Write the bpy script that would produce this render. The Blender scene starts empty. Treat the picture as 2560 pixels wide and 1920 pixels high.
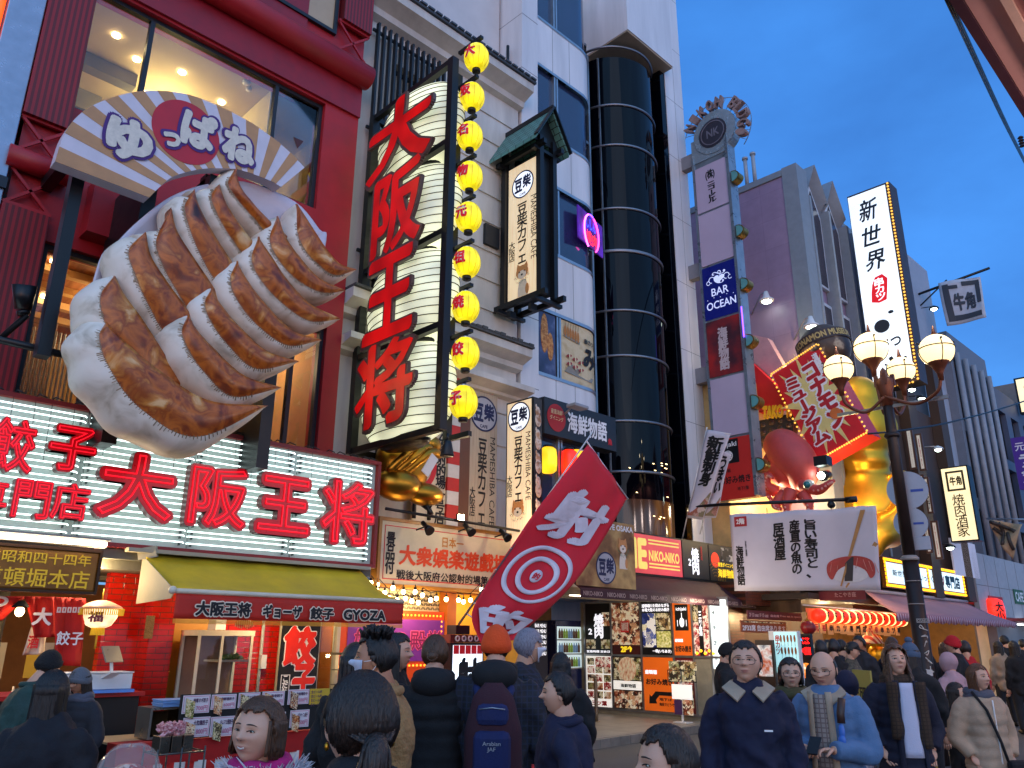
import bpy,bmesh,math,random
import numpy as np
from math import sin,cos,pi as PI,radians as rad
from mathutils import Vector,Matrix,noise
MT=Matrix.Translation;MR=Matrix.Rotation
# -- camera, sky, light, exposure
SC=bpy.context.scene
COL=SC.collection
FOC=2000.0
_Z=np.array([45,6210,-2000.0]);_Z/=np.linalg.norm(_Z)
_X=np.array([2120,-660,-2000.0]);_X-=_Z*_X.dot(_Z);_X/=np.linalg.norm(_X)
_Y=np.cross(_Z,_X)
CM=np.array([_X,_Y,_Z])
CAM=np.array([0.0,0.0,1.7])
cd=bpy.data.cameras.new('camera')
cd.sensor_width=36.0
cd.lens=36.0*FOC/2560.0
cd.clip_start=0.05
cd.clip_end=1500.0
cam=bpy.data.objects.new('camera',cd)
COL.objects.link(cam)
mw=Matrix.Identity(4)
for i in range(3):
 for j in range(3):
  mw[i][j]=CM[i][j]
 mw[i][3]=CAM[i]
cam.matrix_world=mw
SC.camera=cam
SUN_EL=rad(6.5)
SUN_ROT=rad(225)
world=bpy.data.worlds.new('World')
SC.world=world
world.use_nodes=True
wn=world.node_tree.nodes;wl=world.node_tree.links
wn.clear()
w_out=wn.new('ShaderNodeOutputWorld')
w_bg=wn.new('ShaderNodeBackground')
w_sky=wn.new('ShaderNodeTexSky')
w_sky.sky_type='NISHITA'
w_sky.sun_disc=False
w_sky.sun_elevation=SUN_EL
w_sky.sun_rotation=SUN_ROT
w_sky.air_density=1.3
w_sky.dust_density=0.2
w_sky.ozone_density=4.0
w_tc=wn.new('ShaderNodeTexCoord')
w_map=wn.new('ShaderNodeMapping');w_map.inputs['Scale'].default_value=(1.0,1.0,2.2)
w_noise=wn.new('ShaderNodeTexNoise');w_noise.inputs['Scale'].default_value=2.6
w_noise.inputs['Detail'].default_value=6;w_noise.inputs['Roughness'].default_value=0.55
w_ramp=wn.new('ShaderNodeValToRGB')
w_ramp.color_ramp.elements[0].position=0.35;w_ramp.color_ramp.elements[0].color=(0.84,0.82,0.84,1)
w_ramp.color_ramp.elements[1].position=0.68;w_ramp.color_ramp.elements[1].color=(1.16,1.16,1.13,1)
w_mul=wn.new('ShaderNodeMix');w_mul.data_type='RGBA';w_mul.blend_type='MULTIPLY';w_mul.inputs['Factor'].default_value=1.0
wl.new(w_tc.outputs['Generated'],w_map.inputs['Vector'])
wl.new(w_map.outputs['Vector'],w_noise.inputs['Vector'])
wl.new(w_noise.outputs['Fac'],w_ramp.inputs['Fac'])
w_dusk=wn.new('ShaderNodeMix');w_dusk.data_type='RGBA';w_dusk.inputs['Factor'].default_value=0.5
w_dusk.inputs['B'].default_value=(0.60,2.05,3.9,1)
wl.new(w_sky.outputs['Color'],w_dusk.inputs['A'])
wl.new(w_dusk.outputs['Result'],w_mul.inputs['A'])
wl.new(w_ramp.outputs['Color'],w_mul.inputs['B'])
w_dot=wn.new('ShaderNodeVectorMath');w_dot.operation='DOT_PRODUCT';w_dot.inputs[1].default_value=(-0.62,-0.62,0.48)
w_mr=wn.new('ShaderNodeMapRange');w_mr.inputs['From Min'].default_value=-0.25;w_mr.inputs['From Max'].default_value=0.9
w_tint=wn.new('ShaderNodeMix');w_tint.data_type='RGBA';w_tint.inputs['A'].default_value=(0.85,1.2,1.9,1);w_tint.inputs['B'].default_value=(4.9,3.5,3.5,1)
w_mu2=wn.new('ShaderNodeMix');w_mu2.data_type='RGBA';w_mu2.blend_type='MULTIPLY';w_mu2.inputs['Factor'].default_value=1.0
wl.new(w_tc.outputs['Generated'],w_dot.inputs[0]);wl.new(w_dot.outputs['Value'],w_mr.inputs['Value'])
wl.new(w_mr.outputs['Result'],w_tint.inputs['Factor'])
wl.new(w_mul.outputs['Result'],w_mu2.inputs['A']);wl.new(w_tint.outputs['Result'],w_mu2.inputs['B'])
wl.new(w_mu2.outputs['Result'],w_bg.inputs['Color'])
w_bg.inputs['Strength'].default_value=0.15
wl.new(w_bg.outputs['Background'],w_out.inputs['Surface'])
sd=bpy.data.lights.new('sun','SUN');sd.energy=0.12;sd.angle=rad(30);sd.color=(1.0,0.93,0.9)
so=bpy.data.objects.new('sun',sd);COL.objects.link(so)
so.rotation_euler=(rad(62),0,rad(-35))
SC.view_settings.view_transform='Standard'
SC.view_settings.look='None'
SC.view_settings.exposure=0.0
SC.view_settings.gamma=1.0
SC.cycles.use_denoising=True
SC.cycles.max_bounces=6
SC.cycles.diffuse_bounces=3
SC.cycles.glossy_bounces=3
SC.cycles.transparent_max_bounces=12
SC.cycles.sample_clamp_indirect=4.0
random.seed(11)
# -- measuring: photo regions -> rays -> planes
REG={'A':(0,0,2.44),'B':(850,0,2.592),'C':(1650,0,2.431),'D':(0,620,2.44),'E':(850,620,2.592),'F':(1650,620,2.431),'G':(0,1240,2.44),'H':(800,1240,2.44),'I':(1660,1240,2.44),'O':(0,0,0.864),'J':(1280,1500,3.16),'K':(1960,1500,3.687),'L':(0,1480,3.16),'M':(640,1480,3.16),'N':(2260,850,3.317),'Q':(1900,1300,3.352)}
def ray(r,u,v):
 a=REG[r]
 return CM@np.array([a[0]+u/a[2]-1280,960-a[1]-v/a[2],-FOC])
def at(r,u,v,X=None,Y=None,Z=None,D=None):
 """world point seen at (u, v) of a region, on the plane X=, Y= or Z= (or at depth D)"""
 d=ray(r,u,v)
 if X is not None:t=X/d[0]
 elif Y is not None:t=Y/d[1]
 elif Z is not None:t=(Z-CAM[2])/d[2]
 else:t=D/FOC
 return Vector(CAM+d*t)
def lp(root,r,u,v,d=0.0):
 """the same, in the sign's own plane (local z = d): local (x, y)"""
 m=root.matrix_basis.inverted()
 o=m@Vector(CAM);q=m@Vector(CAM+ray(r,u,v))-o
 t=(d-o.z)/q.z
 p=o+q*t
 return(p.x,p.y)
def lps(root,r,pts,d=0.0):
 return[lp(root,r,u,v,d)for u,v in pts]
def lbox(root,r,u0,v0,u1,v1,d=0.0):
 """local box (x0, y0, x1, y1) from the middle of the four sides"""
 um,vm=(u0+u1)/2,(v0+v1)/2
 return(lp(root,r,u0,vm,d)[0],lp(root,r,um,v1,d)[1],lp(root,r,u1,vm,d)[0],lp(root,r,um,v0,d)[1])
def F_S(x,y,z,yaw=0.0,pitch=0.0):
 m=Matrix(((1,0,0),(0,0,-1),(0,1,0))).to_4x4()
 return MT((x,y,z))@MR(yaw,4,'Z')@m@MR(pitch,4,'X')
def F_W(x,y,z,yaw=0.0):
 m=Matrix(((0,0,-1),(-1,0,0),(0,1,0))).to_4x4()
 return MT((x,y,z))@MR(yaw,4,'Z')@m
# -- materials
def srgb(h):
 h=h.lstrip('#')
 o=[]
 for i in(0,2,4):
  c=int(h[i:i+2],16)/255
  o.append(c/12.92 if c<=0.04045 else((c+0.055)/1.055)**2.4)
 return(o[0],o[1],o[2],1)
_MATS={}
def mat(name,col,rough=0.6,metal=0.0,es=0.0,ecol=None,var=0.12,vs=5.0,bump=0.0,bs=60.0,spec=0.5,streak=0.0,alpha=1.0):
 if name in _MATS:return _MATS[name]
 m=bpy.data.materials.new(name);m.use_nodes=True
 nt=m.node_tree;N=nt.nodes;Lk=nt.links
 b=N['Principled BSDF']
 c=srgb(col)if isinstance(col,str)else(*col[:3],1)
 b.inputs['Roughness'].default_value=rough
 b.inputs['Metallic'].default_value=metal
 b.inputs['Specular IOR Level'].default_value=spec
 b.inputs['Alpha'].default_value=alpha
 b.inputs['Base Color'].default_value=c
 if var>0 or bump>0:
  tc=N.new('ShaderNodeTexCoord')
 if var>0:
  nz=N.new('ShaderNodeTexNoise');nz.inputs['Scale'].default_value=vs;nz.inputs['Detail'].default_value=5
  nz.inputs['Roughness'].default_value=0.62
  vec=tc.outputs['Object']
  if streak>0:
   mp=N.new('ShaderNodeMapping');mp.inputs['Scale'].default_value=(1,1.0/streak,1)
   Lk.new(vec,mp.inputs['Vector']);vec=mp.outputs['Vector']
  Lk.new(vec,nz.inputs['Vector'])
  mr=N.new('ShaderNodeMapRange');mr.inputs['From Min'].default_value=0.3;mr.inputs['From Max'].default_value=0.7
  mr.inputs['To Min'].default_value=1-var;mr.inputs['To Max'].default_value=1+var*0.6
  Lk.new(nz.outputs['Fac'],mr.inputs['Value'])
  mx=N.new('ShaderNodeMix');mx.data_type='RGBA';mx.blend_type='MULTIPLY';mx.inputs['Factor'].default_value=1
  mx.inputs['A'].default_value=c
  Lk.new(mr.outputs['Result'],mx.inputs['B'])
  Lk.new(mx.outputs['Result'],b.inputs['Base Color'])
  mr2=N.new('ShaderNodeMapRange');mr2.inputs['To Min'].default_value=max(0.02,rough-0.12);mr2.inputs['To Max'].default_value=min(1,rough+0.12)
  Lk.new(nz.outputs['Fac'],mr2.inputs['Value']);Lk.new(mr2.outputs['Result'],b.inputs['Roughness'])
 if bump>0:
  n2=N.new('ShaderNodeTexNoise');n2.inputs['Scale'].default_value=bs;n2.inputs['Detail'].default_value=4
  Lk.new(tc.outputs['Object'],n2.inputs['Vector'])
  bp=N.new('ShaderNodeBump');bp.inputs['Strength'].default_value=bump;bp.inputs['Distance'].default_value=0.02
  Lk.new(n2.outputs['Fac'],bp.inputs['Height']);Lk.new(bp.outputs['Normal'],b.inputs['Normal'])
 if es>0:
  e=c if ecol is None else(srgb(ecol)if isinstance(ecol,str)else(*ecol[:3],1))
  b.inputs['Emission Color'].default_value=e
  b.inputs['Emission Strength'].default_value=es
 _MATS[name]=m
 return m
def glow(name,col,es,base=None,var=0.0,vs=3.0):
 """a lit translucent face: emits unevenly, the way tubes behind a panel do"""
 if name in _MATS:return _MATS[name]
 m=mat(name,base or col,rough=0.35,es=es,ecol=col,var=0.0)
 if var>0:
  N=m.node_tree.nodes;Lk=m.node_tree.links
  tc=N.new('ShaderNodeTexCoord');nz=N.new('ShaderNodeTexNoise');nz.inputs['Scale'].default_value=vs;nz.inputs['Detail'].default_value=1
  Lk.new(tc.outputs['Object'],nz.inputs['Vector'])
  mr=N.new('ShaderNodeMapRange');mr.inputs['From Min'].default_value=0.3;mr.inputs['From Max'].default_value=0.7
  mr.inputs['To Min'].default_value=es*(1-var);mr.inputs['To Max'].default_value=es*(1+var)
  Lk.new(nz.outputs['Fac'],mr.inputs['Value']);Lk.new(mr.outputs['Result'],N['Principled BSDF'].inputs['Emission Strength'])
 return m
def glass(name,tint='#dfe8ee',refl=1.0,rough=0.02,dark=1.0):
 if name in _MATS:return _MATS[name]
 m=bpy.data.materials.new(name);m.use_nodes=True
 N=m.node_tree.nodes;Lk=m.node_tree.links;N.clear()
 o=N.new('ShaderNodeOutputMaterial');mx=N.new('ShaderNodeMixShader');t=N.new('ShaderNodeBsdfTransparent');g=N.new('ShaderNodeBsdfGlossy')
 fr=N.new('ShaderNodeFresnel');fr.inputs['IOR'].default_value=1.45
 mu=N.new('ShaderNodeMath');mu.operation='MULTIPLY';mu.inputs[1].default_value=refl
 c=srgb(tint);t.inputs['Color'].default_value=(c[0]*dark,c[1]*dark,c[2]*dark,1)
 g.inputs['Roughness'].default_value=rough
 Lk.new(fr.outputs['Fac'],mu.inputs[0]);Lk.new(mu.outputs['Value'],mx.inputs['Fac'])
 Lk.new(t.outputs['BSDF'],mx.inputs[1]);Lk.new(g.outputs['BSDF'],mx.inputs[2]);Lk.new(mx.outputs['Shader'],o.inputs['Surface'])
 _MATS[name]=m
 return m
def brickmat(name,c1,c2,mortar,w=0.2,h=0.08,ms=0.006,rough=0.3,axes='xy',bump=0.3,offset=0.5,var=0.25):
 """tiles or bricks laid in the object's own metres"""
 if name in _MATS:return _MATS[name]
 m=mat(name,c1,rough=rough,var=0)
 N=m.node_tree.nodes;Lk=m.node_tree.links;b=N['Principled BSDF']
 tc=N.new('ShaderNodeTexCoord');sp=N.new('ShaderNodeSeparateXYZ');cb=N.new('ShaderNodeCombineXYZ')
 Lk.new(tc.outputs['Object'],sp.inputs['Vector'])
 Lk.new(sp.outputs[axes[0].upper()],cb.inputs['X']);Lk.new(sp.outputs[axes[1].upper()],cb.inputs['Y'])
 br=N.new('ShaderNodeTexBrick');br.offset=offset
 br.inputs['Color1'].default_value=srgb(c1);br.inputs['Color2'].default_value=srgb(c2);br.inputs['Mortar'].default_value=srgb(mortar)
 br.inputs['Scale'].default_value=1.0;br.inputs['Mortar Size'].default_value=ms;br.inputs['Brick Width'].default_value=w;br.inputs['Row Height'].default_value=h
 Lk.new(cb.outputs['Vector'],br.inputs['Vector'])
 nz=N.new('ShaderNodeTexNoise');nz.inputs['Scale'].default_value=3;nz.inputs['Detail'].default_value=6
 Lk.new(tc.outputs['Object'],nz.inputs['Vector'])
 mr=N.new('ShaderNodeMapRange');mr.inputs['From Min'].default_value=0.3;mr.inputs['From Max'].default_value=0.7;mr.inputs['To Min'].default_value=1-var;mr.inputs['To Max'].default_value=1.05
 Lk.new(nz.outputs['Fac'],mr.inputs['Value'])
 mx=N.new('ShaderNodeMix');mx.data_type='RGBA';mx.blend_type='MULTIPLY';mx.inputs['Factor'].default_value=1
 Lk.new(br.outputs['Color'],mx.inputs['A']);Lk.new(mr.outputs['Result'],mx.inputs['B']);Lk.new(mx.outputs['Result'],b.inputs['Base Color'])
 if bump:
  bp=N.new('ShaderNodeBump');bp.inputs['Strength'].default_value=bump;bp.inputs['Distance'].default_value=0.01;bp.invert=True
  Lk.new(br.outputs['Fac'],bp.inputs['Height']);Lk.new(bp.outputs['Normal'],b.inputs['Normal'])
 return m
def RMAT(name,stops,scale=8,detail=4,rough=0.6,es=0.0,kind='noise',stretch=(1,1,1),bump=0.0,dist=0.0,metal=0):
 """colours picked by a noise or by voronoi cells"""
 if name in _MATS:return _MATS[name]
 m=mat(name,'#808080',rough=rough,var=0,metal=metal)
 N=m.node_tree.nodes;Lk=m.node_tree.links;b=N['Principled BSDF']
 tc=N.new('ShaderNodeTexCoord');mp=N.new('ShaderNodeMapping');mp.inputs['Scale'].default_value=stretch
 Lk.new(tc.outputs['Object'],mp.inputs['Vector'])
 rp=N.new('ShaderNodeValToRGB')
 while len(rp.color_ramp.elements)<len(stops):rp.color_ramp.elements.new(0.5)
 for e,(p,c)in zip(rp.color_ramp.elements,sorted(stops)):e.position=p;e.color=srgb(c)
 if kind=='noise':
  t=N.new('ShaderNodeTexNoise');t.inputs['Scale'].default_value=scale;t.inputs['Detail'].default_value=detail;t.inputs['Distortion'].default_value=dist
  Lk.new(mp.outputs['Vector'],t.inputs['Vector']);Lk.new(t.outputs['Fac'],rp.inputs['Fac']);hgt=t.outputs['Fac']
 else:
  t=N.new('ShaderNodeTexVoronoi');t.inputs['Scale'].default_value=scale
  nz=N.new('ShaderNodeTexNoise');nz.inputs['Scale'].default_value=scale*1.5
  Lk.new(mp.outputs['Vector'],nz.inputs['Vector'])
  ad=N.new('ShaderNodeMix');ad.data_type='RGBA';ad.inputs['Factor'].default_value=0.12
  Lk.new(mp.outputs['Vector'],ad.inputs['A']);Lk.new(nz.outputs['Color'],ad.inputs['B'])
  Lk.new(ad.outputs['Result'],t.inputs['Vector'])
  sp=N.new('ShaderNodeSeparateColor');Lk.new(t.outputs['Color'],sp.inputs['Color'])
  n3=N.new('ShaderNodeTexNoise');n3.inputs['Scale'].default_value=scale*5;Lk.new(mp.outputs['Vector'],n3.inputs['Vector'])
  a2=N.new('ShaderNodeMath');a2.operation='MULTIPLY_ADD';a2.inputs[1].default_value=0.35;a2.inputs[2].default_value=-0.17
  Lk.new(n3.outputs['Fac'],a2.inputs[0])
  a3=N.new('ShaderNodeMath');a3.operation='ADD';Lk.new(sp.outputs['Red'],a3.inputs[0]);Lk.new(a2.outputs['Value'],a3.inputs[1])
  Lk.new(a3.outputs['Value'],rp.inputs['Fac']);hgt=t.outputs['Distance']
 Lk.new(rp.outputs['Color'],b.inputs['Base Color'])
 if es>0:
  Lk.new(rp.outputs['Color'],b.inputs['Emission Color']);b.inputs['Emission Strength'].default_value=es
 if bump>0:
  bp=N.new('ShaderNodeBump');bp.inputs['Strength'].default_value=bump;bp.inputs['Distance'].default_value=0.02
  Lk.new(hgt,bp.inputs['Height']);Lk.new(bp.outputs['Normal'],b.inputs['Normal'])
 return m
def wavemat(name,c1,c2,scale,axis='X',rough=0.5,es=0.0,hard=True,duty=0.5):
 """straight stripes across the object's own axis; scale = stripes pairs per metre"""
 if name in _MATS:return _MATS[name]
 m=mat(name,c1,rough=rough,var=0)
 N=m.node_tree.nodes;Lk=m.node_tree.links;b=N['Principled BSDF']
 tc=N.new('ShaderNodeTexCoord');sp=N.new('ShaderNodeSeparateXYZ');Lk.new(tc.outputs['Object'],sp.inputs['Vector'])
 mu=N.new('ShaderNodeMath');mu.operation='MULTIPLY';mu.inputs[1].default_value=scale;Lk.new(sp.outputs[axis],mu.inputs[0])
 fr=N.new('ShaderNodeMath');fr.operation='FRACT';Lk.new(mu.outputs['Value'],fr.inputs[0])
 gt=N.new('ShaderNodeMath');gt.operation='GREATER_THAN';gt.inputs[1].default_value=duty;Lk.new(fr.outputs['Value'],gt.inputs[0])
 mx=N.new('ShaderNodeMix');mx.data_type='RGBA';mx.inputs['A'].default_value=srgb(c1);mx.inputs['B'].default_value=srgb(c2)
 Lk.new(gt.outputs['Value'],mx.inputs['Factor']);Lk.new(mx.outputs['Result'],b.inputs['Base Color'])
 if es>0:
  Lk.new(mx.outputs['Result'],b.inputs['Emission Color']);b.inputs['Emission Strength'].default_value=es
 return m
# -- mesh building
class MB:
 """collects shapes (in the parent's own coordinates) and links them as ONE mesh object"""
 def __init__(s):s.v=[];s.f=[];s.sm=[]
 def add(s,vs,fs,smooth=False,M=None):
  o=len(s.v)
  s.v.extend([tuple(M@Vector(p))for p in vs]if M is not None else[tuple(p)for p in vs])
  s.f.extend([tuple(i+o for i in f)for f in fs]);s.sm.extend([smooth]*len(fs))
  return s
 def box(s,x0,y0,z0,x1,y1,z1,M=None):
  x0,x1=min(x0,x1),max(x0,x1);y0,y1=min(y0,y1),max(y0,y1);z0,z1=min(z0,z1),max(z0,z1)
  v=[(x0,y0,z0),(x1,y0,z0),(x1,y1,z0),(x0,y1,z0),(x0,y0,z1),(x1,y0,z1),(x1,y1,z1),(x0,y1,z1)]
  return s.add(v,[(0,3,2,1),(4,5,6,7),(0,1,5,4),(1,2,6,5),(2,3,7,6),(3,0,4,7)],M=M)
 def bar(s,a,b,w,h=None,up=(0,0,1)):
  """a straight beam of rectangular section from a to b"""
  a=Vector(a);b=Vector(b);h=h or w;d=(b-a).normalized();u=Vector(up)
  if abs(d.dot(u))>0.95:u=Vector((1,0,0))if abs(d.x)<0.9 else Vector((0,1,0))
  x=d.cross(u).normalized();y=x.cross(d).normalized()
  v=[]
  for p in(a,b):
   for i,j in((-1,-1),(1,-1),(1,1),(-1,1)):v.append(p+x*i*w/2+y*j*h/2)
  return s.add(v,[(0,1,2,3),(7,6,5,4),(0,4,5,1),(1,5,6,2),(2,6,7,3),(3,7,4,0)])
 def tube(s,pts,r,n=8,closed=False,caps=True):
  pts=[Vector(p)for p in pts];k=len(pts)
  rs=r if isinstance(r,(list,tuple))else[r]*k
  up=Vector((0,0,1));vs=[];fs=[];prev=None
  for i,p in enumerate(pts):
   a=pts[(i-1)%k]if(i>0 or closed)else p
   b=pts[(i+1)%k]if(i<k-1 or closed)else p
   d=(b-a)
   if d.length<1e-9:d=Vector((0,0,1))
   d.normalize()
   if prev is None:
    u=up if abs(d.z)<0.9 else Vector((1,0,0))
    x=d.cross(u).normalized()
   else:
    x=(prev-d*prev.dot(d));x=x.normalized()if x.length>1e-6 else d.orthogonal().normalized()
   prev=x;y=d.cross(x)
   for j in range(n):
    t=2*PI*j/n
    vs.append(p+(x*cos(t)+y*sin(t))*rs[i])
  m=k if closed else k-1
  for i in range(m):
   for j in range(n):
    a=i*n+j;b=i*n+(j+1)%n;c=((i+1)%k)*n+(j+1)%n;d=((i+1)%k)*n+j
    fs.append((a,b,c,d))
  if caps and not closed:
   fs.append(tuple(range(n))[::-1]);fs.append(tuple((k-1)*n+j for j in range(n)))
  return s.add(vs,fs,True)
 def cyl(s,a,b,r,n=16,r2=None):
  return s.tube([a,b],[r,r if r2 is None else r2],n)
 def lathe(s,prof,n=24,M=None,ax=(1,1)):
  """profile of (radius, height) turned about local z"""
  vs=[];fs=[];k=len(prof)
  for r,z in prof:
   for j in range(n):
    t=2*PI*j/n
    vs.append((r*ax[0]*cos(t),r*ax[1]*sin(t),z))
  for i in range(k-1):
   for j in range(n):
    fs.append((i*n+j,i*n+(j+1)%n,(i+1)*n+(j+1)%n,(i+1)*n+j))
  fs.append(tuple(range(n))[::-1]);fs.append(tuple((k-1)*n+j for j in range(n)))
  return s.add(vs,fs,True,M)
 def ball(s,c,r,n=16,m=10,M=None):
  r=r if isinstance(r,(tuple,list))else(r,r,r)
  vs=[(c[0],c[1],c[2]-r[2])];fs=[]
  for i in range(1,m):
   p=PI*i/m-PI/2
   for j in range(n):
    t=2*PI*j/n
    vs.append((c[0]+r[0]*cos(p)*cos(t),c[1]+r[1]*cos(p)*sin(t),c[2]+r[2]*sin(p)))
  vs.append((c[0],c[1],c[2]+r[2]));e=len(vs)-1
  for j in range(n):fs.append((0,1+(j+1)%n,1+j))
  for i in range(m-2):
   for j in range(n):
    a=1+i*n+j;b=1+i*n+(j+1)%n
    fs.append((a,b,b+n,a+n))
  for j in range(n):fs.append((e,e-n+j,e-n+(j+1)%n))
  return s.add(vs,fs,True,M)
 def prism(s,poly,z0,z1,M=None,smooth=False):
  """2-D outline (x, y) drawn out from z0 to z1"""
  n=len(poly)
  ar=sum(poly[i][0]*poly[(i+1)%n][1]-poly[(i+1)%n][0]*poly[i][1]for i in range(n))
  if ar<0:poly=poly[::-1]
  v=[(x,y,z0)for x,y in poly]+[(x,y,z1)for x,y in poly]
  f=[tuple(range(n))[::-1],tuple(range(n,2*n))]+[(i,(i+1)%n,n+(i+1)%n,n+i)for i in range(n)]
  return s.add(v,f,smooth,M)
 def quad(s,a,b,c,d):return s.add([a,b,c,d],[(0,1,2,3)])
 def disc(s,cx,cy,r,z0,z1,n=28,ry=None,M=None):
  ry=ry or r
  return s.prism([(cx+r*cos(2*PI*i/n),cy+ry*sin(2*PI*i/n))for i in range(n)],z0,z1,M)
 def ring(s,cx,cy,r,w,z0,z1,n=40,ry=None,a0=0.0,a1=1.0):
  ry=ry or r;full=a1-a0>0.999;vs=[];fs=[];k=n if full else n+1
  for i in range(k):
   t=2*PI*(a0+(a1-a0)*i/n)
   for q,z in((1,z0),(1,z1),(0,z1),(0,z0)):
    vs.append((cx+(r-w*(1-q))*cos(t),cy+(ry-w*(1-q))*sin(t),z))
  for i in range(n):
   a=i*4;b=((i+1)%k)*4
   for q in range(4):fs.append((a+q,b+q,b+(q+1)%4,a+(q+1)%4))
  return s.add(vs,fs)
 def grid(s,P,smooth=True,flip=False,closed=False):
  """rows of points"""
  r=len(P);c=len(P[0]);vs=[p for row in P for p in row];fs=[]
  for i in range(r-1):
   for j in range(c if closed else c-1):
    a=i*c+j;b=i*c+(j+1)%c
    fs.append((a,b,b+c,a+c)if not flip else(a,a+c,b+c,b))
  return s.add(vs,fs,smooth)
 def text(s,st,box=None,**k):
  v,f=textgeo(st,box,**k)
  return s.add(v,f)
 def build(s,name,m,parent=None,M=None,bevel=0.0,solid=0.0,fixn=False):
  me=bpy.data.meshes.new(name)
  me.from_pydata(s.v,[],s.f)
  me.polygons.foreach_set('use_smooth',s.sm)
  if fixn:
   b=bmesh.new();b.from_mesh(me);bmesh.ops.recalc_face_normals(b,faces=b.faces);b.to_mesh(me);b.free()
  me.update()
  o=bpy.data.objects.new(name,me);COL.objects.link(o)
  if m is not None:me.materials.append(m)
  if parent is not None:o.parent=parent
  if M is not None:o.matrix_basis=M
  if bevel>0:
   bv=o.modifiers.new('bevel','BEVEL');bv.width=bevel;bv.segments=2;bv.limit_method='ANGLE';bv.angle_limit=rad(40)
  if solid:
   sm=o.modifiers.new('solid','SOLIDIFY');sm.thickness=solid;sm.offset=0
  return o
_TC={}
def _glyphs(st,shear,wide,lead):
 k=(st,shear,wide,lead)
 if k not in _TC:
  c=bpy.data.curves.new('tmp','FONT');c.body=st;c.size=1;c.resolution_u=3;c.align_x='CENTER';c.shear=shear
  c.space_character=wide;c.space_line=lead
  o=bpy.data.objects.new('tmp',c);me=o.to_mesh()
  v=np.array([(p.co.x,p.co.y)for p in me.vertices])if len(me.vertices)else np.zeros((0,2))
  f=[tuple(p.vertices)for p in me.polygons]
  o.to_mesh_clear();bpy.data.objects.remove(o);bpy.data.curves.remove(c)
  _TC[k]=(v,f)
 return _TC[k]
def textgeo(st,box=None,bold=0.0,z=0.008,depth=0.0,vertical=False,shear=0.0,wide=1.0,lead=1.0,nib=None,size=None,cx=0,cy=0,rot=0.0,seg=8):
 """lettering as geometry; bold strokes are made by laying the glyph down again round a nib"""
 if vertical:st='\n'.join(st);lead=min(lead,1.0)*0.86 if lead==1.0 else lead
 v0,f0=_glyphs(st,shear,wide,lead)
 if not len(v0):return[],[]
 lo=v0.min(0);hi=v0.max(0)
 if box is not None:
  x0,y0,x1,y1=box
  sx=(x1-x0)/max(1e-6,hi[0]-lo[0]+2*bold);sy=(y1-y0)/max(1e-6,hi[1]-lo[1]+2*bold)
  c0=np.array([(x0+x1)/2,(y0+y1)/2])
 else:
  sx=sy=size;c0=np.array([cx,cy])
 mid=(lo+hi)/2
 offs=[(0,0)]
 if bold>0:
  for i in range(seg):
   t=2*PI*i/seg
   if nib:
    a=cos(t)*bold*1.25;b_=sin(t)*bold*0.55
    offs.append((a*cos(nib)-b_*sin(nib),a*sin(nib)+b_*cos(nib)))
   else:offs.append((bold*cos(t),bold*sin(t)))
 V=[];F=[]
 ca,sa=cos(rot),sin(rot)
 for k,of in enumerate(offs):
  p=(v0-mid+np.array(of))*np.array([sx,sy])
  if rot:p=p@np.array([[ca,sa],[-sa,ca]])
  p=p+c0
  zz=z+depth+0.00025*k
  n=len(V)
  V.extend([(a,b,zz)for a,b in p])
  F.extend([tuple(i+n for i in f)for f in f0])
  if depth>0:
   m=len(V);V.extend([(a,b,z)for a,b in p])
   cnt={}
   for f in f0:
    for i in range(len(f)):
     e=(f[i],f[(i+1)%len(f)]);cnt[e]=1
   for(a,b)in cnt:
    if(b,a)not in cnt:F.append((n+a,m+a,m+b,n+b))
 return V,F
def tag(o,label=None,cat=None,group=None,kind=None):
 if label:o['label']=label
 if cat:o['category']=cat
 if group:o['group']=group
 if kind:o['kind']=kind
 return o
def thing(name,label,cat,M=None,group=None,loc=None):
 o=bpy.data.objects.new(name,None);o.empty_display_size=0.2;COL.objects.link(o)
 if M is None:M=MT(loc or(0,0,0))
 o.matrix_basis=M
 return tag(o,label,cat,group)
def CPT(o,parent=None):
 c=o.copy();COL.objects.link(c)
 if parent is not None:c.parent=parent
 for ch in[x for x in list(COL.objects)if x.parent==o]:CPT(ch,c)
 return c
def wall_holes(mb,x0,y0,x1,y1,holes,t=0.25,z=0.0):
 """a wall sheet with rectangular openings and their reveals"""
 xs=sorted({x0,x1,*[h[0]for h in holes],*[h[2]for h in holes]});ys=sorted({y0,y1,*[h[1]for h in holes],*[h[3]for h in holes]})
 xs=[x for x in xs if x0<=x<=x1];ys=[y for y in ys if y0<=y<=y1]
 for i in range(len(xs)-1):
  for j in range(len(ys)-1):
   cx,cy=(xs[i]+xs[i+1])/2,(ys[j]+ys[j+1])/2
   if any(h[0]<cx<h[2]and h[1]<cy<h[3]for h in holes):continue
   mb.quad((xs[i],ys[j],z),(xs[i+1],ys[j],z),(xs[i+1],ys[j+1],z),(xs[i],ys[j+1],z))
 for a,b,c,d in holes:
  mb.quad((a,b,z),(a,b,z-t),(c,b,z-t),(c,b,z));mb.quad((a,d,z),(c,d,z),(c,d,z-t),(a,d,z-t))
  mb.quad((a,b,z),(a,d,z),(a,d,z-t),(a,b,z-t));mb.quad((c,b,z),(c,b,z-t),(c,d,z-t),(c,d,z))
 return mb
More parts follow.
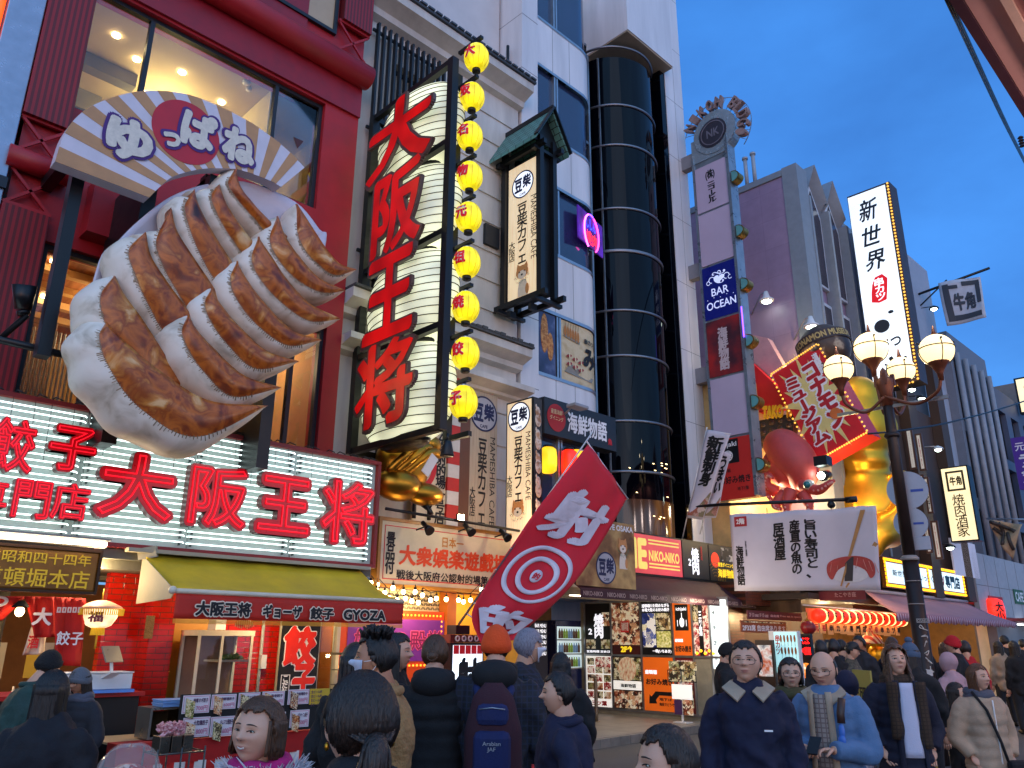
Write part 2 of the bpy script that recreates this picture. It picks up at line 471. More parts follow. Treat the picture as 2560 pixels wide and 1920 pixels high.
def frr(mb,x0,y0,x1,y1,w,z0,z1,vs=(),hs=()):
 """a window or sign frame with optional mullions"""
 mb.box(x0,y0,z0,x1,y0+w,z1);mb.box(x0,y1-w,z0,x1,y1,z1)
 mb.box(x0,y0+w,z0,x0+w,y1-w,z1);mb.box(x1-w,y0+w,z0,x1,y1-w,z1)
 for x in vs:mb.box(x-w/2,y0+w,z0,x+w/2,y1-w,z1)
 for y in hs:mb.box(x0+w,y-w/2,z0,x1-w,y+w/2,z1-0.003)
 return mb
def LPT(name,parent,loc,power,col,r=0.05):
 l=bpy.data.lights.new(name,'POINT');l.energy=power;l.color=col;l.shadow_soft_size=r
 o=bpy.data.objects.new(name,l);COL.objects.link(o);o.parent=parent;o.location=loc
 return o
def SPA(pts,n=8,closed=False):
 """Catmull-Rom through the points"""
 P=[np.array(p,float)for p in pts];k=len(P);out=[]
 m=k if closed else k-1
 for i in range(m):
  p0=P[(i-1)%k]if closed or i>0 else 2*P[0]-P[1]
  p1=P[i];p2=P[(i+1)%k]
  p3=P[(i+2)%k]if closed or i<k-2 else 2*P[-1]-P[-2]
  for j in range(n):
   t=j/n
   out.append(tuple(0.5*((2*p1)+(-p0+p2)*t+(2*p0-5*p1+4*p2-p3)*t*t+(-p0+3*p1-3*p2+p3)*t**3)))
 if not closed:out.append(tuple(P[-1]))
 return out
# -- the setting: road, pavement
asph=mat('asphalt',(0.055,0.055,0.06),rough=0.75,var=0.35,vs=1.3,bump=0.25,bs=90)
g=MB();g.box(-60,-40,-0.3,260,9.42,0.0)
tag(g.build('road',asph),kind='structure')
pv=brickmat('paving tiles','#8d8478','#9a9186','#5d574f',w=0.6,h=0.6,ms=0.006,rough=0.45,offset=0.0,bump=0.15,var=0.2)
g=MB();g.box(-60,9.42,-0.3,260,60,-0.004)
tag(g.build('ground',asph),kind='structure')
g=MB();g.prism([(6.4,9.44),(11.4,9.42),(15.35,9.72),(15.9,10.3),(15.9,15.4),(6.4,15.4)],-0.004,0.15)
tag(g.build('pavement',pv),kind='structure')
kb=MB()
kpts=[(6.4,9.40),(11.4,9.38),(15.37,9.68),(15.94,10.28),(15.94,11.2)]
for a,b in zip(kpts[:-1],kpts[1:]):
 a=Vector((*a,0));b=Vector((*b,0));n=max(1,int((b-a).length/0.3))
 for i in range(n):
  p=a.lerp(b,i/n);q=a.lerp(b,(i+1)/n);d=(q-p).normalized()*0.004
  kb.bar((p+d)+Vector((0,0,0.07)),(q-d)+Vector((0,0,0.07)),0.07,0.148)
tag(kb.build('kerb',mat('kerb tile','#7d746a',rough=0.5,var=0.3,vs=4,bump=0.1),bevel=0.006),kind='structure')
mh=thing('manhole_cover','round iron manhole cover set in the asphalt behind the navy-jacket men','manhole',loc=(11.0,7.4,0.004))
m_=MB();m_.lathe([(0.33,0.0),(0.33,0.006),(0.30,0.006),(0.295,0.003),(0.0,0.003)],32);m_.build('cover',mat('cast iron','#4a4744',rough=0.5,metal=0.6,bump=0.3),mh)
g=MB();g.box(18.2,7.0,-0.004,120,8.3,0.10)
tag(g.build('pavement',pv),kind='structure')
# -- shared materials
BLACKM=mat('black steel','#15171b',rough=0.4,metal=0.3,var=0.25,vs=3)
DARKM=mat('dark window frame','#2a2c31',rough=0.4,metal=0.4)
ALU=mat('brushed aluminium','#a8abb0',rough=0.32,metal=0.85,var=0.15)
WHITEP=mat('white paint','#d9d6d2',rough=0.5,var=0.1)
GREYP=mat('grey paint','#7c7f84',rough=0.55,var=0.15)
REDWALL=mat('red painted cladding','#a3141f',rough=0.5,var=0.18,vs=2.5,bump=0.08,bs=30)
REDRIB=wavemat('red ribbed sheet','#8f1019','#5d0a10',16.0,'X',rough=0.5)
WIN=glass('window glass','#eef2f4',1.0)
DARKGLASS=mat('dark tinted glass','#03040a',rough=0.03,var=0,spec=0.16)
BLUEGLASS=mat('office glass','#26314d',rough=0.08,var=0.25,vs=0.6,spec=0.9)
BKI=mat('black ink','#0d0c0f',rough=0.6,var=0)
WHI=mat('white ink','#e8e4e2',rough=0.5,var=0)
REDINK=mat('red ink','#c4121c',rough=0.5,var=0)
CREAM=mat('cream wall','#c9bda2',rough=0.7)
WOOD=RMAT('light timber',[(0.3,'#b48a5c'),(0.5,'#d0a878'),(0.7,'#c39766')],scale=6,stretch=(8,0.6,8),rough=0.5)
BULB=mat('warm bulb','#fff0cf',rough=0.3,es=28,ecol='#ffcf8a',var=0)
DOWN=mat('downlight','#fff0d0',rough=0.3,es=40,ecol='#ffdca0',var=0)
GOLD=mat('gold leaf','#b8862e',rough=0.36,metal=1.0,var=0.15,vs=3,bump=0.05,bs=15)
# -- red restaurant building
rb=thing('restaurant_building','red clad restaurant building with big lit windows behind the dumpling sign','building',F_S(0,9.8,0))
W1=(1.99,7.96,5.46,9.86);W2=(2.02,4.15,5.82,6.12);W3=(5.0,11.35,6.0,13.2)
w=MB();wall_holes(w,1.55,2.6,6.08,14.5,[W1,W2],0.35);w.box(1.55,14.3,-6,6.08,14.5,-0.36)
w.box(1.55,2.6,-6,1.57,14.5,-0.36);w.box(6.06,2.6,-6,6.08,14.5,-0.36)
w.build('wall',REDWALL,rb)
c=MB();c.box(1.5,7.55,0.003,2.0,14.4,0.16);c.box(1.5,2.6,0.003,1.98,6.35,0.16)
c.build('ribbed_column',REDRIB,rb)
t=MB();
for y0 in(6.4,7.08):
 for a,b in(((1.52,y0),(1.98,y0+0.44)),((1.98,y0),(1.52,y0+0.44))):t.bar((*a,0.08),(*b,0.08),0.035)
 t.bar((1.5,y0,0.08),(2.0,y0,0.08),0.04);t.bar((1.5,y0+0.46,0.08),(2.0,y0+0.46,0.08),0.04)
t.build('lattice_band',REDWALL,rb)
t=MB();t.tube([(1.45,6.96,0.12),(2.1,6.96,0.12)],0.13,14);t.build('rounded_ledge',REDWALL,rb)
t=MB();t.tube([(1.9,10.62,0.16),(6.12,10.62,0.16)],0.2,18);t.build('rounded_ledge',REDWALL,rb)
t=MB();t.box(1.99,9.9,0.003,6.08,10.5,0.05);t.box(1.55,10.8,0.003,4.98,13,0.04);t.build('fascia',mat('deep red fascia','#8a0f22',rough=0.45,var=0.2),rb)
c=MB();c.box(5.55,11.5,0.003,6.1,14.4,0.18);c.build('ribbed_column',REDRIB,rb)
t=MB()
for a,b in(((5.52,10.9),(6.08,11.45)),((6.08,10.9),(5.52,11.45))):t.bar((*a,0.1),(*b,0.1),0.035)
t.bar((5.5,11.48,0.1),(6.1,11.48,0.1),0.05);t.build('lattice_band',REDWALL,rb)
uw=MB();frr(uw,4.0,11.2,5.5,13.4,0.06,0.01,0.07);uf=uw.build('window',DARKM,rb)
up=MB();up.box(4.06,11.26,0.012,5.44,13.34,0.03);up.build('pane',mat('lit blind','#8f8576',rough=0.6,es=0.12,ecol='#d8b98a'),uf)
t=MB();t.box(2.35,6.28,0.003,3.35,6.98,0.28);t.build('ledge_box',REDWALL,rb)
def red_window(b,vs,name='window'):
 f=MB();frr(f,*b,0.06,-0.17,-0.08,vs=vs);fo=f.build(name,DARKM,rb)
 p=MB();p.box(b[0]+0.06,b[1]+0.06,-0.13,b[2]-0.06,b[3]-0.06,-0.125);p.build('pane',WIN,fo)
v1=lp(rb,'A',920,300)[0];v2=lp(rb,'A',1690,690)[0]
red_window(W1,(v1,v2));red_window(W2,(2.75,3.6,4.5,5.35))
def room(b,z0,z1,wallm,ceilm,floorm):
 x0,y0,x1,y1=b
 r=MB();r.box(x0,y0,z0-0.05,x1,y1,z0);r.box(x0-0.05,y0,z0,x0,y1,z1);r.box(x1,y0,z0,x1+0.05,y1,z1)
 r.build('room_wall',wallm,rb)
 r=MB();r.box(x0,y1,z0,x1,y1+0.05,z1);r.build('ceiling',ceilm,rb)
 r=MB();r.box(x0,y0-0.05,z0,x1,y0,z1);r.build('room_floor',floorm,rb)
cw=mat('restaurant ceiling','#b5a27c',rough=0.8,var=0.08,vs=2)
room((1.7,7.7,5.9,9.95),-4.2,-0.36,mat('restaurant wall','#b39f74',rough=0.8),cw,WOOD)
room((1.7,3.9,5.95,6.3),-4.2,-0.36,mat('restaurant wall low','#b98f5b',rough=0.7),RMAT('timber ceiling',[(0.3,'#8a4f26'),(0.55,'#a9683a'),(0.75,'#7b431f')],3,stretch=(6,0.4,0.6)),WOOD)
def downlights(pts,y,parent,r=0.055):
 for k,(x,z)in enumerate(pts):
  d=MB();d.cyl((x,y,z),(x,y-0.02,z),r,14);d.build('downlight',DOWN,parent)
D1=[(2.55,-0.9),(2.95,-1.2),(3.55,-1.0),(4.3,-1.25),(3.35,-1.9),(4.6,-1.7),(4.95,-0.95),(2.5,-2.6),(3.6,-3.0),(4.7,-3.0)]
downlights(D1,9.945,rb)
downlights([(2.35,-0.9),(2.6,-2.2),(4.4,-1.4),(5.4,-1.0),(5.2,-2.8)],6.29,rb)
LPT('ceiling_lamp',rb,(3.6,9.5,-1.7),110,(1,0.74,0.32),0.3)
LPT('ceiling_lamp',rb,(3.4,5.95,-1.6),80,(1,0.70,0.36),0.3)
LPT('ceiling_lamp',rb,(5.3,5.95,-1.4),40,(1,0.72,0.4),0.3)
t=MB();t.box(1.72,9.72,-1.75,3.1,9.94,-1.55);t.box(1.72,9.6,-2.6,2.9,9.94,-2.5);t.build('ceiling_beam',mat('dark beam','#6a6048',rough=0.7),rb)
t=MB();t.tube(SPA([(1.8,9.3,-3.4),(1.95,9.62,-3.2),(2.3,9.66,-3.0),(2.9,9.55,-3.0),(3.05,9.2,-3.1)],6),0.03,8);t.build('duct_rail',DARKM,rb)
t=MB();t.box(3.0,9.45,-1.92,3.16,9.68,-1.9);t.build('exit_light',mat('exit light','#cfeee0',es=2.0,ecol='#b9f0da',var=0),rb)
t=MB();t.cyl((4.45,9.945,-0.62),(4.45,9.90,-0.62),0.045,14);t.cyl((4.35,9.945,-0.5),(4.35,9.90,-0.5),0.06,14);t.build('smoke_detector',WHITEP,rb)
t=MB();t.box(4.72,7.96,-1.62,4.76,9.94,-0.40);t.build('partition',mat('partition','#c9b98f',rough=0.7),rb)
t=MB();t.box(4.95,7.9,-1.75,5.45,9.4,-1.7);dr=t.build('inner_door',mat('inner door','#cdb880',rough=0.6),rb)
t=MB();t.cyl((5.38,8.6,-1.7),(5.38,8.6,-1.64),0.02,8);t.build('handle',DARKM,dr)
t=MB();t.prism([lp(rb,'A',*q,d=-0.122)for q in((1790,835),(1852,862),(1815,905))],-0.122,-0.12);t.build('door_mark',mat('door mark','#4a2428',rough=0.6),rb)
t=MB()
for k in range(5):t.box(1.75,6.2,-0.55-k*0.62,3.6,6.295,-0.43-k*0.62)
t.build('ceiling_batten',mat('pale batten','#d2a060',rough=0.6),rb)
t=MB();t.box(2.0,3.95,-2.1,2.8,5.9,-2.05);t.build('brick_panel',brickmat('inner brick','#6d4a38','#7d5a45','#3d2d24',w=0.2,h=0.06),rb)
t=MB()
for k in range(16):t.cyl((2.1+k*0.05,4.0,-1.0),(2.1+k*0.05,5.4,-1.0),0.014,6)
t.build('bead_curtain',mat('beads','#b3a58a',rough=0.4),rb)
t=MB();t.box(4.75,4.1,-0.9,4.8,6.2,-0.42);t.box(5.1,4.1,-1.3,5.15,6.0,-0.9);t.build('pillar',mat('inner pillar','#c8a271',rough=0.6),rb)
nb=thing('panelled_building','pale metal-panelled building at the far left edge with an orange glow','building',F_S(0,9.8,0))
t=MB();t.box(-6,0,-7,1.10,16,-0.35);t.build('wall',mat('slate wall','#5a4f4a',rough=0.6,var=0.2),nb)
pl=mat('pale metal panel','#9aa4b4',rough=0.25,metal=0.5,var=0.15)
for y0,y1 in((2.6,6.55),(6.62,10.0),(10.07,13.4)):
 t=MB();t.box(1.12,y0,-0.35,1.49,y1,0.12);t.build('panel',pl,nb,bevel=0.01)
t=MB();t.box(1.1,6.52,-0.3,1.5,6.66,0.16);t.build('band',DARKM,nb)
t=MB();t.tube([(1.06,3,0.02),(1.06,14,0.02)],0.045,8);t.build('light_strip',mat('orange strip','#ff5a1e',es=2.2,ecol='#ff4a12',var=0),nb)
t=MB()
for k in range(30):t.box(-0.5,6.2+k*0.2,-0.34,0.98,6.3+k*0.2,-0.28)
t.build('louvre',mat('louvre','#8f8d8c',rough=0.5),nb)
# -- fan sign
fs=thing('fan_sign','giant open folding fan board with tan rays, red sun and purple-edged kana','sign',F_S(2.9,8.05,6.9))
OUT=lps(fs,'A',[(335,985),(395,810),(500,685),(640,610),(800,565),(960,553),(1140,575),(1320,640),(1500,730),(1650,830),(1770,930),(1858,1022)])
INN=lps(fs,'A',[(910,1205),(985,1130),(1050,1080),(1130,1052),(1200,1036),(1270,1027),(1360,1027),(1440,1032),(1510,1050),(1580,1075),(1650,1103),(1715,1140)])
so_=SPA(OUT,6);si_=SPA(INN,6);nO=len(so_)
t=MB();t.prism([tuple(p)for p in so_]+[tuple(p)for p in si_[::-1]],-0.16,0.0);t.build('board',mat('fan white','#cfc9d2',rough=0.45,var=0.08),fs)
t=MB();NS=22
for k in range(NS):
 if k%2:continue
 a=int(k/NS*(nO-1));b=int((k+1)/NS*(nO-1))
 poly=[so_[i]for i in range(a,b+1)]+[si_[i]for i in range(b,a-1,-1)]
 t.prism(poly,0.0005,0.004)
t.build('ray',mat('fan tan','#b98a5c',rough=0.5,var=0.12),fs)
e=lps(fs,'A',[(1130+205*cos(a)+25*sin(a),808+40*cos(a)+195*sin(a))for a in[i*2*PI/40 for i in range(40)]])
t=MB();t.prism(e,0.005,0.008);t.build('red_sun',mat('fan red','#b71c2e',rough=0.5,var=0.1),fs)
purp=mat('purple edge','#4a1a6e',rough=0.5);crm=mat('fan lettering','#d8d0c0',rough=0.5,var=0.15,vs=20)
for ch,(u0,v0,u1,v1),sk in(('ゆ',(610,705,960,1010),0),('っ',(965,790,1120,920),0),('ぱ',(1075,665,1340,935),0),('ね',(1330,770,1575,1020),0)):
 b=lbox(fs,'A',u0,v0,u1,v1)
 t=MB();t.text(ch,b,bold=0.10,z=0.012,seg=14);t.build('letter_edge',purp,fs)
 q=0.035
 t=MB();t.text(ch,(b[0]+q,b[1]+q,b[2]-q,b[3]-q),bold=0.065,z=0.02,seg=14);t.build('letter',crm,fs)
t=MB()
for x in(-1.0,0.35):
 t.box(x-0.06,-2.6,-0.45,x+0.06,0.0,-0.3);t.box(x-0.06,-0.2,-1.7,x+0.06,-0.06,-0.16)
t.build('support_post',BLACKM,fs)
# -- gyoza plate
gy=thing('dumpling_sign','huge plate of thirteen fried dumplings mounted above the neon sign','sign',F_S(3.5,8.25,5.2))
RP=[(470,640),(600,87),(700,-23),(840,-163),(1040,-313),(1270,-392),(1500,-403),(1800,-283),(1950,-113)]
RP=SPA(lps(gy,'D',RP+[(2460-u,600-v)for u,v in RP]),5,True);pcx,pcy=lp(gy,'D',1230,300)
t=MB();t.grid([[(pcx+(x-pcx)*k,pcy+(y-pcy)*k,z)for x,y in RP]for k,z in((0.6,-0.30),(0.97,-0.08),(1.0,0.0),(0.985,0.02),(0.93,-0.02),(0.78,-0.10),(0.01,-0.11))],closed=True)
t.build('plate',mat('plate white','#cfcbd8',rough=0.35,var=0.1,vs=2),gy)
fried=RMAT('fried skin',[(0.24,'#3d160a'),(0.37,'#84380f'),(0.47,'#b8621c'),(0.55,'#8f4210'),(0.63,'#c47c32'),(0.72,'#e0b47c')],scale=4.0,detail=8,rough=0.33,bump=0.18,dist=0.5)
dough=RMAT('dough skin',[(0.22,'#8a7f70'),(0.36,'#c4b8a4'),(0.5,'#ddd4c4'),(0.75,'#e4dccf')],scale=4,detail=6,rough=0.5,stretch=(1,1,1),bump=0.1,dist=0.5)
G_={'R1':((1810,-273),[(1820,-100),(1850,10),(1930,100),(2050,165)],[(1850,-230),(1900,-130),(2000,20),(2090,95)],(2180,130),75),'R2':((1695,-198),[(1650,-60),(1690,70),(1810,200),(1980,272)],[(1715,-170),(1745,-60),(1830,60),(1960,180)],(2110,258),85),'R3':((1580,-73),[(1540,60),(1580,190),(1710,335),(1900,445)],[(1605,-40),(1660,60),(1740,180),(1900,335)],(2085,430),95),'R4':((1450,75),[(1410,180),(1430,300),(1550,460),(1760,592)],[(1470,110),(1510,200),(1600,320),(1790,495)],(1970,560),100),'R5':((1295,240),[(1255,330),(1280,450),(1390,600),(1570,735)],[(1312,270),(1350,350),(1450,470),(1640,625)],(1830,690),105),'R6':((1150,405),[(1115,500),(1140,620),(1245,765),(1430,905)],[(1170,425),(1200,500),(1300,610),(1500,775)],(1725,850),112),'L1':((1445,-503),[(1395,-400),(1430,-310),(1540,-180),(1640,-90)],[(1455,-440),(1480,-350),(1570,-240),(1700,-130)],(1800,-40),80),'L2':((1345,-393),[(1295,-330),(1310,-220),(1410,-50),(1520,60)],[(1350,-385),(1380,-270),(1470,-130),(1600,10)],(1680,100),85),'L3':((1190,-363),[(1130,-260),(1140,-150),(1220,50),(1350,220)],[(1197,-350),(1215,-250),(1300,-90),(1430,90)],(1520,240),95),'L4':((1045,-248),[(960,-60),(975,80),(1070,260),(1200,420)],[(1055,-240),(1080,-100),(1180,60),(1320,250)],(1400,420),78),'L5':((885,-98),[(790,10),(820,170),(890,330),(1020,520)],[(900,-90),(920,50),(1020,210),(1180,420)],(1220,620),98),'L6':((700,165),[(620,280),(625,430),(720,640),(900,830)],[(720,185),(760,290),(870,440),(1010,640)],(1120,840),100),'L7':((650,445),[(610,545),(660,730),(850,980),(1210,1150)],[(690,490),(790,600),(960,740),(1280,925)],(1640,960),138),}
for nm,(ta,outp,inp,tb,wd)in G_.items():
 k=int(nm[1]);base=(0.06+0.055*k)if nm[0]=='R' else(0.0+0.05*k)
 if nm=='L7':base+=0.08
 hz=0.30
 dz=base+hz*0.75;TA=Vector(lp(gy,'D',*ta,d=base+0.12));TB=Vector(lp(gy,'D',*tb,d=base+0.12))
 ro=SPA([TA]+lps(gy,'D',outp,dz)+[TB],9);ri=SPA([TA]+lps(gy,'D',inp,dz)+[TB],9)
 n=len(ro);unit=(Vector(lp(gy,'D',1200,400))-Vector(lp(gy,'D',1000,400))).length/200.0
 B=[];Dg=[]
 for i in range(n):
  s=i/(n-1)
  o=Vector(ro[i]);q=Vector(ri[i])
  a=Vector(ro[max(0,i-1)]);b=Vector(ro[min(n-1,i+1)]);d=(b-a).normalized();nrm=Vector((d.y,-d.x))
  if(o-q).length>1e-4 and nrm.dot(o-q)<0:nrm=-nrm
  fat=sin(PI*min(1,max(0,s)))**0.6
  wob=1+0.10*sin(s*34)*(1 if nm=='L7' else 0.5)
  wdt=wd*unit*fat*wob*(1.25-0.5*s)
  hh=hz*(0.35+0.65*fat)
  row=[(q.x,q.y,base-0.12),(q.x,q.y,base+hh*0.8)]
  for m_ in range(1,8):
   f=m_/8;p=q.lerp(o,f);row.append((p.x,p.y,base+hh*(0.80+0.20*sin(PI*f))+0.012*noise.noise(Vector((p.x*5,p.y*5,k)))))
  row.append((o.x,o.y,base+hh*0.82));B.append(row)
  row=[(o.x,o.y,base+hh*0.82)]
  for m_ in range(1,9):
   f=m_/8;an=f*PI/2;p=o+nrm*wdt*sin(an)
   row.append((p.x,p.y,base+hh*0.82*cos(an)-0.06*f+0.008*noise.noise(Vector((p.x*9,p.y*9,k)))))
  p=o+nrm*wdt*0.9;row.append((p.x,p.y,base-0.14));Dg.append(row)
 pl_=MB()
 for i in range(6,n-6):
  for q_ in range(2):
   o=Vector(ro[i]).lerp(Vector(ro[i+1]),q_/2);d=Vector(ro[min(n-1,i+1)])-Vector(ro[i-1]);nr=Vector((d.y,-d.x)).normalized();nr=nr if nr.dot(o-Vector(ri[i]))>0 else-nr;L_=wd*unit*(0.07+0.13*random.random());a_=0.5
   z_=B[i][-1][2];pl_.bar((o.x-nr.x*0.01,o.y-nr.y*0.01,z_+0.006),(o.x+nr.x*L_,o.y+nr.y*L_,z_*0.975),0.006 if random.random()<0.6 else 0.010,0.008)
 t=MB();t.grid(Dg);do=t.build('dumpling',dough,gy,fixn=True)
 t=MB();t.grid(B);t.build('fried_base',fried,do,fixn=True);pl_.build('pleat_lines',mat('pleat line','#8a7458',rough=0.6),do)
t=MB();t.box(-0.9,-1.6,-1.4,-0.75,1.6,-0.30);t.box(0.8,-1.6,-1.4,0.95,1.6,-0.30);t.build('support_post',BLACKM,gy)
fl=thing('floodlight','black cylindrical floodlight on an arm in front of the red column','floodlight',loc=at('D',165,420,Y=8.6))
p0=fl.location.copy()
t=MB();a_=at('D',150,230,Y=8.55)-p0;b_=at('D',140,375,Y=8.6)-p0
t.cyl(b_,a_,0.075,18,0.11);t.cyl(b_+Vector((0,0,-0.01)),b_+Vector((0.02,0,-0.05)),0.06,14);t.build('head',BLACKM,fl)
t=MB();t.tube([b_+Vector((0.02,0,-0.04)),at('D',165,410,Y=8.6)-p0,at('D',10,545,Y=8.7)-p0],0.03,8);t.build('arm',BLACKM,fl)
t=MB();t.tube([at('D',-60,545,Y=8.7)-p0,at('D',480,672,Y=8.7)-p0],0.04,8);t.build('rail',BLACKM,fl)
# -- big neon shop sign
ns=thing('neon_shop_sign','long white neon tube signboard with large red letters above the yellow awning','sign',F_S(0,9.0,0))
NX0,NX1,NY0,NY1=-0.6,6.28,2.66,3.99
t=MB();t.box(NX0,NY0,-0.25,NX1,NY1,0.0);t.build('board',mat('sign board','#a4aca6',rough=0.5,var=0.12,vs=1.5),ns)
t=MB();t.box(NX0,NY1+0.002,-0.28,NX1+0.05,NY1+0.05,0.06);t.box(NX0,NY0-0.05,-0.28,NX1+0.05,NY0-0.002,0.06);t.box(NX1+0.003,NY0,-0.27,NX1+0.05,NY1,0.06)
t.build('frame',mat('red sign edge','#8d1f1c',rough=0.5,var=0.3),ns)
neon=mat('white neon','#eafcff',rough=0.3,es=3.2,ecol='#dff6f2',var=0)
rows=19
random.seed(4)
t=MB();clip=MB()
for k in range(rows):
 y=NY0+0.06+k*(NY1-NY0-0.12)/(rows-1)
 for(a,b)in((-0.5,1.0),(1.03,2.55),(2.60,3.75),(3.78,5.02),(5.06,6.2)):
  j=random.uniform(-0.008,0.008)
  t.tube([(a,y+j,0.03),(a+0.02,y+j,0.055),(b-0.02,y+j+0.006,0.055),(b,y+j,0.03)],0.0075,6)
  for x in(a+0.05,b-0.05):clip.box(x,y+j-0.03,0.001,x+0.008,y+j+0.006,0.05)
  clip.tube([(a+0.02,y+j,0.05),(a,y+j-0.02,0.04),(a+0.01,y+j-0.05,0.03)],0.004,5)
t.build('neon_tube',neon,ns);clip.build('tube_clip',mat('tube clip','#3a4446',rough=0.5),ns)
t=MB()
for k in range(26):
 x=1.7+k*0.18+random.uniform(-0.05,0.05)
 t.tube([(x,NY1+0.05,-0.05),(x+0.03,NY1+0.09,0.02),(x+0.1,NY1+0.06,0.05)],0.008,5)
 t.tube([(x,NY1+0.04,0.055),(x+0.01,NY1-random.uniform(0.1,0.6),0.065)],0.003,4)
t.build('wiring',mat('wire','#2b2b2d',rough=0.6),ns)
redface=mat('red channel letter','#a8000e',rough=0.3,es=0.30,ecol='#c80014',var=0.15,vs=4)
redneon=mat('red neon','#e01830',rough=0.3,es=1.1,ecol='#ff1428',var=0)
side=mat('letter return','#6d3a3a',rough=0.35,metal=0.4)
def neon_letter(ch,reg,u0,v0,u1,v1,bold):
 b=lbox(ns,reg,u0,v0,u1,v1,0.2)
 t=MB();t.text(ch,b,bold=bold,z=0.07,depth=0.115,seg=14);o=t.build('letter',side,ns)
 t=MB();t.text(ch,b,bold=bold*0.96,z=0.19,seg=14);t.build('letter_face',redface,o)
 c=bpy.data.curves.new('tmp','FONT');c.body=ch;c.size=1;c.fill_mode='NONE';c.bevel_depth=0.011;c.bevel_resolution=1;c.resolution_u=3;c.align_x='CENTER'
 q=bpy.data.objects.new('tmp',c);me=q.to_mesh()
 v=np.array([tuple(p.co)for p in me.vertices]);f=[tuple(p.vertices)for p in me.polygons]
 q.to_mesh_clear();bpy.data.objects.remove(q);bpy.data.curves.remove(c)
 lo=v.min(0);hi=v.max(0);ins=bold*0.75
 sx=(b[2]-b[0])/(hi[0]-lo[0]+2*ins);sy=(b[3]-b[1])/(hi[1]-lo[1]+2*ins)
 v=(v-(lo+hi)/2)*np.array([sx,sy,sx])+np.array([(b[0]+b[2])/2,(b[1]+b[3])/2,0.203])
 t=MB();t.add([tuple(p)for p in v],f,True);t.build('neon_line',redneon,o)
for a in(('大','O',207,973,386,1127,0.075),('阪','O',405,1003,540,1143,0.06),('王','O',553,1023,677,1158,0.085),('将','O',692,1035,812,1180,0.06),('餃','O',-22,900,80,1022,0.045),('子','O',103,917,212,1022,0.06),('専','O',-90,1030,20,1112,0.045),('門','O',27,1035,112,1122,0.045),('店','O',110,1042,195,1125,0.045)):
 neon_letter(*a)
t=MB();t.box(-0.6,2.50,-0.2,6.3,2.60,0.0);t.build('lower_beam',mat('grey fascia','#585a52',rough=0.6,var=0.2),ns)
# -- bronze shop board with a tube lamp
bb=thing('bronze_shop_board','bronze coloured board with gold brush characters under a lit white tube','sign',F_S(0,8.6,0,0,0))
b=lbox(bb,'G',-300,335,600,585);b=(b[0],lp(bb,'G',560,588)[1],lp(bb,'G',595,470)[0],lp(bb,'G',620,345)[1])
t=MB();t.box(b[0],b[1],-0.12,b[2],b[3],0.0);t.build('board',RMAT('bronze',[(0.3,'#5f3a12'),(0.5,'#8a5a1e'),(0.7,'#6b4213')],1.5,rough=0.35,metal=0.5),bb,bevel=0.02)
t=MB();frr(t,b[0]-0.02,b[1]-0.02,b[2]+0.02,b[3]+0.02,0.025,-0.1,0.012);t.build('frame',mat('dark bronze','#3b2410',rough=0.4,metal=0.5),bb)
gl=mat('gold lettering','#d9a92e',rough=0.3,metal=0.7,es=0.12,ecol='#e0a820')
t=MB();t.text('創業昭和四十四年',lbox(bb,'G',-200,335,560,410),bold=0.012,z=0.006,nib=0.6);t.text('道頓堀本店',lbox(bb,'G',-130,440,545,555),bold=0.012,z=0.006,nib=0.6);t.build('lettering',gl,bb)
t=MB();t.cyl((b[0],b[3]+0.075,0.06),(b[2]+0.02,b[3]+0.075,0.06),0.022,12);t.build('lamp_tube',mat('tube lamp','#fff4e4',es=14,ecol='#ffe9cf',var=0),bb)
t=MB();t.box(b[0],b[3]+0.05,-0.1,b[2]+0.05,b[3]+0.13,0.0);t.box(b[0],b[3]+0.11,0.0,b[2]+0.05,b[3]+0.13,0.10);t.build('lamp_housing',mat('lamp housing','#8d8a80',rough=0.5),bb)
# -- shop behind: tile wall, door, ceiling
sh=thing('dumpling_shop','open dumpling shop front with glossy red wall tiles and an ochre door','shop',F_S(0,9.6,0))
tile=brickmat('red glazed tile','#a8140c','#b81a10','#5a2a20',w=0.235,h=0.062,ms=0.004,rough=0.16,bump=0.4)
tx0=lp(sh,'G',610,900)[0];td0=lp(sh,'G',1000,900)[0]
t=MB();t.box(tx0,0,-0.12,td0,2.45,0.0);t.build('tiled_wall',tile,sh)
t=MB();t.box(tx0+0.42,0,0.003,td0-0.003,2.45,0.24);t.build('tiled_pier',tile,sh)
t=MB();t.box(td0+0.003,0,-0.1,td0+0.70,2.3,-0.03);dr=t.build('door',mat('ochre door','#b8780f',rough=0.45,var=0.15),sh)
kx,ky=lp(sh,'G',1010,1075)
t=MB();t.ball((kx,ky,0.03),0.032);t.ball((kx,ky-0.085,0.0),0.022);t.cyl((kx,ky,-0.03),(kx,ky,0.03),0.014);t.build('door_knob',mat('brass','#b9954c',rough=0.2,metal=1),dr)
t=MB();t.box(td0+0.71,0,-0.12,5.38,2.45,0.0);t.build('tiled_wall',tile,sh)
t=MB();t.box(-4,2.40,-0.6,6.3,2.52,0.5);t.build('soffit',mat('shop soffit','#6e6a58',rough=0.7,var=0.2),sh)
t=MB();t.box(-3,0,-4.1,6.5,2.5,-4.0);t.box(-3,2.45,-4.0,tx0,2.52,-0.12);t.build('back_wall',mat('kitchen wall','#b57b46',rough=0.7,var=0.3,vs=2),sh)
t=MB();t.box(-3,0.0,-4,tx0-0.2,1.0,-0.8);t.build('counter',mat('kitchen steel','#8b8780',rough=0.35,metal=0.7),sh)
t=MB();fw=(5.40,0.0,6.28,2.35);frr(t,*fw,0.05,-0.08,0.02,vs=(5.95,));wf=t.build('window_frame',mat('cream frame','#cfc3a8',rough=0.5),sh)
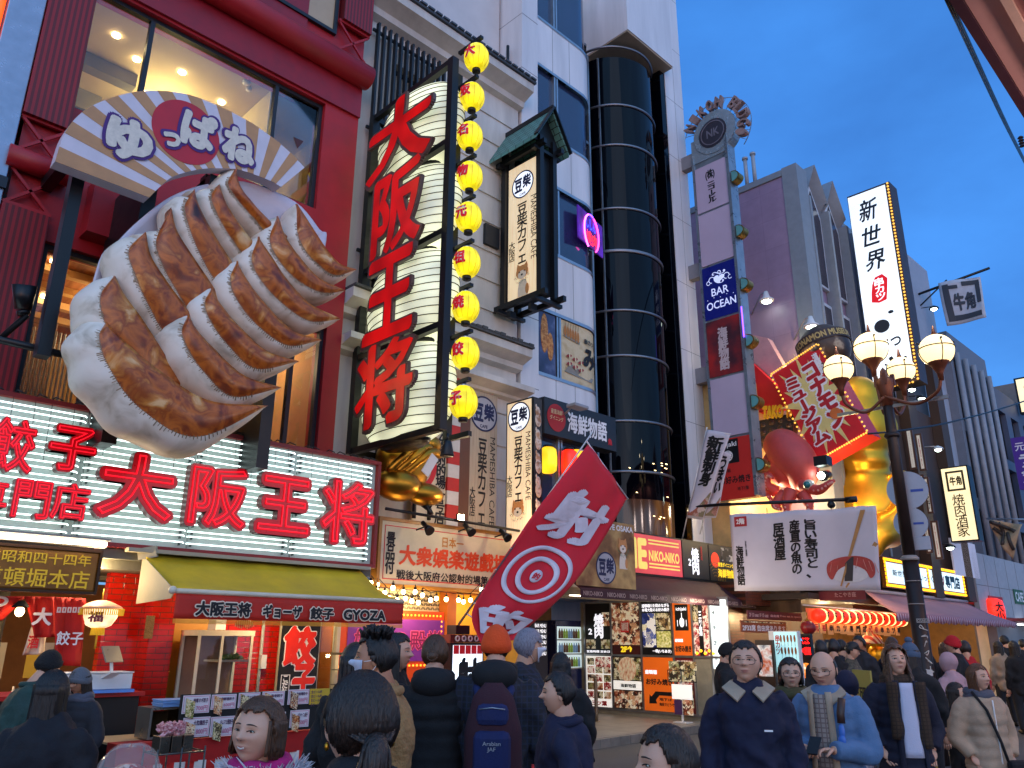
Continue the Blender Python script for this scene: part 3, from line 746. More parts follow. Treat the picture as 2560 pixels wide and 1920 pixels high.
t=MB();t.box(5.45,0.05,-0.05,6.23,2.3,-0.045);t.build('pane',WIN,wf)
t=MB();P=[]
for j in range(2):
 P.append([(5.98+0.004*i,2.25-j*1.9,-0.5+0.035*sin(i*0.55))for i in range(60)])
t.grid(P);P2=[]
t.build('curtain',mat('lace curtain','#d5cdb4',rough=0.8,var=0.1),sh)
t=MB();t.box(-3,2.35,-0.95,6.3,2.9,-0.62);t.build('lintel',mat('shop soffit','#6e6a58'),sh)
random.seed(12)
t=MB();t.box(0.4,1.75,-3.4,2.6,2.35,-2.2);t.build('range_hood',mat('hood steel','#9a958a',rough=0.3,metal=0.8),sh)
for k in range(12):
 x=0.3+k*0.25;t=MB();t.box(x,1.25+0.03*(k%3),-0.9-0.5*(k%2),x+0.16,1.62+0.03*(k%2),-0.895-0.5*(k%2));o=t.build('menu_slip',mat('slip %d'%(k%3),['#d9cfae','#d8b23a','#c8bfb8'][k%3],rough=0.7),None);o.matrix_basis=sh.matrix_basis.copy();tag(o,'paper menu slips hanging in a row inside the left shop','menu slip','menu slips in the left shop')
t=MB();t.cyl((2.3,0,-0.35),(2.3,2.4,-0.35),0.09,18);t.build('steel_column',mat('column steel','#8f8a7c',rough=0.25,metal=0.8),sh)
LPT('shop_lamp',sh,(5.9,2.2,-0.3),26,(1,0.82,0.5),0.08)
LPT('shop_lamp',sh,(1.6,2.3,-1.5),110,(1,0.68,0.36),0.1)
LPT('shop_lamp',sh,(2.9,2.34,0.55),36,(1,0.74,0.42),0.06)
LPT('shop_lamp',sh,(4.8,2.25,0.75),65,(1,0.80,0.5),0.08)
t=MB();q=lbox(sh,'G',885,730,935,870,0.25);t.box(q[0],q[1],0.243,q[2],q[3],0.262);pq=t.build('wooden_plaque',mat('carved wood','#6b4a22',rough=0.6,bump=0.8,bs=60),sh)
t=MB();x,y=lp(sh,'G',1580,1000);t.cyl((x,0.2,0.03),(x,2.3,0.03),0.02,10);t.build('pipe',mat('pipe grey','#8d8f8f',rough=0.4),sh)
t=MB();t.box(x-0.01,y-0.1,0.02,x+0.06,y+0.06,0.08);t.build('switch_box',WHITEP,sh)
random.seed(8)
t=MB()
for y in(1.35,1.7):t.box(0.2,y,-3.2,tx0-0.5,y+0.02,-2.6)
t.build('shelf',mat('shelf','#7a6a50',rough=0.6),sh)
for k in range(22):
 x=1.0+random.random()*2.0;z=random.choice([(1.0,-1.1),(1.37,-2.8),(1.72,-2.8)]);h=random.uniform(0.08,0.24);r=random.uniform(0.025,0.05)
 t=MB();t.lathe([(r,0),(r,h*0.65),(r*0.45,h*0.8),(r*0.45,h)],12,M=MT((x,z[0],z[1]))@MR(-PI/2,4,'X'))
 o=t.build('jar',mat('jar %d'%(k%4),['#8a2b1a','#c9b48a','#5b3a22','#d8d4c8'][k%4],rough=0.3),None)
 o.matrix_basis=sh.matrix_basis.copy();tag(o,'small jars and bottles standing on the kitchen shelves behind the shop counter','jar','kitchen jars')
# -- cloth banners, bulbs, lantern in the opening
cl=mat('red cloth','#b5180f',rough=0.8,var=0.2,bump=0.1)
def cloth(name,label,reg,pts,Y,m,cat='banner',group=None,nx=14,ny=10,amp=0.03):
 """a hanging cloth from 4 seen corners (tl, tr, br, bl) with soft folds"""
 c4=[at(reg,u,v,Y=Y)for u,v in pts];o0=c4[0].copy()
 M=F_S(o0.x,o0.y,o0.z);r=thing(name,label,cat,M,group);Mi=M.inverted()
 q=[Mi@c for c in c4];P=[]
 for j in range(ny+1):
  s=j/ny;row=[]
  for i in range(nx+1):
   f=i/nx;p=q[0].lerp(q[1],f).lerp(q[3].lerp(q[2],f),s)
   row.append((p.x,p.y,amp*sin(f*9+s*2)*(0.3+s)+0.006*sin(f*31)))
  P.append(row)
 t=MB();t.grid(P,flip=True);t.build('cloth',m,r,solid=0.006)
 return r
n1=cloth('noren_curtain','red cloth banner with white dumpling characters hanging behind the beanie man','G',[(330,615),(525,625),(500,1040),(330,1030)],9.0,cl)
t=MB();t.text('餃子',lbox(n1,'G',340,825,505,910,0.03),bold=0.02,z=0.045);t.build('lettering',WHI,n1)
n2=cloth('noren_curtain','red cloth banner with one big white stroke beside the bare bulb','G',[(150,612),(335,615),(345,860),(205,865)],9.02,cl)
t=MB();t.text('大',lbox(n2,'G',195,680,315,790,0.03),bold=0.04,z=0.045);t.build('lettering',WHI,n2)
t=MB()
for nn,(u0,u1)in((n1,(345,505)),):
 for k in range(5):
  x=u0+k*(u1-u0)/5
  b=lbox(nn,'G',x,678,x+24,712,0.03);frr(t,*b,0.012,0.04,0.046)
t.build('meander_border',WHI,n1)
n3=cloth('noren_curtain','red cloth swag at the left frame edge with a white curl','G',[(-150,612),(160,612),(20,760),(-150,780)],9.03,cl)
t=MB();t.text('つ',lbox(n3,'G',-90,610,50,680,0.03),bold=0.04,z=0.045);t.build('lettering',WHI,n3)
n4=cloth('white_banner','small white cloth with faint red writing under the red swag','G',[(190,800),(280,850),(275,965),(130,970)],9.2,mat('white cloth','#c9b9a6',rough=0.8))
t=MB();t.text('酒',lbox(n4,'G',165,850,235,930,0.03),bold=0.03,z=0.045);t.build('lettering',REDINK,n4)
def HBU(p,label,drop=0.14,group=None,r=0.032,capr=0.045):
 o=thing('bulb',label,'light bulb',loc=p,group=group)
 t=MB();t.ball((0,0,0),(r,r,r*1.15),14,10);t.build('globe',BULB,o)
 t=MB();t.cyl((0,0,r*0.9),(0,0,r*2.2),r*0.6,10);t.cyl((0,0,r*2.1),(0,0,drop),0.005,5);t.build('socket',BLACKM,o)
 return o
hb=HBU(at('G',120,705,Y=8.9),'bare round bulb under a black shade beside the red banners',0.12,r=0.04)
t=MB();t.lathe([(0.03,0.10),(0.075,0.045),(0.08,0.04),(0.03,0.09)],18);t.build('shade',BLACKM,hb)
ln=thing('fringed_lantern','white paper lantern with yellow fringe hanging by the red tile wall','lantern',loc=at('G',610,730,Y=9.0))
sc=0.19
t=MB();t.lathe([(0.35*sc,-0.62*sc),(0.62*sc,-0.5*sc),(0.85*sc,-0.1*sc),(0.9*sc,0.25*sc),(0.86*sc,0.4*sc)],24);lb=t.build('paper',glow('lantern paper','#ffd9a8',1.6,'#e8c9a0',0.5,9),ln)
t=MB();t.text('福',(-0.5*sc,-0.35*sc,0.25*sc,0.2*sc),bold=0.04,z=0.9*sc);t.build('print',mat('lantern print','#7a2a3a'),lb,M=F_S(0,0,0,-0.4))
t=MB();t.lathe([(1.15*sc,0.32*sc),(1.0*sc,0.48*sc),(0.5*sc,0.72*sc),(0.2*sc,0.8*sc)],24);t.build('cap',mat('lantern cap','#d9a48a',rough=0.6),ln)
t=MB()
for k in range(60):
 a=k*2*PI/60;t.bar((1.15*sc*cos(a),1.15*sc*sin(a),0.36*sc),(1.12*sc*cos(a),1.12*sc*sin(a),0.02*sc),0.014,0.006)
for k in range(24):
 a=k*2*PI/24;t.bar((0.3*sc*cos(a),0.3*sc*sin(a),-0.6*sc),(0.33*sc*cos(a),0.33*sc*sin(a),-1.0*sc),0.014,0.006)
t.build('fringe',mat('yellow fringe','#d8b21e',rough=0.7,es=0.25,ecol='#d8a81e'),ln)
t=MB();t.cyl((0,0,0.78*sc),(0,0,1.4*sc),0.006,6);t.cyl((0.0,0,-1.0*sc),(0.0,0,-1.7*sc),0.01,6);t.build('cord',mat('cord','#c9a21e'),ln)
LPT('lantern_light',ln,(0,0,0),4,(1,0.75,0.4),0.05)
# -- yellow awning
aw=thing('yellow_awning','mustard yellow roll-out awning with a red lettered valance','awning',F_S(0,9.0,0))
AX0,AX1=3.34,6.10
P=[]
for j in range(9):
 s=j/8;y=2.58-0.43*s-0.07*sin(PI*s);z=0.02+0.98*s
 P.append([(AX0+(AX1-AX0)*i/12,y+0.006*sin(i*2.1+j),z)for i in range(13)])
t=MB();t.grid(P);t.build('canopy',mat('mustard canvas','#c4a80e',rough=0.75,var=0.25,vs=2,bump=0.1),aw,solid=0.008)
t=MB();t.tube([(AX0-0.03,2.15,1.0),(AX1,2.15,1.0)],0.025,10);t.ball((AX0-0.04,2.155,1.0),0.04);t.build('front_bar',mat('bar cream','#c9c2ad',rough=0.4),aw)
P=[]
for j in range(5):
 s=j/4
 P.append([(AX0+(AX1-AX0)*i/60,2.125-0.235*s,1.005+0.012*sin(i*0.7)*s)for i in range(61)])
t=MB();t.grid(P,flip=True);va=t.build('valance',mat('valance red','#b3220f',rough=0.7,var=0.12),aw,solid=0.006)
t=MB()
for i in range(240):
 x=AX0+(AX1-AX0)*i/240;t.bar((x,1.888,1.01),(x+0.002,1.845,1.012),0.006,0.004)
t.build('fringe',mat('gold fringe','#c98e1a',rough=0.7),va)
tb=MB();tw=MB()
for st,u0,u1,reg,v0,v1 in(('大阪王将',1190,1530,'G',645,735),('ギョーザ',1600,1840,'G',665,745),('餃子',1890,2035,'G',680,755),('GYOZA',2088,2345,'G',690,762)):
 if st=='GYOZA':bx=lbox(aw,'H',140,695,398,760,1.02)
 else:bx=lbox(aw,reg,u0,v0,u1,v1,1.02)
 bo=0.05
 tb.text(st,bx,bold=bo,z=1.030,seg=10);q=0.012
 tw.text(st,(bx[0]-q,bx[1]-q,bx[2]+q,bx[3]+q),bold=bo+0.06,z=1.024,seg=12)
tw.build('letter_edge',mat('letter edge','#e8d8c0',rough=0.6),va);tb.build('lettering',BKI,va)
t=MB();t.quad((AX0-0.003,2.55,0.03),(AX0-0.003,2.05,0.03),(AX0-0.003,2.08,0.9),(AX0-0.003,2.15,0.98));t.build('side_flap',mat('side flap','#8a8674',rough=0.7),aw,solid=0.006)
t=MB();t.bar((AX0-0.05,2.56,0.02),(AX0+0.1,2.60,0.12),0.12,0.1);t.box(AX0-0.2,2.575,0.03,AX1+0.1,2.615,0.14);t.build('roller_box',mat('roller','#a09a84',rough=0.5),aw)
# -- furniture of the shop front
fr=thing('display_cabinet','tall glass-fronted cabinet with a cream frame in front of the ochre door','cabinet',F_S(0,9.0,0))
q=(4.07,0.35,4.74,1.80)
t=MB();t.box(q[0],q[1],-0.45,q[2],q[1]+0.05,0.0);t.box(q[0],q[3]-0.06,-0.45,q[2],q[3],0.0)
mx_=lp(fr,'G',1345,1000)[0]
for x in(q[0]+0.015,mx_,q[2]-0.03):t.box(x-0.015,q[1]+0.05,-0.02,x+0.015,q[3]-0.06,0.0)
for x in(q[0]+0.015,q[2]-0.015):t.box(x-0.015,q[1]+0.05,-0.45,x+0.015,q[3]-0.06,-0.42)
for y in(1.46,):t.box(mx_,y,-0.42,q[2]-0.03,y+0.02,-0.02)
t.build('frame',mat('cabinet frame','#cfc6ae',rough=0.4),fr)
t=MB();t.box(q[0],q[1],-0.47,q[2],q[3],-0.455);t.build('back_panel',mat('cabinet back','#8f6a50',rough=0.5),fr)
t=MB();t.box(q[0]+0.03,q[1]+0.05,-0.012,q[2]-0.03,q[3]-0.06,-0.009);t.build('pane',WIN,fr)
t=MB();
for k in range(7):t.ball((mx_+0.12+0.035*k,1.50+0.01*(k%3),-0.2-0.02*(k%2)),(0.04,0.03,0.035),8,6)
vg=t.build('cabbage',mat('cabbage','#6f8a45',rough=0.6,bump=0.6),None);vg.matrix_basis=fr.matrix_basis.copy();tag(vg,'bag of green cabbage pieces on the cabinet shelf','vegetables')
t=MB();t.box(4.30,1.805,-0.3,4.42,1.92,-0.1);o=t.build('paper_box',WHITEP,None);o.matrix_basis=fr.matrix_basis.copy();tag(o,'small white box standing on top of the glass cabinet','box')
fan=thing('paper_fan','small red and white folding fan on top of the glass cabinet','fan',F_S(4.52,8.86,1.805))
t=MB()
for k in range(12):
 a0=PI*(0.1+0.8*k/12);a1=PI*(0.1+0.8*(k+1)/12)
 t.prism([(0.03*cos(a0),0.03*sin(a0)),(0.13*cos(a0),0.13*sin(a0)),(0.13*cos(a1),0.13*sin(a1)),(0.03*cos(a1),0.03*sin(a1))],0.004*(k%2),0.004*(k%2)+0.002)
t.build('leaf',wavemat('fan leaf','#c83a28','#e0b8a0',40,'X'),fan)
bn=thing('dumpling_banner','tall black banner with huge red dumpling characters edged in white','banner',F_S(0,9.45,0))
q=lbox(bn,'G',1705,700,1940,1240);q=(q[0],0.55,q[2],1.95)
t=MB();t.box(*q[:2],0,*q[2:],0.008);t.build('cloth',BKI,bn)
rb2=MB();wb2=MB()
for ch,bx in(('餃',lbox(bn,'G',1725,790,1925,1040)),('子',lbox(bn,'G',1775,1020,1915,1240))):
 rb2.text(ch,bx,bold=0.055,z=0.018,nib=0.7,seg=12);k=0.012;wb2.text(ch,(bx[0]-k,bx[1]-k,bx[2]+k,bx[3]+k),bold=0.09,z=0.012,nib=0.7,seg=14)
wb2.build('letter_edge',WHI,bn);rb2.build('lettering',mat('hot red ink','#d8220e',rough=0.6,es=0.12,ecol='#d8220e'),bn)
bx=lbox(bn,'G',1705,1090,1760,1260)
t=MB();frr(t,bx[0],bx[1],bx[2],bx[3],0.008,0.01,0.014);t.text('こだわり',(bx[0]+0.02,bx[1]+0.01,bx[2]-0.02,bx[3]-0.01),bold=0.04,z=0.012,vertical=True);t.build('small_lettering',WHI,bn)
sc_=thing('snack_warmer','steel heated snack cabinet with fried food beside the black banner','food warmer',F_S(6.12,9.2,0.95))
t=MB();
for x in(0,0.5):t.tube(SPA([(x,0,0),(x,0.5,0),(x+(0.04 if x==0 else-0.04),0.58,0)],4),0.02,8)
t.box(-0.02,0.57,-0.3,0.52,0.60,0.02);t.box(0,0.2,-0.3,0.5,0.215,0.0);t.box(0,0.38,-0.3,0.5,0.395,0.0);t.box(-0.02,-0.95,-0.3,0.52,0.0,0.02);t.build('frame',mat('warmer steel','#8f8a80',rough=0.3,metal=0.8),sc_)
for i in range(10):
 t=MB();t.ball((0.06+0.09*(i%5),0.235+0.18*(i//5),-0.1),(0.045,0.03,0.04),8,6);o=t.build('fried_snack',mat('fried crumb','#a8622a',rough=0.7,bump=1.0,bs=80),None);o.matrix_basis=sc_.matrix_basis.copy();tag(o,'golden fried snacks lying on the warmer shelves','snack','fried snacks')
for i in range(6):
 t=MB();t.box(0.03+0.15*(i%3),0.01+0.075*(i//3),-0.2,0.16+0.15*(i%3),0.08+0.075*(i//3),-0.04);o=t.build('snack_box',mat('red carton','#b52a22',rough=0.6),None);o.matrix_basis=sc_.matrix_basis.copy();tag(o,'small red cartons stacked under the fried snacks','carton','red cartons')
LPT('warmer_lamp',sc_,(0.25,0.55,-0.1),2.5,(1,0.75,0.4),0.03)
ct=thing('checkout_counter','black counter with a red top beside the tiled wall','counter',F_S(0,8.5,0))
t=MB();t.box(2.1,0,-0.7,3.32,1.17,0);t.build('body',mat('matt black board','#15120f',rough=0.7,var=0.4,vs=6),ct)
t=MB();t.box(2.05,1.173,-0.72,3.36,1.21,0.03);t.build('top',mat('red counter top','#b01c14',rough=0.4),ct)
bxw=thing('white_tray_box','long white plastic box with a blue rim on the checkout counter','box',F_S(2.55,8.45,1.213))
t=MB();t.box(0,0.03,-0.3,0.66,0.17,0.0);t.box(-0.01,0.173,-0.31,0.67,0.185,0.01);t.build('tray',WHITEP,bxw,bevel=0.01)
t=MB();t.box(0.2,0.0,-0.3,0.68,0.027,0.04);t.build('blue_base',mat('blue plastic','#5f8fd8',rough=0.4),bxw)
tp=thing('tablet','upright payment tablet on a slim white stand on the counter','tablet',F_S(3.0,8.3,1.40,0.5,-0.5))
t=MB();t.box(-0.11,0.1,0,0.11,0.26,0.012);t.build('screen',mat('tablet back','#8c857a',rough=0.3,metal=0.4),tp)
t=MB();t.bar((0,0,-0.06),(0,0.18,-0.005),0.03,0.012);t.box(-0.07,-0.002,-0.12,0.07,0.008,0.0);t.build('stand',WHITEP,tp)
lc=thing('sales_counter','sales counter with a black card board front and red striped cloth','counter',F_S(0,7.62,0))
q=lbox(lc,'G',1095,1200,2010,1480);CX0=q[0]
ytop=lp(lc,'G',1110,1212)[1]+0.0;ybot=lp(lc,'G',1110,1482)[1]
t=MB();t.box(CX0,ybot,-0.03,5.35,ytop,0);t.build('card_board',mat('black card board','#0f0d0c',rough=0.7),lc)
t=MB();t.box(CX0-0.5,ybot-0.20,-0.25,5.4,ybot-0.01,-0.02);t.build('table_edge',mat('red cloth plain','#a8140f',rough=0.8),lc)
t=MB();P=[]
for j in range(3):P.append([(CX0-0.5+0.02*i,(ybot-0.19)*(1-j/2),-0.01+0.02*sin(i*0.5))for i in range(130)])
t.grid(P,flip=True);t.build('striped_cloth',wavemat('red white stripes','#c0180f','#d8cfc4',5.2,'X',rough=0.8),lc)
t=MB();t.box(CX0-0.5,ybot-0.03,-0.8,5.4,ybot-0.012,-0.26);t.build('table_top',WOOD,lc)
cardm=mat('price card','#d9cfd2',rough=0.5,var=0.05);pink=mat('pink card edge','#c8708a',rough=0.5);purpink=mat('card ink','#5a3a55',rough=0.6)
foodm=RMAT('dish photo',[(0.25,'#4a3a1c'),(0.42,'#7c8a35'),(0.55,'#c9a05a'),(0.7,'#e0d0a0')],40,kind='voronoi')
foodr=RMAT('dish photo red',[(0.25,'#5a1a10'),(0.45,'#b5521f'),(0.6,'#d88a3a'),(0.75,'#e8d0a8')],40,kind='voronoi')
cards=[('味噌ネギ餃子','700円',1115,1215,1280,1325,'G',0),('海鮮塩餃子','600円',1290,1210,1440,1300,'G',1),('葱マヨ餃子','700円',1455,1200,1585,1290,'G',0),('海老餃子','600円',1600,1192,1735,1280,'G',1),('辛味噌餃子','500円',1758,1180,1885,1270,'G',1),('大粒鶏餃子','800円',1115,1350,1278,1470,'G',1),('キムマヨ葱餃子','600円',1285,1345,1430,1465,'G',0),('肉餃子','500円',1450,1340,1590,1450,'G',0),('チーズ餃子','600円',1600,1320,1740,1430,'G',1),('ハラペーニョ餃子','500円',1770,1305,1885,1410,'G',1)]
for nm,pr,u0,v0,u1,v1,rg,fm in cards:
 x0,y0,x1,y1=lbox(lc,rg,u0,v0,u1,v1,0.01)
 o=thing('price_card','small pink-edged price card reading %s %s pinned to the black board'%(nm,pr),'price card',lc.matrix_basis.copy(),'price cards on the sales counter')
 t=MB();t.box(x0,y0,0.003,x1,y1,0.008);t.build('card',cardm,o)
 t=MB();frr(t,x0+0.008,y0+0.008,x1-0.008,y1-0.008,0.004,0.0085,0.0095);t.text(pr,(x0+(x1-x0)*0.5,y0+0.02,x1-0.02,y0+(y1-y0)*0.42),bold=0.02,z=0.010);t.build('price',pink,o)
 t=MB();t.text(nm,(x0+(x1-x0)*0.38,y0+(y1-y0)*0.58,x1-0.02,y1-0.025),bold=0.03,z=0.010);t.build('lettering',purpink,o)
 t=MB();cx,cy=x0+(x1-x0)*0.25,y0+(y1-y0)*0.3;w_=0.085
 pts=[(-0.6,1),(0.7,0.6),(0.6,-1.1),(-0.5,-0.8)]
 t.prism([(cx+w_*a*0.75,cy+w_*b_)for a,b_ in pts],0.014,0.03);t.build('dish_picture',foodr if fm else foodm,o)
yl=thing('drinks_card','yellow drinks price card at the right end of the black board','price card',lc.matrix_basis.copy())
x0,y0,x1,y1=lbox(lc,'G',1890,1175,2010,1270,0.01)
t=MB();t.box(x0,y0,0.003,x1,y1,0.008);t.build('card',mat('yellow card','#c9a52a',rough=0.5),yl)
t=MB();
for k in range(4):t.text('生ビール杯',(x0+0.015,y1-0.045-0.04*k,x0+0.14,y1-0.015-0.04*k),bold=0.02,z=0.010)
t.build('lettering',purpink,yl)
st=thing('steel_bin_rack','square steel bins in a wire rack holding snack packs by the counter','rack',F_S(0,6.9,0))
ox,oy=lp(st,'G',960,1460)
x1,_=lp(st,'G',1170,1460);yb=lp(st,'G',1060,1560)[1]
t=MB()
for k in range(3):
 a=ox+(x1-ox)*k/3;b_=ox+(x1-ox)*(k+1)/3-0.01
 frr(t,a,-0.09,b_,0.09,0.008,0,0.001)
t2=MB()
for k in range(3):
 a=ox+(x1-ox)*k/3;b_=ox+(x1-ox)*(k+1)/3-0.012
 t2.box(a,yb,-0.09,b_,oy-0.005,0.07)
t2.build('bin',mat('bin steel','#7b7468',rough=0.25,metal=0.9,var=0.3),st,bevel=0.004)
t=MB();X0,X1=ox-0.03,x1+0.07
for x in(X0,(X0+X1)/2,X1):
 for z in(-0.15,0.12):t.cyl((x,0.0,z),(x,yb+0.04,z),0.008,6)
for z in(-0.15,0.12):t.cyl((X0,yb,z),(X1,yb,z),0.007,6);t.cyl((X0,yb-0.3,z),(X1,yb-0.3,z),0.007,6)
for x in(X0,X1):t.cyl((x,yb,-0.15),(x,yb,0.12),0.007,6)
t.build('wire_stand',mat('wire stand','#5a5650',rough=0.3,metal=0.8),st)
random.seed(3)
pk=MB()
for k in range(40):
 c=Vector((ox+0.03+random.random()*(x1-ox)*0.55,oy+0.01+random.random()*0.06,-0.05+random.random()*0.1))
 R=MT(c)@MR(random.random()*3,4,'Z')@MR(random.random()*2,4,'X');pk.box(-0.035,-0.006,-0.02,0.035,0.006,0.02,R)
o=pk.build('snack_packs',RMAT('pink packs',[(0.3,'#8a3238'),(0.5,'#c9858a'),(0.7,'#e0c0bc')],60),None);o.matrix_basis=st.matrix_basis.copy();tag(o,'heap of pink snack packs filling the steel bins','snack packs',kind='stuff')
pb=thing('plastic_bag','bulging clear plastic bag of packs beside the steel bins','plastic bag',loc=at('G',790,1600,Y=6.7)+Vector((0,0,-0.12)))
t=MB();prof=[(0.005,0.21),(0.09,0.205),(0.17,0.16),(0.23,0.05),(0.26,-0.15),(0.22,-0.5)]
P=[]
for i,(r,z)in enumerate(SPA(prof,4)):
 P.append([(r*(1+0.13*sin(k*1.9+i*0.25)+0.1*sin(k*0.9))*cos(k*PI/14),r*0.8*(1+0.1*cos(k*2.3))*sin(k*PI/14),z+0.015*sin(k*1.3))for k in range(28)])
t.grid(P,closed=True)
bagm=mat('clear plastic','#cfc8c4',rough=0.18,alpha=0.22,var=0,bump=0.8,bs=14)
t.build('bag',bagm,pb)
t=MB();t.ball((0,0,-0.16),(0.22,0.17,0.25),16,10);t.build('contents',RMAT('bag contents',[(0.3,'#7d5048'),(0.5,'#c99a88'),(0.65,'#d9c9bd'),(0.8,'#a83a3a')],14,kind='voronoi'),pb)
gb=thing('glass_box','clear-sided box with a steel frame and blue lids beside the price cards','container',F_S(0,7.75,0))
x0,y0,x1,y1=lbox(gb,'G',910,1290,1105,1480)
t=MB();frr(t,x0,y0,x1,y1,0.02,-0.3,0.0);t.build('frame',mat('box steel','#8a8378',rough=0.3,metal=0.7),gb)
t=MB();t.box(x0+0.02,y0+0.02,-0.01,x1-0.02,y1-0.02,-0.006);t.build('pane',glass('acrylic','#d8cfc4',1.0),gb)
t=MB();t.box(x0+0.02,y0+0.02,-0.28,x1-0.02,y1-0.05,-0.26);t.build('back',mat('box back','#a79a86',rough=0.6),gb)
for k in range(2):
 o=thing('blue_lid',['blue plastic lid resting on the clear-sided box','second blue lid stacked on top of the other lid'][k],'lid',F_S(x0+0.09,7.72,y1+0.003+0.032*k))
 t=MB();t.box(0,0,-0.24,0.3,0.02,0.0);t.box(-0.006,0.0205,-0.25,0.306,0.029,0.006);t.build('lid',mat('lid blue','#6f97c8',rough=0.35),o,bevel=0.004)
# -- lantern tower sign
lt=thing('lantern_tower_sign','black steel frame tower holding four stacked giant white lanterns with red characters','sign',F_W(6.4,8.85,0))
fx=[lp(lt,'E',75,1310)[0],lp(lt,'E',650,1190)[0]]
FZ=-0.50
t=MB()
for x in fx:
 t.box(x-0.06,4.3,-0.06,x+0.06,10.1,0.06)
t.box(fx[0]-0.05,4.3,FZ-0.05,fx[0]+0.05,10.1,FZ+0.05)
for y in(4.33,5.78,7.2,8.66,10.06):
 t.box(fx[0],y-0.045,-0.045,fx[1],y+0.045,0.045)
 for x in fx[:1]:t.box(x-0.045,y-0.045,FZ,x+0.045,y+0.045,0)
t.build('frame',BLACKM,lt)
t=MB()
for y in(4.9,6.3,8.2,9.6):
 b_=MB();b_.box(fx[0]-1.3,y-0.09,-0.42,fx[0],y+0.09,-0.28);b_.build('wall_arm',BLACKM,lt)
t.bar((fx[0]-1.2,9.4,-0.3),(fx[0],8.3,-0.3),0.05);t.bar((fx[0]-1.2,6.2,-0.3),(fx[0],5.2,-0.3),0.05);t.bar((fx[0]-1.2,5.2,-0.3),(fx[0],6.2,-0.3),0.04)
t.build('wall_bracket',BLACKM,lt)
lwhite=glow('big lantern paper','#eef2c8',0.72,'#d9d8c0',0.55,1.6)
lred=glow('big lantern letter','#d00a0a',0.55,'#a80a0c',0.5,2.0)
ledge=mat('letter acrylic edge','#5d4a46',rough=0.3,var=0.1)
xc=(fx[0]+fx[1])/2
LB=[('大','B',(165,600,612,1120),9.33),('阪','B',(190,1050,548,1640),7.88),('王','E',(138,5,498,612),6.46),('将','E',(80,570,492,1180),5.02)]
RL=0.97
for ch,rg,(u0,v0,u1,v1),yc in LB:
 prof=[]
 H=1.33
 for i in range(25):
  f=i/24;a=(f-0.5)*PI
  prof.append((RL*(0.60+0.40*max(0,cos(a))**0.55),yc-H/2+H*f))
 prof=[(0.45,yc-H/2-0.04)]+prof+[(0.45,yc+H/2+0.04)]
 R=MT((xc,0,-0.95))@Matrix(((1,0,0),(0,0,1),(0,-1,0))).to_4x4()
 R=MT((xc,0,-0.62))@MR(-PI/2,4,'X')@Matrix.Scale(1,4)
 Mx=MT((xc,0,-0.20))@Matrix(((1,0,0),(0,0,1),(0,1,0))).to_4x4()
 t=MB();t.lathe(prof,40,M=Mx,ax=(1.0,0.42));lo=t.build('lantern',lwhite,lt,fixn=True)
 t=MB()
 for i in range(1,12):
  f=i/12;a=(f-0.5)*PI;r=RL*(0.60+0.40*max(0,cos(a))**0.55)+0.004;y=yc-H/2+H*f
  t.tube([(xc+r*cos(k*PI/20),y,-0.20+0.42*r*sin(k*PI/20))for k in range(40)],0.008,5,closed=True)
 t.build('lantern_rib',mat('lantern rib','#5c5a48',rough=0.6),lo)
 t=MB();t.lathe([(0.5,yc-H/2-0.06),(0.52,yc-H/2),(0.4,yc-H/2-0.1)],24,M=Mx,ax=(1,0.42));t.lathe([(0.4,yc+H/2),(0.44,yc+H/2+0.04),(0.3,yc+H/2+0.05)],24,M=Mx,ax=(1,0.42));t.build('lantern_cap',BLACKM,lo)
 b=lbox(lt,rg,u0+22,v0+22,u1-18,v1-26,0.27)
 t=MB();t.text(ch,(b[0]-0.03,b[1]-0.03,b[2]+0.03,b[3]+0.03),bold=0.054,z=0.215,depth=0.05,nib=0.75,seg=14);le=t.build('letter',ledge,lt)
 t=MB();t.text(ch,(b[0]+0.02,b[1]+0.02,b[2]-0.02,b[3]-0.02),bold=0.030,z=0.272,nib=0.75,seg=14);t.build('letter_face',lred,le)
yr=thing('lantern_rail','black post and arms carrying a column of nine yellow lanterns','lantern rail',F_W(6.75,7.42,0))
yx=[lp(yr,'B',770,500)[0],lp(yr,'B',940,240)[0]]
ycen=[('大','B',885,375),('阪','B',855,630),('名','B',842,885),('物','B',840,1145),('元','B',833,1410),('祖','E',823,95),('焼','E',815,385),('餃','E',813,685),('子','E',800,1000)]
ypos=[lp(yr,r,u,v,-0.02)for _,r,u,v in ycen]
t=MB();xp=yx[0]
t.box(xp-0.045,4.25,-0.045,xp+0.045,10.15,0.045)
for(x,y)in ypos:t.box(xp,y+0.27,-0.03,x+0.14,y+0.32,0.03)
t.box(xp,4.25,-0.03,ypos[-1][0]+0.17,4.32,0.03)
t.build('rail',BLACKM,yr)
ylw=glow('yellow lantern','#ffe81e',0.85,'#d8c400',0.35,8)
yrib=mat('yellow lantern rib','#b59a10',rough=0.5,es=0.25,ecol='#e8c810')
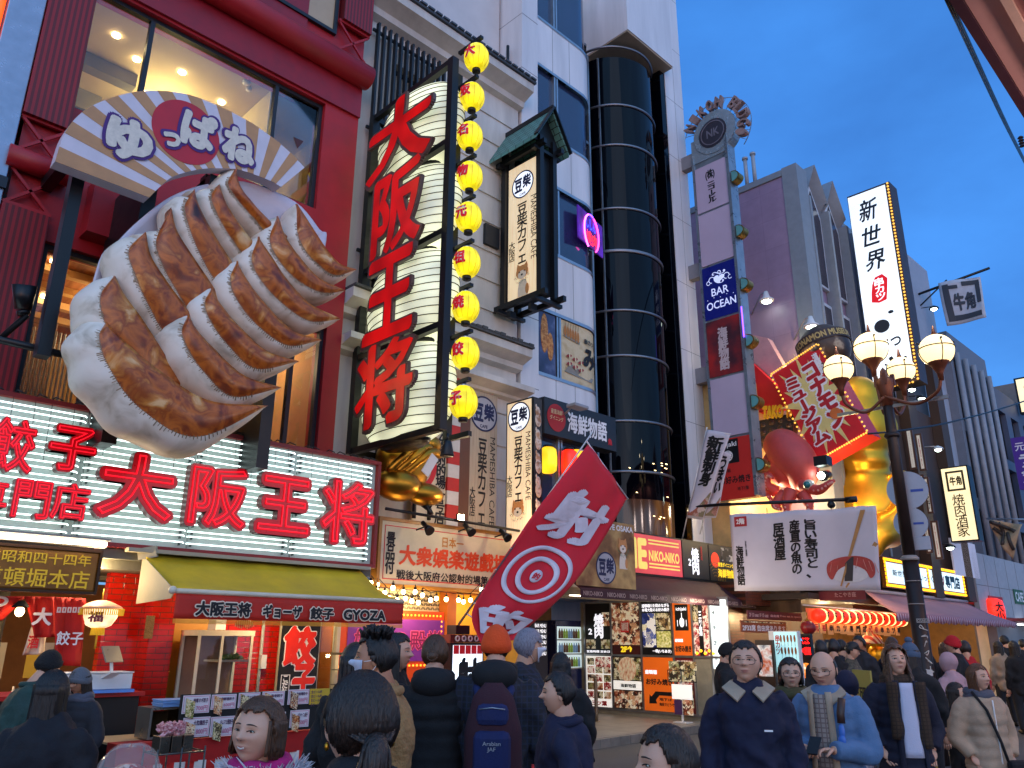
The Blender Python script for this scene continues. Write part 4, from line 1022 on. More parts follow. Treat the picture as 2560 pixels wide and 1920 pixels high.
for(ch,_,_,_),(x,y)in zip(ycen,ypos):
 o=thing('yellow_lantern','small glowing yellow lantern bearing the red character %s in the vertical row'%ch,'lantern',yr.matrix_basis@MT((x,y,-0.02)),'yellow lanterns on the rail')
 Mx=Matrix(((1,0,0),(0,0,1),(0,1,0))).to_4x4()
 R0,H=0.195,0.43
 t=MB();t.lathe([(R0*(0.45+0.55*cos((i/14-0.5)*PI)**0.7),-H/2+H*i/14)for i in range(15)],24,M=Mx);sh_=t.build('shade',ylw,o,fixn=True)
 t=MB()
 for k in range(12):
  a=k*PI/6
  t.tube([(cos(a)*(R0*(0.45+0.55*cos((i/14-0.5)*PI)**0.7)+0.001),-H/2+H*i/14,sin(a)*(R0*(0.45+0.55*cos((i/14-0.5)*PI)**0.7)+0.001))for i in range(1,14)],0.0035,4)
 t.build('rib',yrib,sh_)
 t=MB();t.lathe([(0.05,-H/2-0.06),(0.065,-H/2-0.05),(0.065,-H/2+0.005)],16,M=Mx);t.build('lower_cap',BLACKM,o,fixn=True)
 t=MB();t.lathe([(0.07,H/2-0.005),(0.075,H/2+0.02),(0.03,H/2+0.04),(0.03,H/2+0.08)],16,M=Mx);t.build('upper_cap',ALU,o,fixn=True)
 for bold,zz,mm,nm in((0.09,0.002,WHI,'letter_edge'),(0.045,0.005,mat('lantern red','#d01222',es=0.35,ecol='#d81020'),'letter')):
  v,f=textgeo(ch,(-0.1,-0.1,0.1,0.1),bold=bold,z=0,seg=10)
  v2=[]
  for(a,b_,c)in v:
   an=a/R0+0.22;r=R0*(0.45+0.55*cos(b_/H*PI)**0.7)+zz+0.006+c
   v2.append((r*sin(an),b_+0.015,r*cos(an)))
  t=MB();t.add(v2,f);t.build(nm,mm,sh_)
sp=thing('spotlight','black can spotlight hanging lit under the lantern tower','spotlight',loc=at('E',695,1300,X=6.4))
t=MB();t.lathe([(0.085,-0.10),(0.09,-0.09),(0.06,0.06),(0.045,0.11),(0.0,0.11)],20);t.cyl((0,0,0.1),(0,0,0.2),0.02,8);t.build('can',BLACKM,sp)
t=MB();t.cyl((0,0,-0.095),(0,0,-0.098),0.075,18);t.build('lens',DOWN,sp)
# -- old cream building with mouldings
ob=thing('plaster_building','old cream plaster building with moulded cornices and black window bars','building',F_S(0,10.0,0))
plast=mat('cream plaster','#c8c1b8',rough=0.8,var=0.26,vs=1.8,streak=5,bump=0.12,bs=20)
OW=[(6.9,8.6,8.3,11.6),(6.5,7.1,7.6,8.2)]
t=MB();wall_holes(t,6.1,2.6,10.0,12.2,OW,0.3);t.box(6.1,12.2,-4,10.0,12.3,-0.01);t.build('wall',plast,ob)
t=MB()
for y in(4.4,5.0,5.6,6.9,7.5,8.1,8.7,9.3,9.9,10.5,11.1,11.7):t.box(8.3,y,0.003,9.98,y+0.52,0.03)
t.build('rusticated_band',plast,ob)
def cornice(y,d,h,x1):
 t=MB();P=[(0.003,y),(d*0.35,y+0.04),(d*0.4,y+h*0.35),(d*0.75,y+h*0.5),(d,y+h*0.6),(d,y+h),(0.003,y+h)]
 v=[(6.1,b,a)for a,b in P]+[(x1,b,a)for a,b in P];n=len(P)
 t.add(v,[tuple(range(n)),tuple(range(n,2*n))[::-1]]+[(i,n+i,n+(i+1)%n,(i+1)%n)for i in range(n)]);t.build('cornice',plast,ob,fixn=True)
cornice(12.2,0.45,0.45,10.02);cornice(6.45,0.4,0.38,10.02);cornice(5.85,0.42,0.25,10.06)
t=MB();t.box(6.1,12.66,-0.1,10.05,12.71,0.5)
for k in range(22):t.box(6.1+k*0.18,12.71,0.35+0.02*(k%2),6.24+k*0.18,12.75,0.53)
t.build('gutter',mat('lead gutter','#3f444c',rough=0.6,var=0.4,vs=6),ob)
t=MB();t.box(6.1,6.84,-0.05,10.03,6.88,0.45)
for k in range(14):t.box(8.0+k*0.145,6.88,0.3,8.12+k*0.145,6.905+0.015*(k%3),0.46)
t.build('eave_tiles',mat('grey eave tile','#4b4a49',rough=0.7,var=0.4,vs=9),ob)
t=MB();t.box(6.1,12.76,-0.9,10.0,17,-0.6);t.build('upper_wall',mat('white upper wall','#c9c3c0',rough=0.7,var=0.12,vs=1),ob)
for b in OW:
 f=MB();frr(f,*b,0.07,-0.22,-0.15,vs=((b[0]+b[2])/2,));fo=f.build('window',DARKM,ob)
 p=MB();p.box(b[0]+0.07,b[1]+0.07,-0.2,b[2]-0.07,b[3]-0.07,-0.19);p.build('pane',mat('blind pane','#a39788',rough=0.35,var=0.15),fo)
t=MB();t.prism([lp(ob,'B',*q,d=-0.18)for q in((478,508),(505,462),(528,515))],-0.185,-0.18);t.build('escape_mark',REDINK,ob)
t=MB()
for k in range(13):t.box(6.35+k*0.125,7.0,0.12,6.39+k*0.125,12.05,0.2)
for y in(7.6,9.9,11.9):t.box(6.3,y,0.08,7.95,y+0.05,0.12)
t.build('window_bars',mat('black bars','#11141c',rough=0.5),ob)
q=lbox(ob,'E',925,845,1010,990);q=lbox(ob,'B',920,1475,1010,1605)
t=MB();t.box(q[0],q[1],0.031,q[2],q[3],0.10);t.build('vent_grille',mat('vent','#1c1d20',rough=0.6),ob)
gs=thing('gold_ornament','big gilded swirling ornament above the shooting gallery board','ornament',M=MT(at('E',400,1440,Y=9.5))@Matrix.Scale(1.3,4))
t=MB();Mr=MR(rad(45),4,'Z')
t.ball((0,0,0.05),(0.34,0.26,0.40),20,14);t.ball((0.22,-0.12,0.32),(0.22,0.16,0.14),16,10);t.ball((-0.18,-0.18,-0.22),(0.30,0.2,0.18),16,10);t.ball((0.18,-0.2,-0.28),(0.26,0.16,0.13),16,10)
for k in range(3):t.tube(SPA([(-0.35+0.1*k,-0.22,-0.1),(-0.2+0.12*k,-0.33,0.1),(0.0+0.1*k,-0.3,0.28-0.04*k),(0.15+0.1*k,-0.24,0.2)],5),[0.05]*16,8)
t.build('body',GOLD,gs)
t=MB();t.bar((0.0,-0.42,-0.1),(0.14,-0.42,0.12),0.11,0.012,up=(0,-1,0));t.build('paper_strip',WHI,gs)
vb=thing('gallery_wall_board','tall white board with a red arc and black vertical writing behind the lantern tower','sign',F_S(0,9.85,0))
b=lbox(vb,'E',480,1300,690,1659);bz=(b[0],3.42,b[2],5.15)
t=MB();t.box(bz[0],bz[1],-0.05,bz[2],bz[3],0);t.build('board',mat('ivory board','#d3c3a4',rough=0.5),vb)
t=MB();t.text('公認射的場一号店',(lp(vb,'E',625,1300)[0],3.45,lp(vb,'E',690,1300)[0],5.0),bold=0.035,z=0.006,vertical=True,nib=0.6);t.build('lettering',BKI,vb)
cxx,cyy=lp(vb,'E',490,1400)
t=MB();t.ring(cxx,cyy,0.42,0.09,0.004,0.01,a0=-0.25,a1=0.25);t.build('red_arc',REDINK,vb)
t=MB();t.tube(SPA([(cxx+0.0,3.5,0.012),(cxx+0.02,3.85,0.012),(cxx+0.16,4.0,0.012),(cxx+0.28,3.9,0.012),(cxx+0.30,3.5,0.012)],6),0.035,6);t.build('black_stroke',BKI,vb)
ck=thing('checked_pillar','narrow pillar with alternating red and white blocks beside the dim cafe board','pillar',F_S(0,9.8,0))
u=lbox(ck,'E',700,1300,765,1500)
t=MB();t2=MB()
for k in range(12):
 y=3.35+k*0.22
 (t if k%2 else t2).box(u[0],y,-0.2,u[2]+0.03,y+0.218,0.0)
t.build('red_block',mat('block red','#b82018',rough=0.5),ck);t2.build('white_block',mat('block white','#c8c2ba',rough=0.5),ck)
t=MB();t.box(u[2]+0.035,3.0,-0.2,u[2]+0.27,5.4,-0.02);t.build('brown_post',mat('brown post','#5f3826',rough=0.5),ck)
# -- shooting gallery
sg=thing('gallery_board','wide cream shop board with orange brush writing lit by black spotlights','sign',F_S(0,9.5,0))
q=(6.78,2.46,9.75,3.36)
t=MB();t.box(*q[:2],-0.12,*q[2:],0.0);t.build('board',mat('cream board','#cdc4a2',rough=0.5,var=0.1),sg)
t=MB();frr(t,q[0]-0.04,q[1]-0.04,q[2]+0.04,q[3]+0.04,0.05,-0.13,0.02);t.build('frame',mat('gilt frame','#a8752a',rough=0.4),sg)
t=MB();frr(t,q[0]+0.07,q[1]+0.07,q[2]-0.07,q[3]-0.07,0.012,0.002,0.006);t.build('red_line',REDINK,sg)
orng=mat('orange brush ink','#d8481a',rough=0.6)
t=MB();t.text('日本一',lbox(sg,'H',745,255,875,320),bold=0.02,z=0.004,nib=0.7);t.build('small_lettering',mat('ochre ink','#b9772a'),sg)
t=MB();t.text('大衆娯楽遊戯場',(lp(sg,'H',480,370)[0],2.74,9.32,3.04),bold=0.04,z=0.004,nib=0.7,seg=10);t.build('big_lettering',orng,sg)
t=MB();t.text('戦後大阪府公認射的場第一号店',(lp(sg,'H',465,460)[0],2.54,9.38,2.68),bold=0.025,z=0.004,nib=0.7);t.text('景品付',(6.88,2.60,7.05,3.20),bold=0.035,z=0.004,nib=0.7,vertical=True);t.text('景品付',(9.5,2.60,9.67,3.20),bold=0.035,z=0.004,nib=0.7,vertical=True);t.build('black_lettering',BKI,sg)
t=MB();t.cyl((6.7,3.48,0.2),(9.8,3.42,0.2),0.022,8);t.build('lamp_rail',BLACKM,sg)
for(ru,rv)in((660,75),(650,190),(905,200),(1125,235)):
 x,y=lp(sg,'H',ru,rv,0.3)
 o=thing('spotlight',['black spotlight pointing up above the gallery board','black spotlight aimed down at the cream board beside the upward one','third black spotlight aimed down over the orange writing','black spotlight nearest the red flag over the cream board'][[660,650,905,1125].index(ru)],'spotlight',sg.matrix_basis@MT((x,y,0.3))@MR(-0.9 if rv>100 else 2.4,4,'X')@MR(0.5,4,'Y'))
 Mx=Matrix(((1,0,0),(0,0,1),(0,1,0))).to_4x4()
 t=MB();t.lathe([(0.035,0.12),(0.035,0.0),(0.05,-0.02),(0.075,-0.11),(0.07,-0.11)],16,M=Mx);t.build('can',BLACKM,o,fixn=True)
 t=MB();t.cyl((0,0.02,0),(0,0.1,-0.14),0.012,6);t.build('bracket',BLACKM,o)
x,y=lp(sg,'H',860,130,0.3)
o=thing('floodlight','small bright floodlight shining over the cream gallery board','floodlight',sg.matrix_basis@MT((x,y,0.3)))
t=MB();t.box(-0.07,-0.05,-0.03,0.07,0.05,0.0);t.build('housing',BLACKM,o)
t=MB();t.box(-0.06,-0.04,0.003,0.06,0.04,0.008);t.build('lens',DOWN,o)
LPT('board_light',sg,(8.0,3.6,0.7),14,(1,0.8,0.5),0.05);LPT('board_light',sg,(9.2,3.6,0.7),10,(1,0.8,0.5),0.05)
gal=thing('shooting_gallery','open shooting gallery front with orange walls under the cream board','shop',F_S(0,9.8,0))
t=MB();t.box(6.35,0,-3,6.75,3.5,0.0);t.box(8.24,0.15,-0.3,8.42,2.44,0.1);t.box(6.35,2.4,-3,10.2,2.44,-0.31);t.build('post',mat('orange timber','#b8641a',rough=0.45),gal)
t=MB();t.box(6.4,0,-3.1,10.5,2.6,-3.0);t.build('back_wall',mat('amber wall','#d88a1e',rough=0.6,var=0.2,vs=2),gal)
t=MB();t.box(8.42,1.0,-0.32,10.2,2.42,-0.3);t.build('amber_panel',mat('amber panel','#e8a21e',rough=0.5,var=0.2,vs=3),gal)
t=MB();wv=[]
t.box(6.78,2.13,-0.12,8.24,2.43,-0.10);t.build('wave_panel',mat('cream wave base','#d9cba2',rough=0.6),gal)
t=MB()
for r in range(4):
 for k in range(16):
  cx=6.82+k*0.092+(0.046 if r%2 else 0);cy=2.15+r*0.06
  for rr in(0.042,0.026):t.ring(cx,cy,rr,0.009,-0.098,-0.095+0.002*r,n=10,a0=0.0,a1=0.5)
t.build('wave_pattern',mat('wave ink','#2c2a30'),gal)
t=MB();t.prism([lp(gal,'H',*p,d=-0.08)for p in((700,590),(722,580),(752,640),(730,655))],-0.085,-0.08);t.build('yellow_tag',mat('yellow tag','#e0b81e'),gal)
pp_=thing('amusement_poster','purple poster in an orange bulb-studded border with pink outlined characters','poster',F_S(0,9.75,0))
t=MB();t.box(6.35,0.9,-0.06,8.22,2.12,0.0);t.build('border',mat('orange border','#d8481a',rough=0.5,es=0.25,ecol='#d8481a'),pp_)
q=lbox(pp_,'H',440,720,760,990);q=(6.5,1.42,q[2]-0.02,2.0)
t=MB();t.box(q[0],q[1],0.003,q[2],q[3],0.008);t.build('panel',mat('violet panel','#7a2f8e',rough=0.5,es=0.14,ecol='#7a2f8e'),pp_)
t=MB();t.text('娯楽の殿堂',(q[0]+0.1,1.56,q[2]-0.03,1.86),bold=0.05,z=0.012);t.build('letter_edge',mat('pink ink','#e85a8a',es=0.2,ecol='#e85a8a'),pp_)
t=MB();t.text('娯楽の殿堂',(q[0]+0.112,1.572,q[2]-0.042,1.848),bold=0.01,z=0.018);t.build('lettering',mat('deep violet','#8e1f5a'),pp_)
t=MB()
for k in range(26):t.ball((6.4+k*0.07,2.06,0.004),0.017,8,5);t.ball((6.4+k*0.07,1.36,0.004),0.017,8,5)
for k in range(9):t.ball((8.17,1.42+k*0.07,0.004),0.017,8,5)
t.build('border_bulb',mat('border bulb','#ff9a3a',es=2.0,ecol='#ff9a2a',var=0),pp_)
random.seed(21)
bulbpts=[(310,530),(345,575),(420,620),(445,560),(470,635),(508,585),(520,625),(560,640),(580,585),(600,650),(625,605),(675,635),(710,625),(770,630),(845,635),(875,645),(918,635),(985,570),(350,540),(395,590)]
pts=[]
for(u,v)in bulbpts:
 p=at('H',u,v,Y=9.35+random.uniform(-0.15,0.15));HBU(p,'clear glowing bulb in the string under the cream gallery board',0.10,'string bulbs of the shooting gallery',r=0.030);pts.append(p+Vector((0,0,0.10)))
pts.sort(key=lambda p:p.x)
t=MB();t.tube(pts,0.006,5);tag(t.build('bulb_cable',BLACKM),'black cable carrying the string of bulbs','cable')
LPT('gallery_light',gal,(7.4,2.2,0.35),22,(1,0.75,0.4),0.1);LPT('gallery_light',gal,(8.9,2.3,-1.2),70,(1,0.72,0.32),0.1);LPT('gallery_light',gal,(8.9,2.2,0.2),20,(1,0.75,0.4),0.1)
fp=thing('lightbox_sign','standing white lightbox with a black brush character and red slatted top','sign',F_S(0,9.0,0.15))
x0=lp(fp,'H',800,950)[0];x1=x0+0.62;yt=lp(fp,'H',880,905)[1];y2=lp(fp,'H',880,870)[1]
t=MB();t.box(x0,0,-0.25,x1,yt+0.02,0);t.build('case',BLACKM,fp)
t=MB();t.box(x0+0.03,0.25,0.003,x1-0.03,yt-0.01,0.008);t.build('lit_face',glow('lightbox white','#e6f2ff',1.5,var=0.15),fp)
t=MB()
for k in range(5):t.box(x0+0.035+k*0.112,yt-0.13,0.010,x0+0.135+k*0.112,yt-0.012,0.014)
t.build('red_slat',mat('slat red','#b5121c',es=0.3,ecol='#c01020'),fp)
t=MB();t.text('射的',(x0+0.1,0.35,x1-0.1,yt-0.17),bold=0.05,z=0.012,vertical=True,nib=0.6);t.build('lettering',BKI,fp)
t=MB();t.box(x0-0.06,yt+0.023,-0.3,x1+0.1,yt+0.13,0.05)
t.build('top_box',mat('dark red box','#5a1a14',rough=0.5),fp)
t=MB();
for k in range(5):t.ring(x0+0.06+k*0.12,yt+0.08,0.04,0.015,0.053,0.07,n=16)
t.build('target_ring',WHITEP,fp)
t=MB();t.box(x0+0.08,yt+0.135,-0.2,x0+0.34,yt+0.26,0.0);o=t.build('speaker_box',BLACKM,None);o.matrix_basis=fp.matrix_basis.copy();tag(o,'small black box standing on the red-topped lightbox','box')
# -- red target flag on a slanting pole
fgp=thing('target_flag','big red banner with white target rings on a slanting white pole','flag',F_S(8.9,8.3,3.2))
pb_=at('H',845,785,Y=8.35);pt_=at('E',1600,1245,Y=8.35)
Mi=fgp.matrix_basis.inverted()
t=MB();a_=Mi@pb_;b_=Mi@pt_;t.tube([a_,a_.lerp(b_,0.42)],0.016,8);t.build('pole_base',mat('dark pole','#4a3b33',rough=0.4),fgp)
t=MB();t.tube([a_.lerp(b_,0.42),b_.lerp(a_,-0.05)],0.013,8);t.build('pole',mat('white pole','#d3d0cd',rough=0.35),fgp)
ctop=[Mi@at('E',1605,1275,Y=8.3),Mi@at('E',1855,1620,Y=8.3)]
cbot=[Mi@at('H',930,720,Y=8.3),Mi@at('H',1180,905,Y=8.3)]
lft=[Mi@at('E',1605,1275,Y=8.3),Mi@at('H',1330,60,Y=8.3),Mi@at('H',1190,290,Y=8.3),Mi@at('H',1020,545,Y=8.3),Mi@at('H',925,720,Y=8.3),Mi@at('H',975,900,Y=8.3)]
rgt=[Mi@at('E',1855,1620,Y=8.3),Mi@at('H',1770,210,Y=8.3),Mi@at('H',1600,460,Y=8.3),Mi@at('H',1400,680,Y=8.3),Mi@at('H',1290,800,Y=8.3),Mi@at('H',1180,880,Y=8.3)]
SL=SPA(lft,8);SR=SPA(rgt,8);nF=len(SL)
def fold(f,s):return 0.05*sin(f*5+s*7)*(0.4+0.6*s)+0.03*sin(s*11+f*2)+0.018*sin(f*13-s*5)
def flagpt(f,s,z=0.0):
 """f across 0..1, s down 0..1"""
 k=min(nF-1.001,max(0,s*(nF-1)));i=int(k);w_=k-i
 L=Vector(SL[i]).lerp(Vector(SL[i+1]),w_);R=Vector(SR[i]).lerp(Vector(SR[i+1]),w_)
 p=L.lerp(R,f);return(p.x,p.y,p.z+fold(f,s)+z)
t=MB();t.grid([[flagpt(i/24,j/60)for i in range(25)]for j in range(61)],flip=True)
cloth_red=mat('flag red','#c41228',rough=0.75,var=0.1,bump=0.08)
fc=t.build('cloth',cloth_red,fgp,solid=0.004)
fwhite=mat('flag white','#c9c6d2',rough=0.75)
def flag_ring(cf,cs,rf,rs,w_,n=64):
 t=MB();vs=[];fs=[]
 for i in range(n):
  a=2*PI*i/n
  for q in(1.0,1.0-w_*0.5,1.0-w_):
   vs.append(flagpt(cf+rf*q*cos(a),cs+rs*q*sin(a),0.022))
 for i in range(n):
  for q in range(2):fs.append((i*3+q,((i+1)%n)*3+q,((i+1)%n)*3+q+1,i*3+q+1))
 t.add(vs,fs,True);t.build('target_ring',fwhite,fc,solid=0.002)
cf,cs=0.5,0.49
flag_ring(cf,cs,0.40,0.145,0.14);flag_ring(cf,cs,0.25,0.092,0.24)
flag_ring(cf,cs,0.075,0.03,0.99)
def flag_text(ch,f0,s0,f1,s1,bold,m,nm='letter',z=0.028,rot=0):
 v,f=textgeo(ch,(0,0,1,1),bold=bold,z=0,seg=10,nib=0.7)
 t=MB();t.add([flagpt(f0+(f1-f0)*a,s1+(s0-s1)*b_,z+c)for a,b_,c in v],f);t.build(nm,m,fc)
flag_text('射',0.10,0.10,0.92,0.31,0.05,fwhite);flag_text('的',0.06,0.69,0.92,0.93,0.055,fwhite)
flag_text('的',cf-0.045,cs-0.016,cf+0.045,cs+0.016,0.04,cloth_red,'small_letter',0.034)
t=MB()
for k in range(9):
 s=0.02+k*0.1
 p=Vector(flagpt(0.0,s));
 d=(b_-a_).normalized();q=a_+d*(p-a_).dot(d);t.tube([p,q],0.01,5)
t.tube([Vector(flagpt(0,0.0))+Vector((-0.03,0.06,0)),Vector(flagpt(1.02,0.0))],0.012,6)
t.build('tie',fwhite,fgp)
# -- roofed cafe sign and lit cafe signs
def dgp(root,cx,cy,s,z,full=True):
 """printed photo of a cream and ginger puppy with a green wreath"""
 def bl(pts,nm,m,zz):
  t=MB();t.prism([(cx+s*a,cy+s*b_)for a,b_ in pts],z+zz,z+zz+0.002);t.build(nm,m,root)
 gin=mat('puppy ginger','#c98a52',rough=0.7,var=0.15,vs=30);crm_=mat('puppy cream','#e2d3c2',rough=0.7,var=0.1,vs=20)
 def ell(x,y,rx,ry,n=24):return[(x+rx*cos(2*PI*i/n),y+ry*sin(2*PI*i/n))for i in range(n)]
 if full:
  bl(SPA([(-0.42,-1.55),(-0.38,-0.9),(-0.2,-0.45),(0.25,-0.45),(0.45,-0.95),(0.52,-1.55)],5),'puppy_body',crm_,0)
  bl(ell(0.42,-1.15,0.16,0.36),'puppy_flank',gin,0.003)
 bl([(-0.5,0.35),(-0.42,0.72),(-0.12,0.5)],'puppy_ear',gin,0.006);bl([(0.5,0.35),(0.42,0.72),(0.12,0.5)],'puppy_ear',gin,0.006)
 bl(ell(0,0.1,0.54,0.47),'puppy_head',gin,0.009);bl(ell(0,-0.1,0.36,0.30),'puppy_muzzle',crm_,0.012)
 bl(ell(-0.22,0.12,0.055,0.05,12),'puppy_eye',BKI,0.015);bl(ell(0.22,0.12,0.055,0.05,12),'puppy_eye',BKI,0.015);bl(ell(0.0,-0.1,0.09,0.07,12),'puppy_nose',BKI,0.015)
 random.seed(5);t=MB()
 for k in range(60):
  a=PI*(1.05+0.9*random.random());r=0.55+0.1*random.random();x=cx+s*r*cos(a);y=cy+s*(r*sin(a)-0.02)
  b0=random.random()*6.3;l=0.11*s;t.prism([(x,y),(x+l*cos(b0)+0.02*s,y+l*sin(b0)),(x+l*cos(b0),y+l*sin(b0)+0.03*s)],z+0.018+0.0002*k,z+0.0185+0.0002*k)
 t.build('wreath',mat('wreath green','#3f7a5e',rough=0.6,var=0.4,vs=40),root)
def clg(root,cx,cy,r,z,dim=False):
 t=MB();t.disc(cx,cy,r,z,z+0.002);t.build('logo_disc',glow('logo lit','#dfe6f5',1.0 if not dim else 0.0001)if not dim else mat('logo dim','#a9a8b0'),root)
 nv=mat('navy ink','#18204a',rough=0.6)
 t=MB();t.ring(cx,cy,r*1.06,r*0.1,z,z+0.004)
 t.text('豆',(cx-r*0.80,cy-r*0.52,cx-r*0.03,cy+r*0.58),bold=0.045,z=z+0.004);t.text('柴',(cx+r*0.0,cy-r*0.38,cx+r*0.82,cy+r*0.66),bold=0.045,z=z+0.004)
 t.text('CAFE',(cx-r*0.3,cy-r*0.86,cx+r*0.3,cy-r*0.66),bold=0.03,z=z+0.004);t.build('logo',nv,root)
def clt(root,x0,x1,ytop,ybot,z,ink):
 w_=x1-x0;h=ytop-ybot
 t=MB()
 t.text('豆柴カフェ',(x0+w_*0.32,ybot,x0+w_*0.64,ytop-h*0.04),bold=0.02,z=z,vertical=True)
 t.text('大阪店',(x0+w_*0.06,ybot+h*0.08,x0+w_*0.26,ybot+h*0.40),bold=0.01,z=z,vertical=True)
 v,f=textgeo('MAMESHIBA CAFE',(-(h*1.0)/2,-w_*0.09,(h*1.0)/2,w_*0.09),bold=0.0,z=0)
 cx,cy=x0+w_*0.84,(ytop+ybot)/2
 t.add([(cx+b_,cy-a,z+c)for a,b_,c in v],f)
 t.build('lettering',ink,root)
mc=thing('roofed_cafe_sign','tall lit cafe sign under a small green shingled roof with a puppy photo','sign',F_W(9.5,9.34,0))
b=(lp(mc,'B',1090,1100)[0],7.62,lp(mc,'B',1290,1000)[0],10.47)
litwood=RMAT('lit wood print',[(0.3,'#d9b88e'),(0.5,'#efd8b2'),(0.7,'#e4c79c')],3,stretch=(14,0.5,1),rough=0.4,es=0.55)
t=MB();t.box(b[0],b[1],-0.30,b[2],b[3],0.0);t.build('case',BLACKM,mc)
t=MB();t.box(b[0]+0.03,b[1]+0.03,0.003,b[2]-0.03,b[3]-0.03,0.008);t.build('lit_face',litwood,mc)
w_=b[2]-b[0]
clg(mc,*lp(mc,'B',1187,1195),0.27,0.012);clt(mc,b[0],b[2],lp(mc,'B',1200,1290)[1],lp(mc,'E',1200,90)[1],0.012,BKI)
dgp(mc,*lp(mc,'E',1185,165),0.29,0.012)
t=MB()
for x in(b[0]-0.05,b[2]+0.05):
 for z in(0.03,-0.33):t.box(x-0.055,b[1]-0.1,z-0.05,x+0.055,b[3]+0.35,z+0.05)
for y in(b[1]-0.08,b[3]+0.12):
 for z in(0.09,-0.39):t.box(b[0]-0.25,y-0.05,z-0.04,b[2]+0.25,y+0.05,z+0.04)
 for x in(b[0]-0.05,b[2]+0.05):t.box(x-0.045,y-0.12,-0.50,x+0.045,y-0.055,0.22)
for x in(b[0]+0.15,b[2]-0.15):t.box(x-0.04,b[1]-0.32,-0.05,x+0.04,b[1]-0.2,0.1)
t.build('timber_frame',BLACKM,mc)
t=MB();t.box(b[0]-0.85,10.05,-0.28,b[0]-0.1,10.3,-0.02);t.box(b[0]-0.85,8.2,-0.28,b[0]-0.1,8.45,-0.02);t.build('wall_bracket',BLACKM,mc)
ridge=b[3]+0.95;eave=b[3]+0.22;xm=(b[0]+b[2])/2;rx=w_/2+0.42
shg=brickmat('green shingle','#50827a','#5f9088','#16241f',w=0.22,h=0.12,ms=0.008,rough=0.6,axes='zy',bump=0.6)
t=MB()
for sgn in(1,-1):
 zc=-0.15;
 v=[(b[0]-0.28,ridge,zc),(b[2]+0.22,ridge,zc),(b[2]+0.22,eave-0.05,zc+sgn*0.46),(b[0]-0.28,eave-0.05,zc+sgn*0.46)]
 v2=[(x,y-0.07,z)for x,y,z in v]
 t.add(v+v2,[(0,1,2,3),(7,6,5,4),(0,4,5,1),(1,5,6,2),(2,6,7,3),(3,7,4,0)])
t.build('roof',brickmat('green shingles','#50827a','#5f9088','#101b18',w=0.2,h=0.11,ms=0.008,rough=0.6,axes='xy',bump=0.6),mc,fixn=True)
t=MB();t.add([(b[2]+0.05,ridge-0.1,-0.15),(b[2]+0.05,eave,-0.54),(b[2]+0.05,eave,0.24)],[(0,1,2)]);t.bar((b[2]+0.235,ridge+0.02,-0.15),(b[2]+0.235,eave-0.06,0.33),0.1,0.03);t.bar((b[2]+0.235,ridge+0.02,-0.15),(b[2]+0.235,eave-0.06,-0.63),0.1,0.03);t.bar((b[0]-0.3,ridge+0.02,-0.15),(b[2]+0.25,ridge+0.02,-0.15),0.1,0.06)
t.build('gable',BLACKM,mc)
m2=thing('lit_cafe_sign','lower lit cafe sign box with a side strip of puppies','sign',F_W(9.4,9.3,0))
x0=lp(m2,'E',1080,1010)[0];x1=lp(m2,'E',1250,970)[0]
t=MB();yT2=lp(m2,'E',1165,985)[1];t.box(x0,3.15,-0.22,x1,yT2,0);t.build('case',BLACKM,m2)
t=MB();t.box(x0+0.03,3.18,0.003,x1-0.03,yT2-0.03,0.008);t.build('lit_face',litwood,m2)
clg(m2,*lp(m2,'E',1163,1095),0.25,0.012);clt(m2,x0,x1,lp(m2,'E',1180,1200)[1],lp(m2,'E',1180,1640)[1],0.012,BKI)
dgp(m2,*lp(m2,'H',1212,90),0.26,0.012,full=False)
t=MB();t.box(x1+0.003,3.17,-0.21,x1+0.01,yT2-0.03,-0.01);sd_=t.build('side_strip',mat('dark photo strip','#201815',rough=0.4),m2)
gin=mat('puppy ginger','#c98a52');t=MB()
for k in range(6):
 y=yT2-0.25-k*0.40;t.ball((x1+0.012,y,-0.11),(0.008,0.09,0.06),12,8);t.ball((x1+0.012,y-0.14,-0.12),(0.008,0.13,0.075),12,8);t.ball((x1+0.012,y+0.09,-0.07),(0.006,0.04,0.02),8,6)
t.build('puppy_prints',RMAT('puppy prints',[(0.35,'#b8865a'),(0.5,'#e0cdb8'),(0.65,'#9a6a48')],8),m2)
m3=thing('dim_cafe_board','unlit flat cafe board on the wall left of the lit cafe sign','sign',F_S(0,9.9,0))
b=lbox(m3,'E',800,1300,1055,1300);x0=lp(m3,'E',855,1300)[0];x1=lp(m3,'E',1040,1300)[0]
x0,x1=lp(m3,'E',830,1450)[0],lp(m3,'E',1015,1450)[0]
t=MB();t.box(x0,3.3,-0.1,x1,lp(m3,'E',960,945)[1],0);t.build('board',RMAT('dull wood print',[(0.3,'#9c8a72'),(0.5,'#b5a48c'),(0.7,'#a8977f')],3,stretch=(14,0.5,1),rough=0.5),m3)
lx,ly=lp(m3,'E',950,1080);clg(m3,(x0+x1)/2,ly,0.30,0.004,True);clt(m3,x0,x1,lp(m3,'E',930,1215)[1],3.55,0.004,BKI)
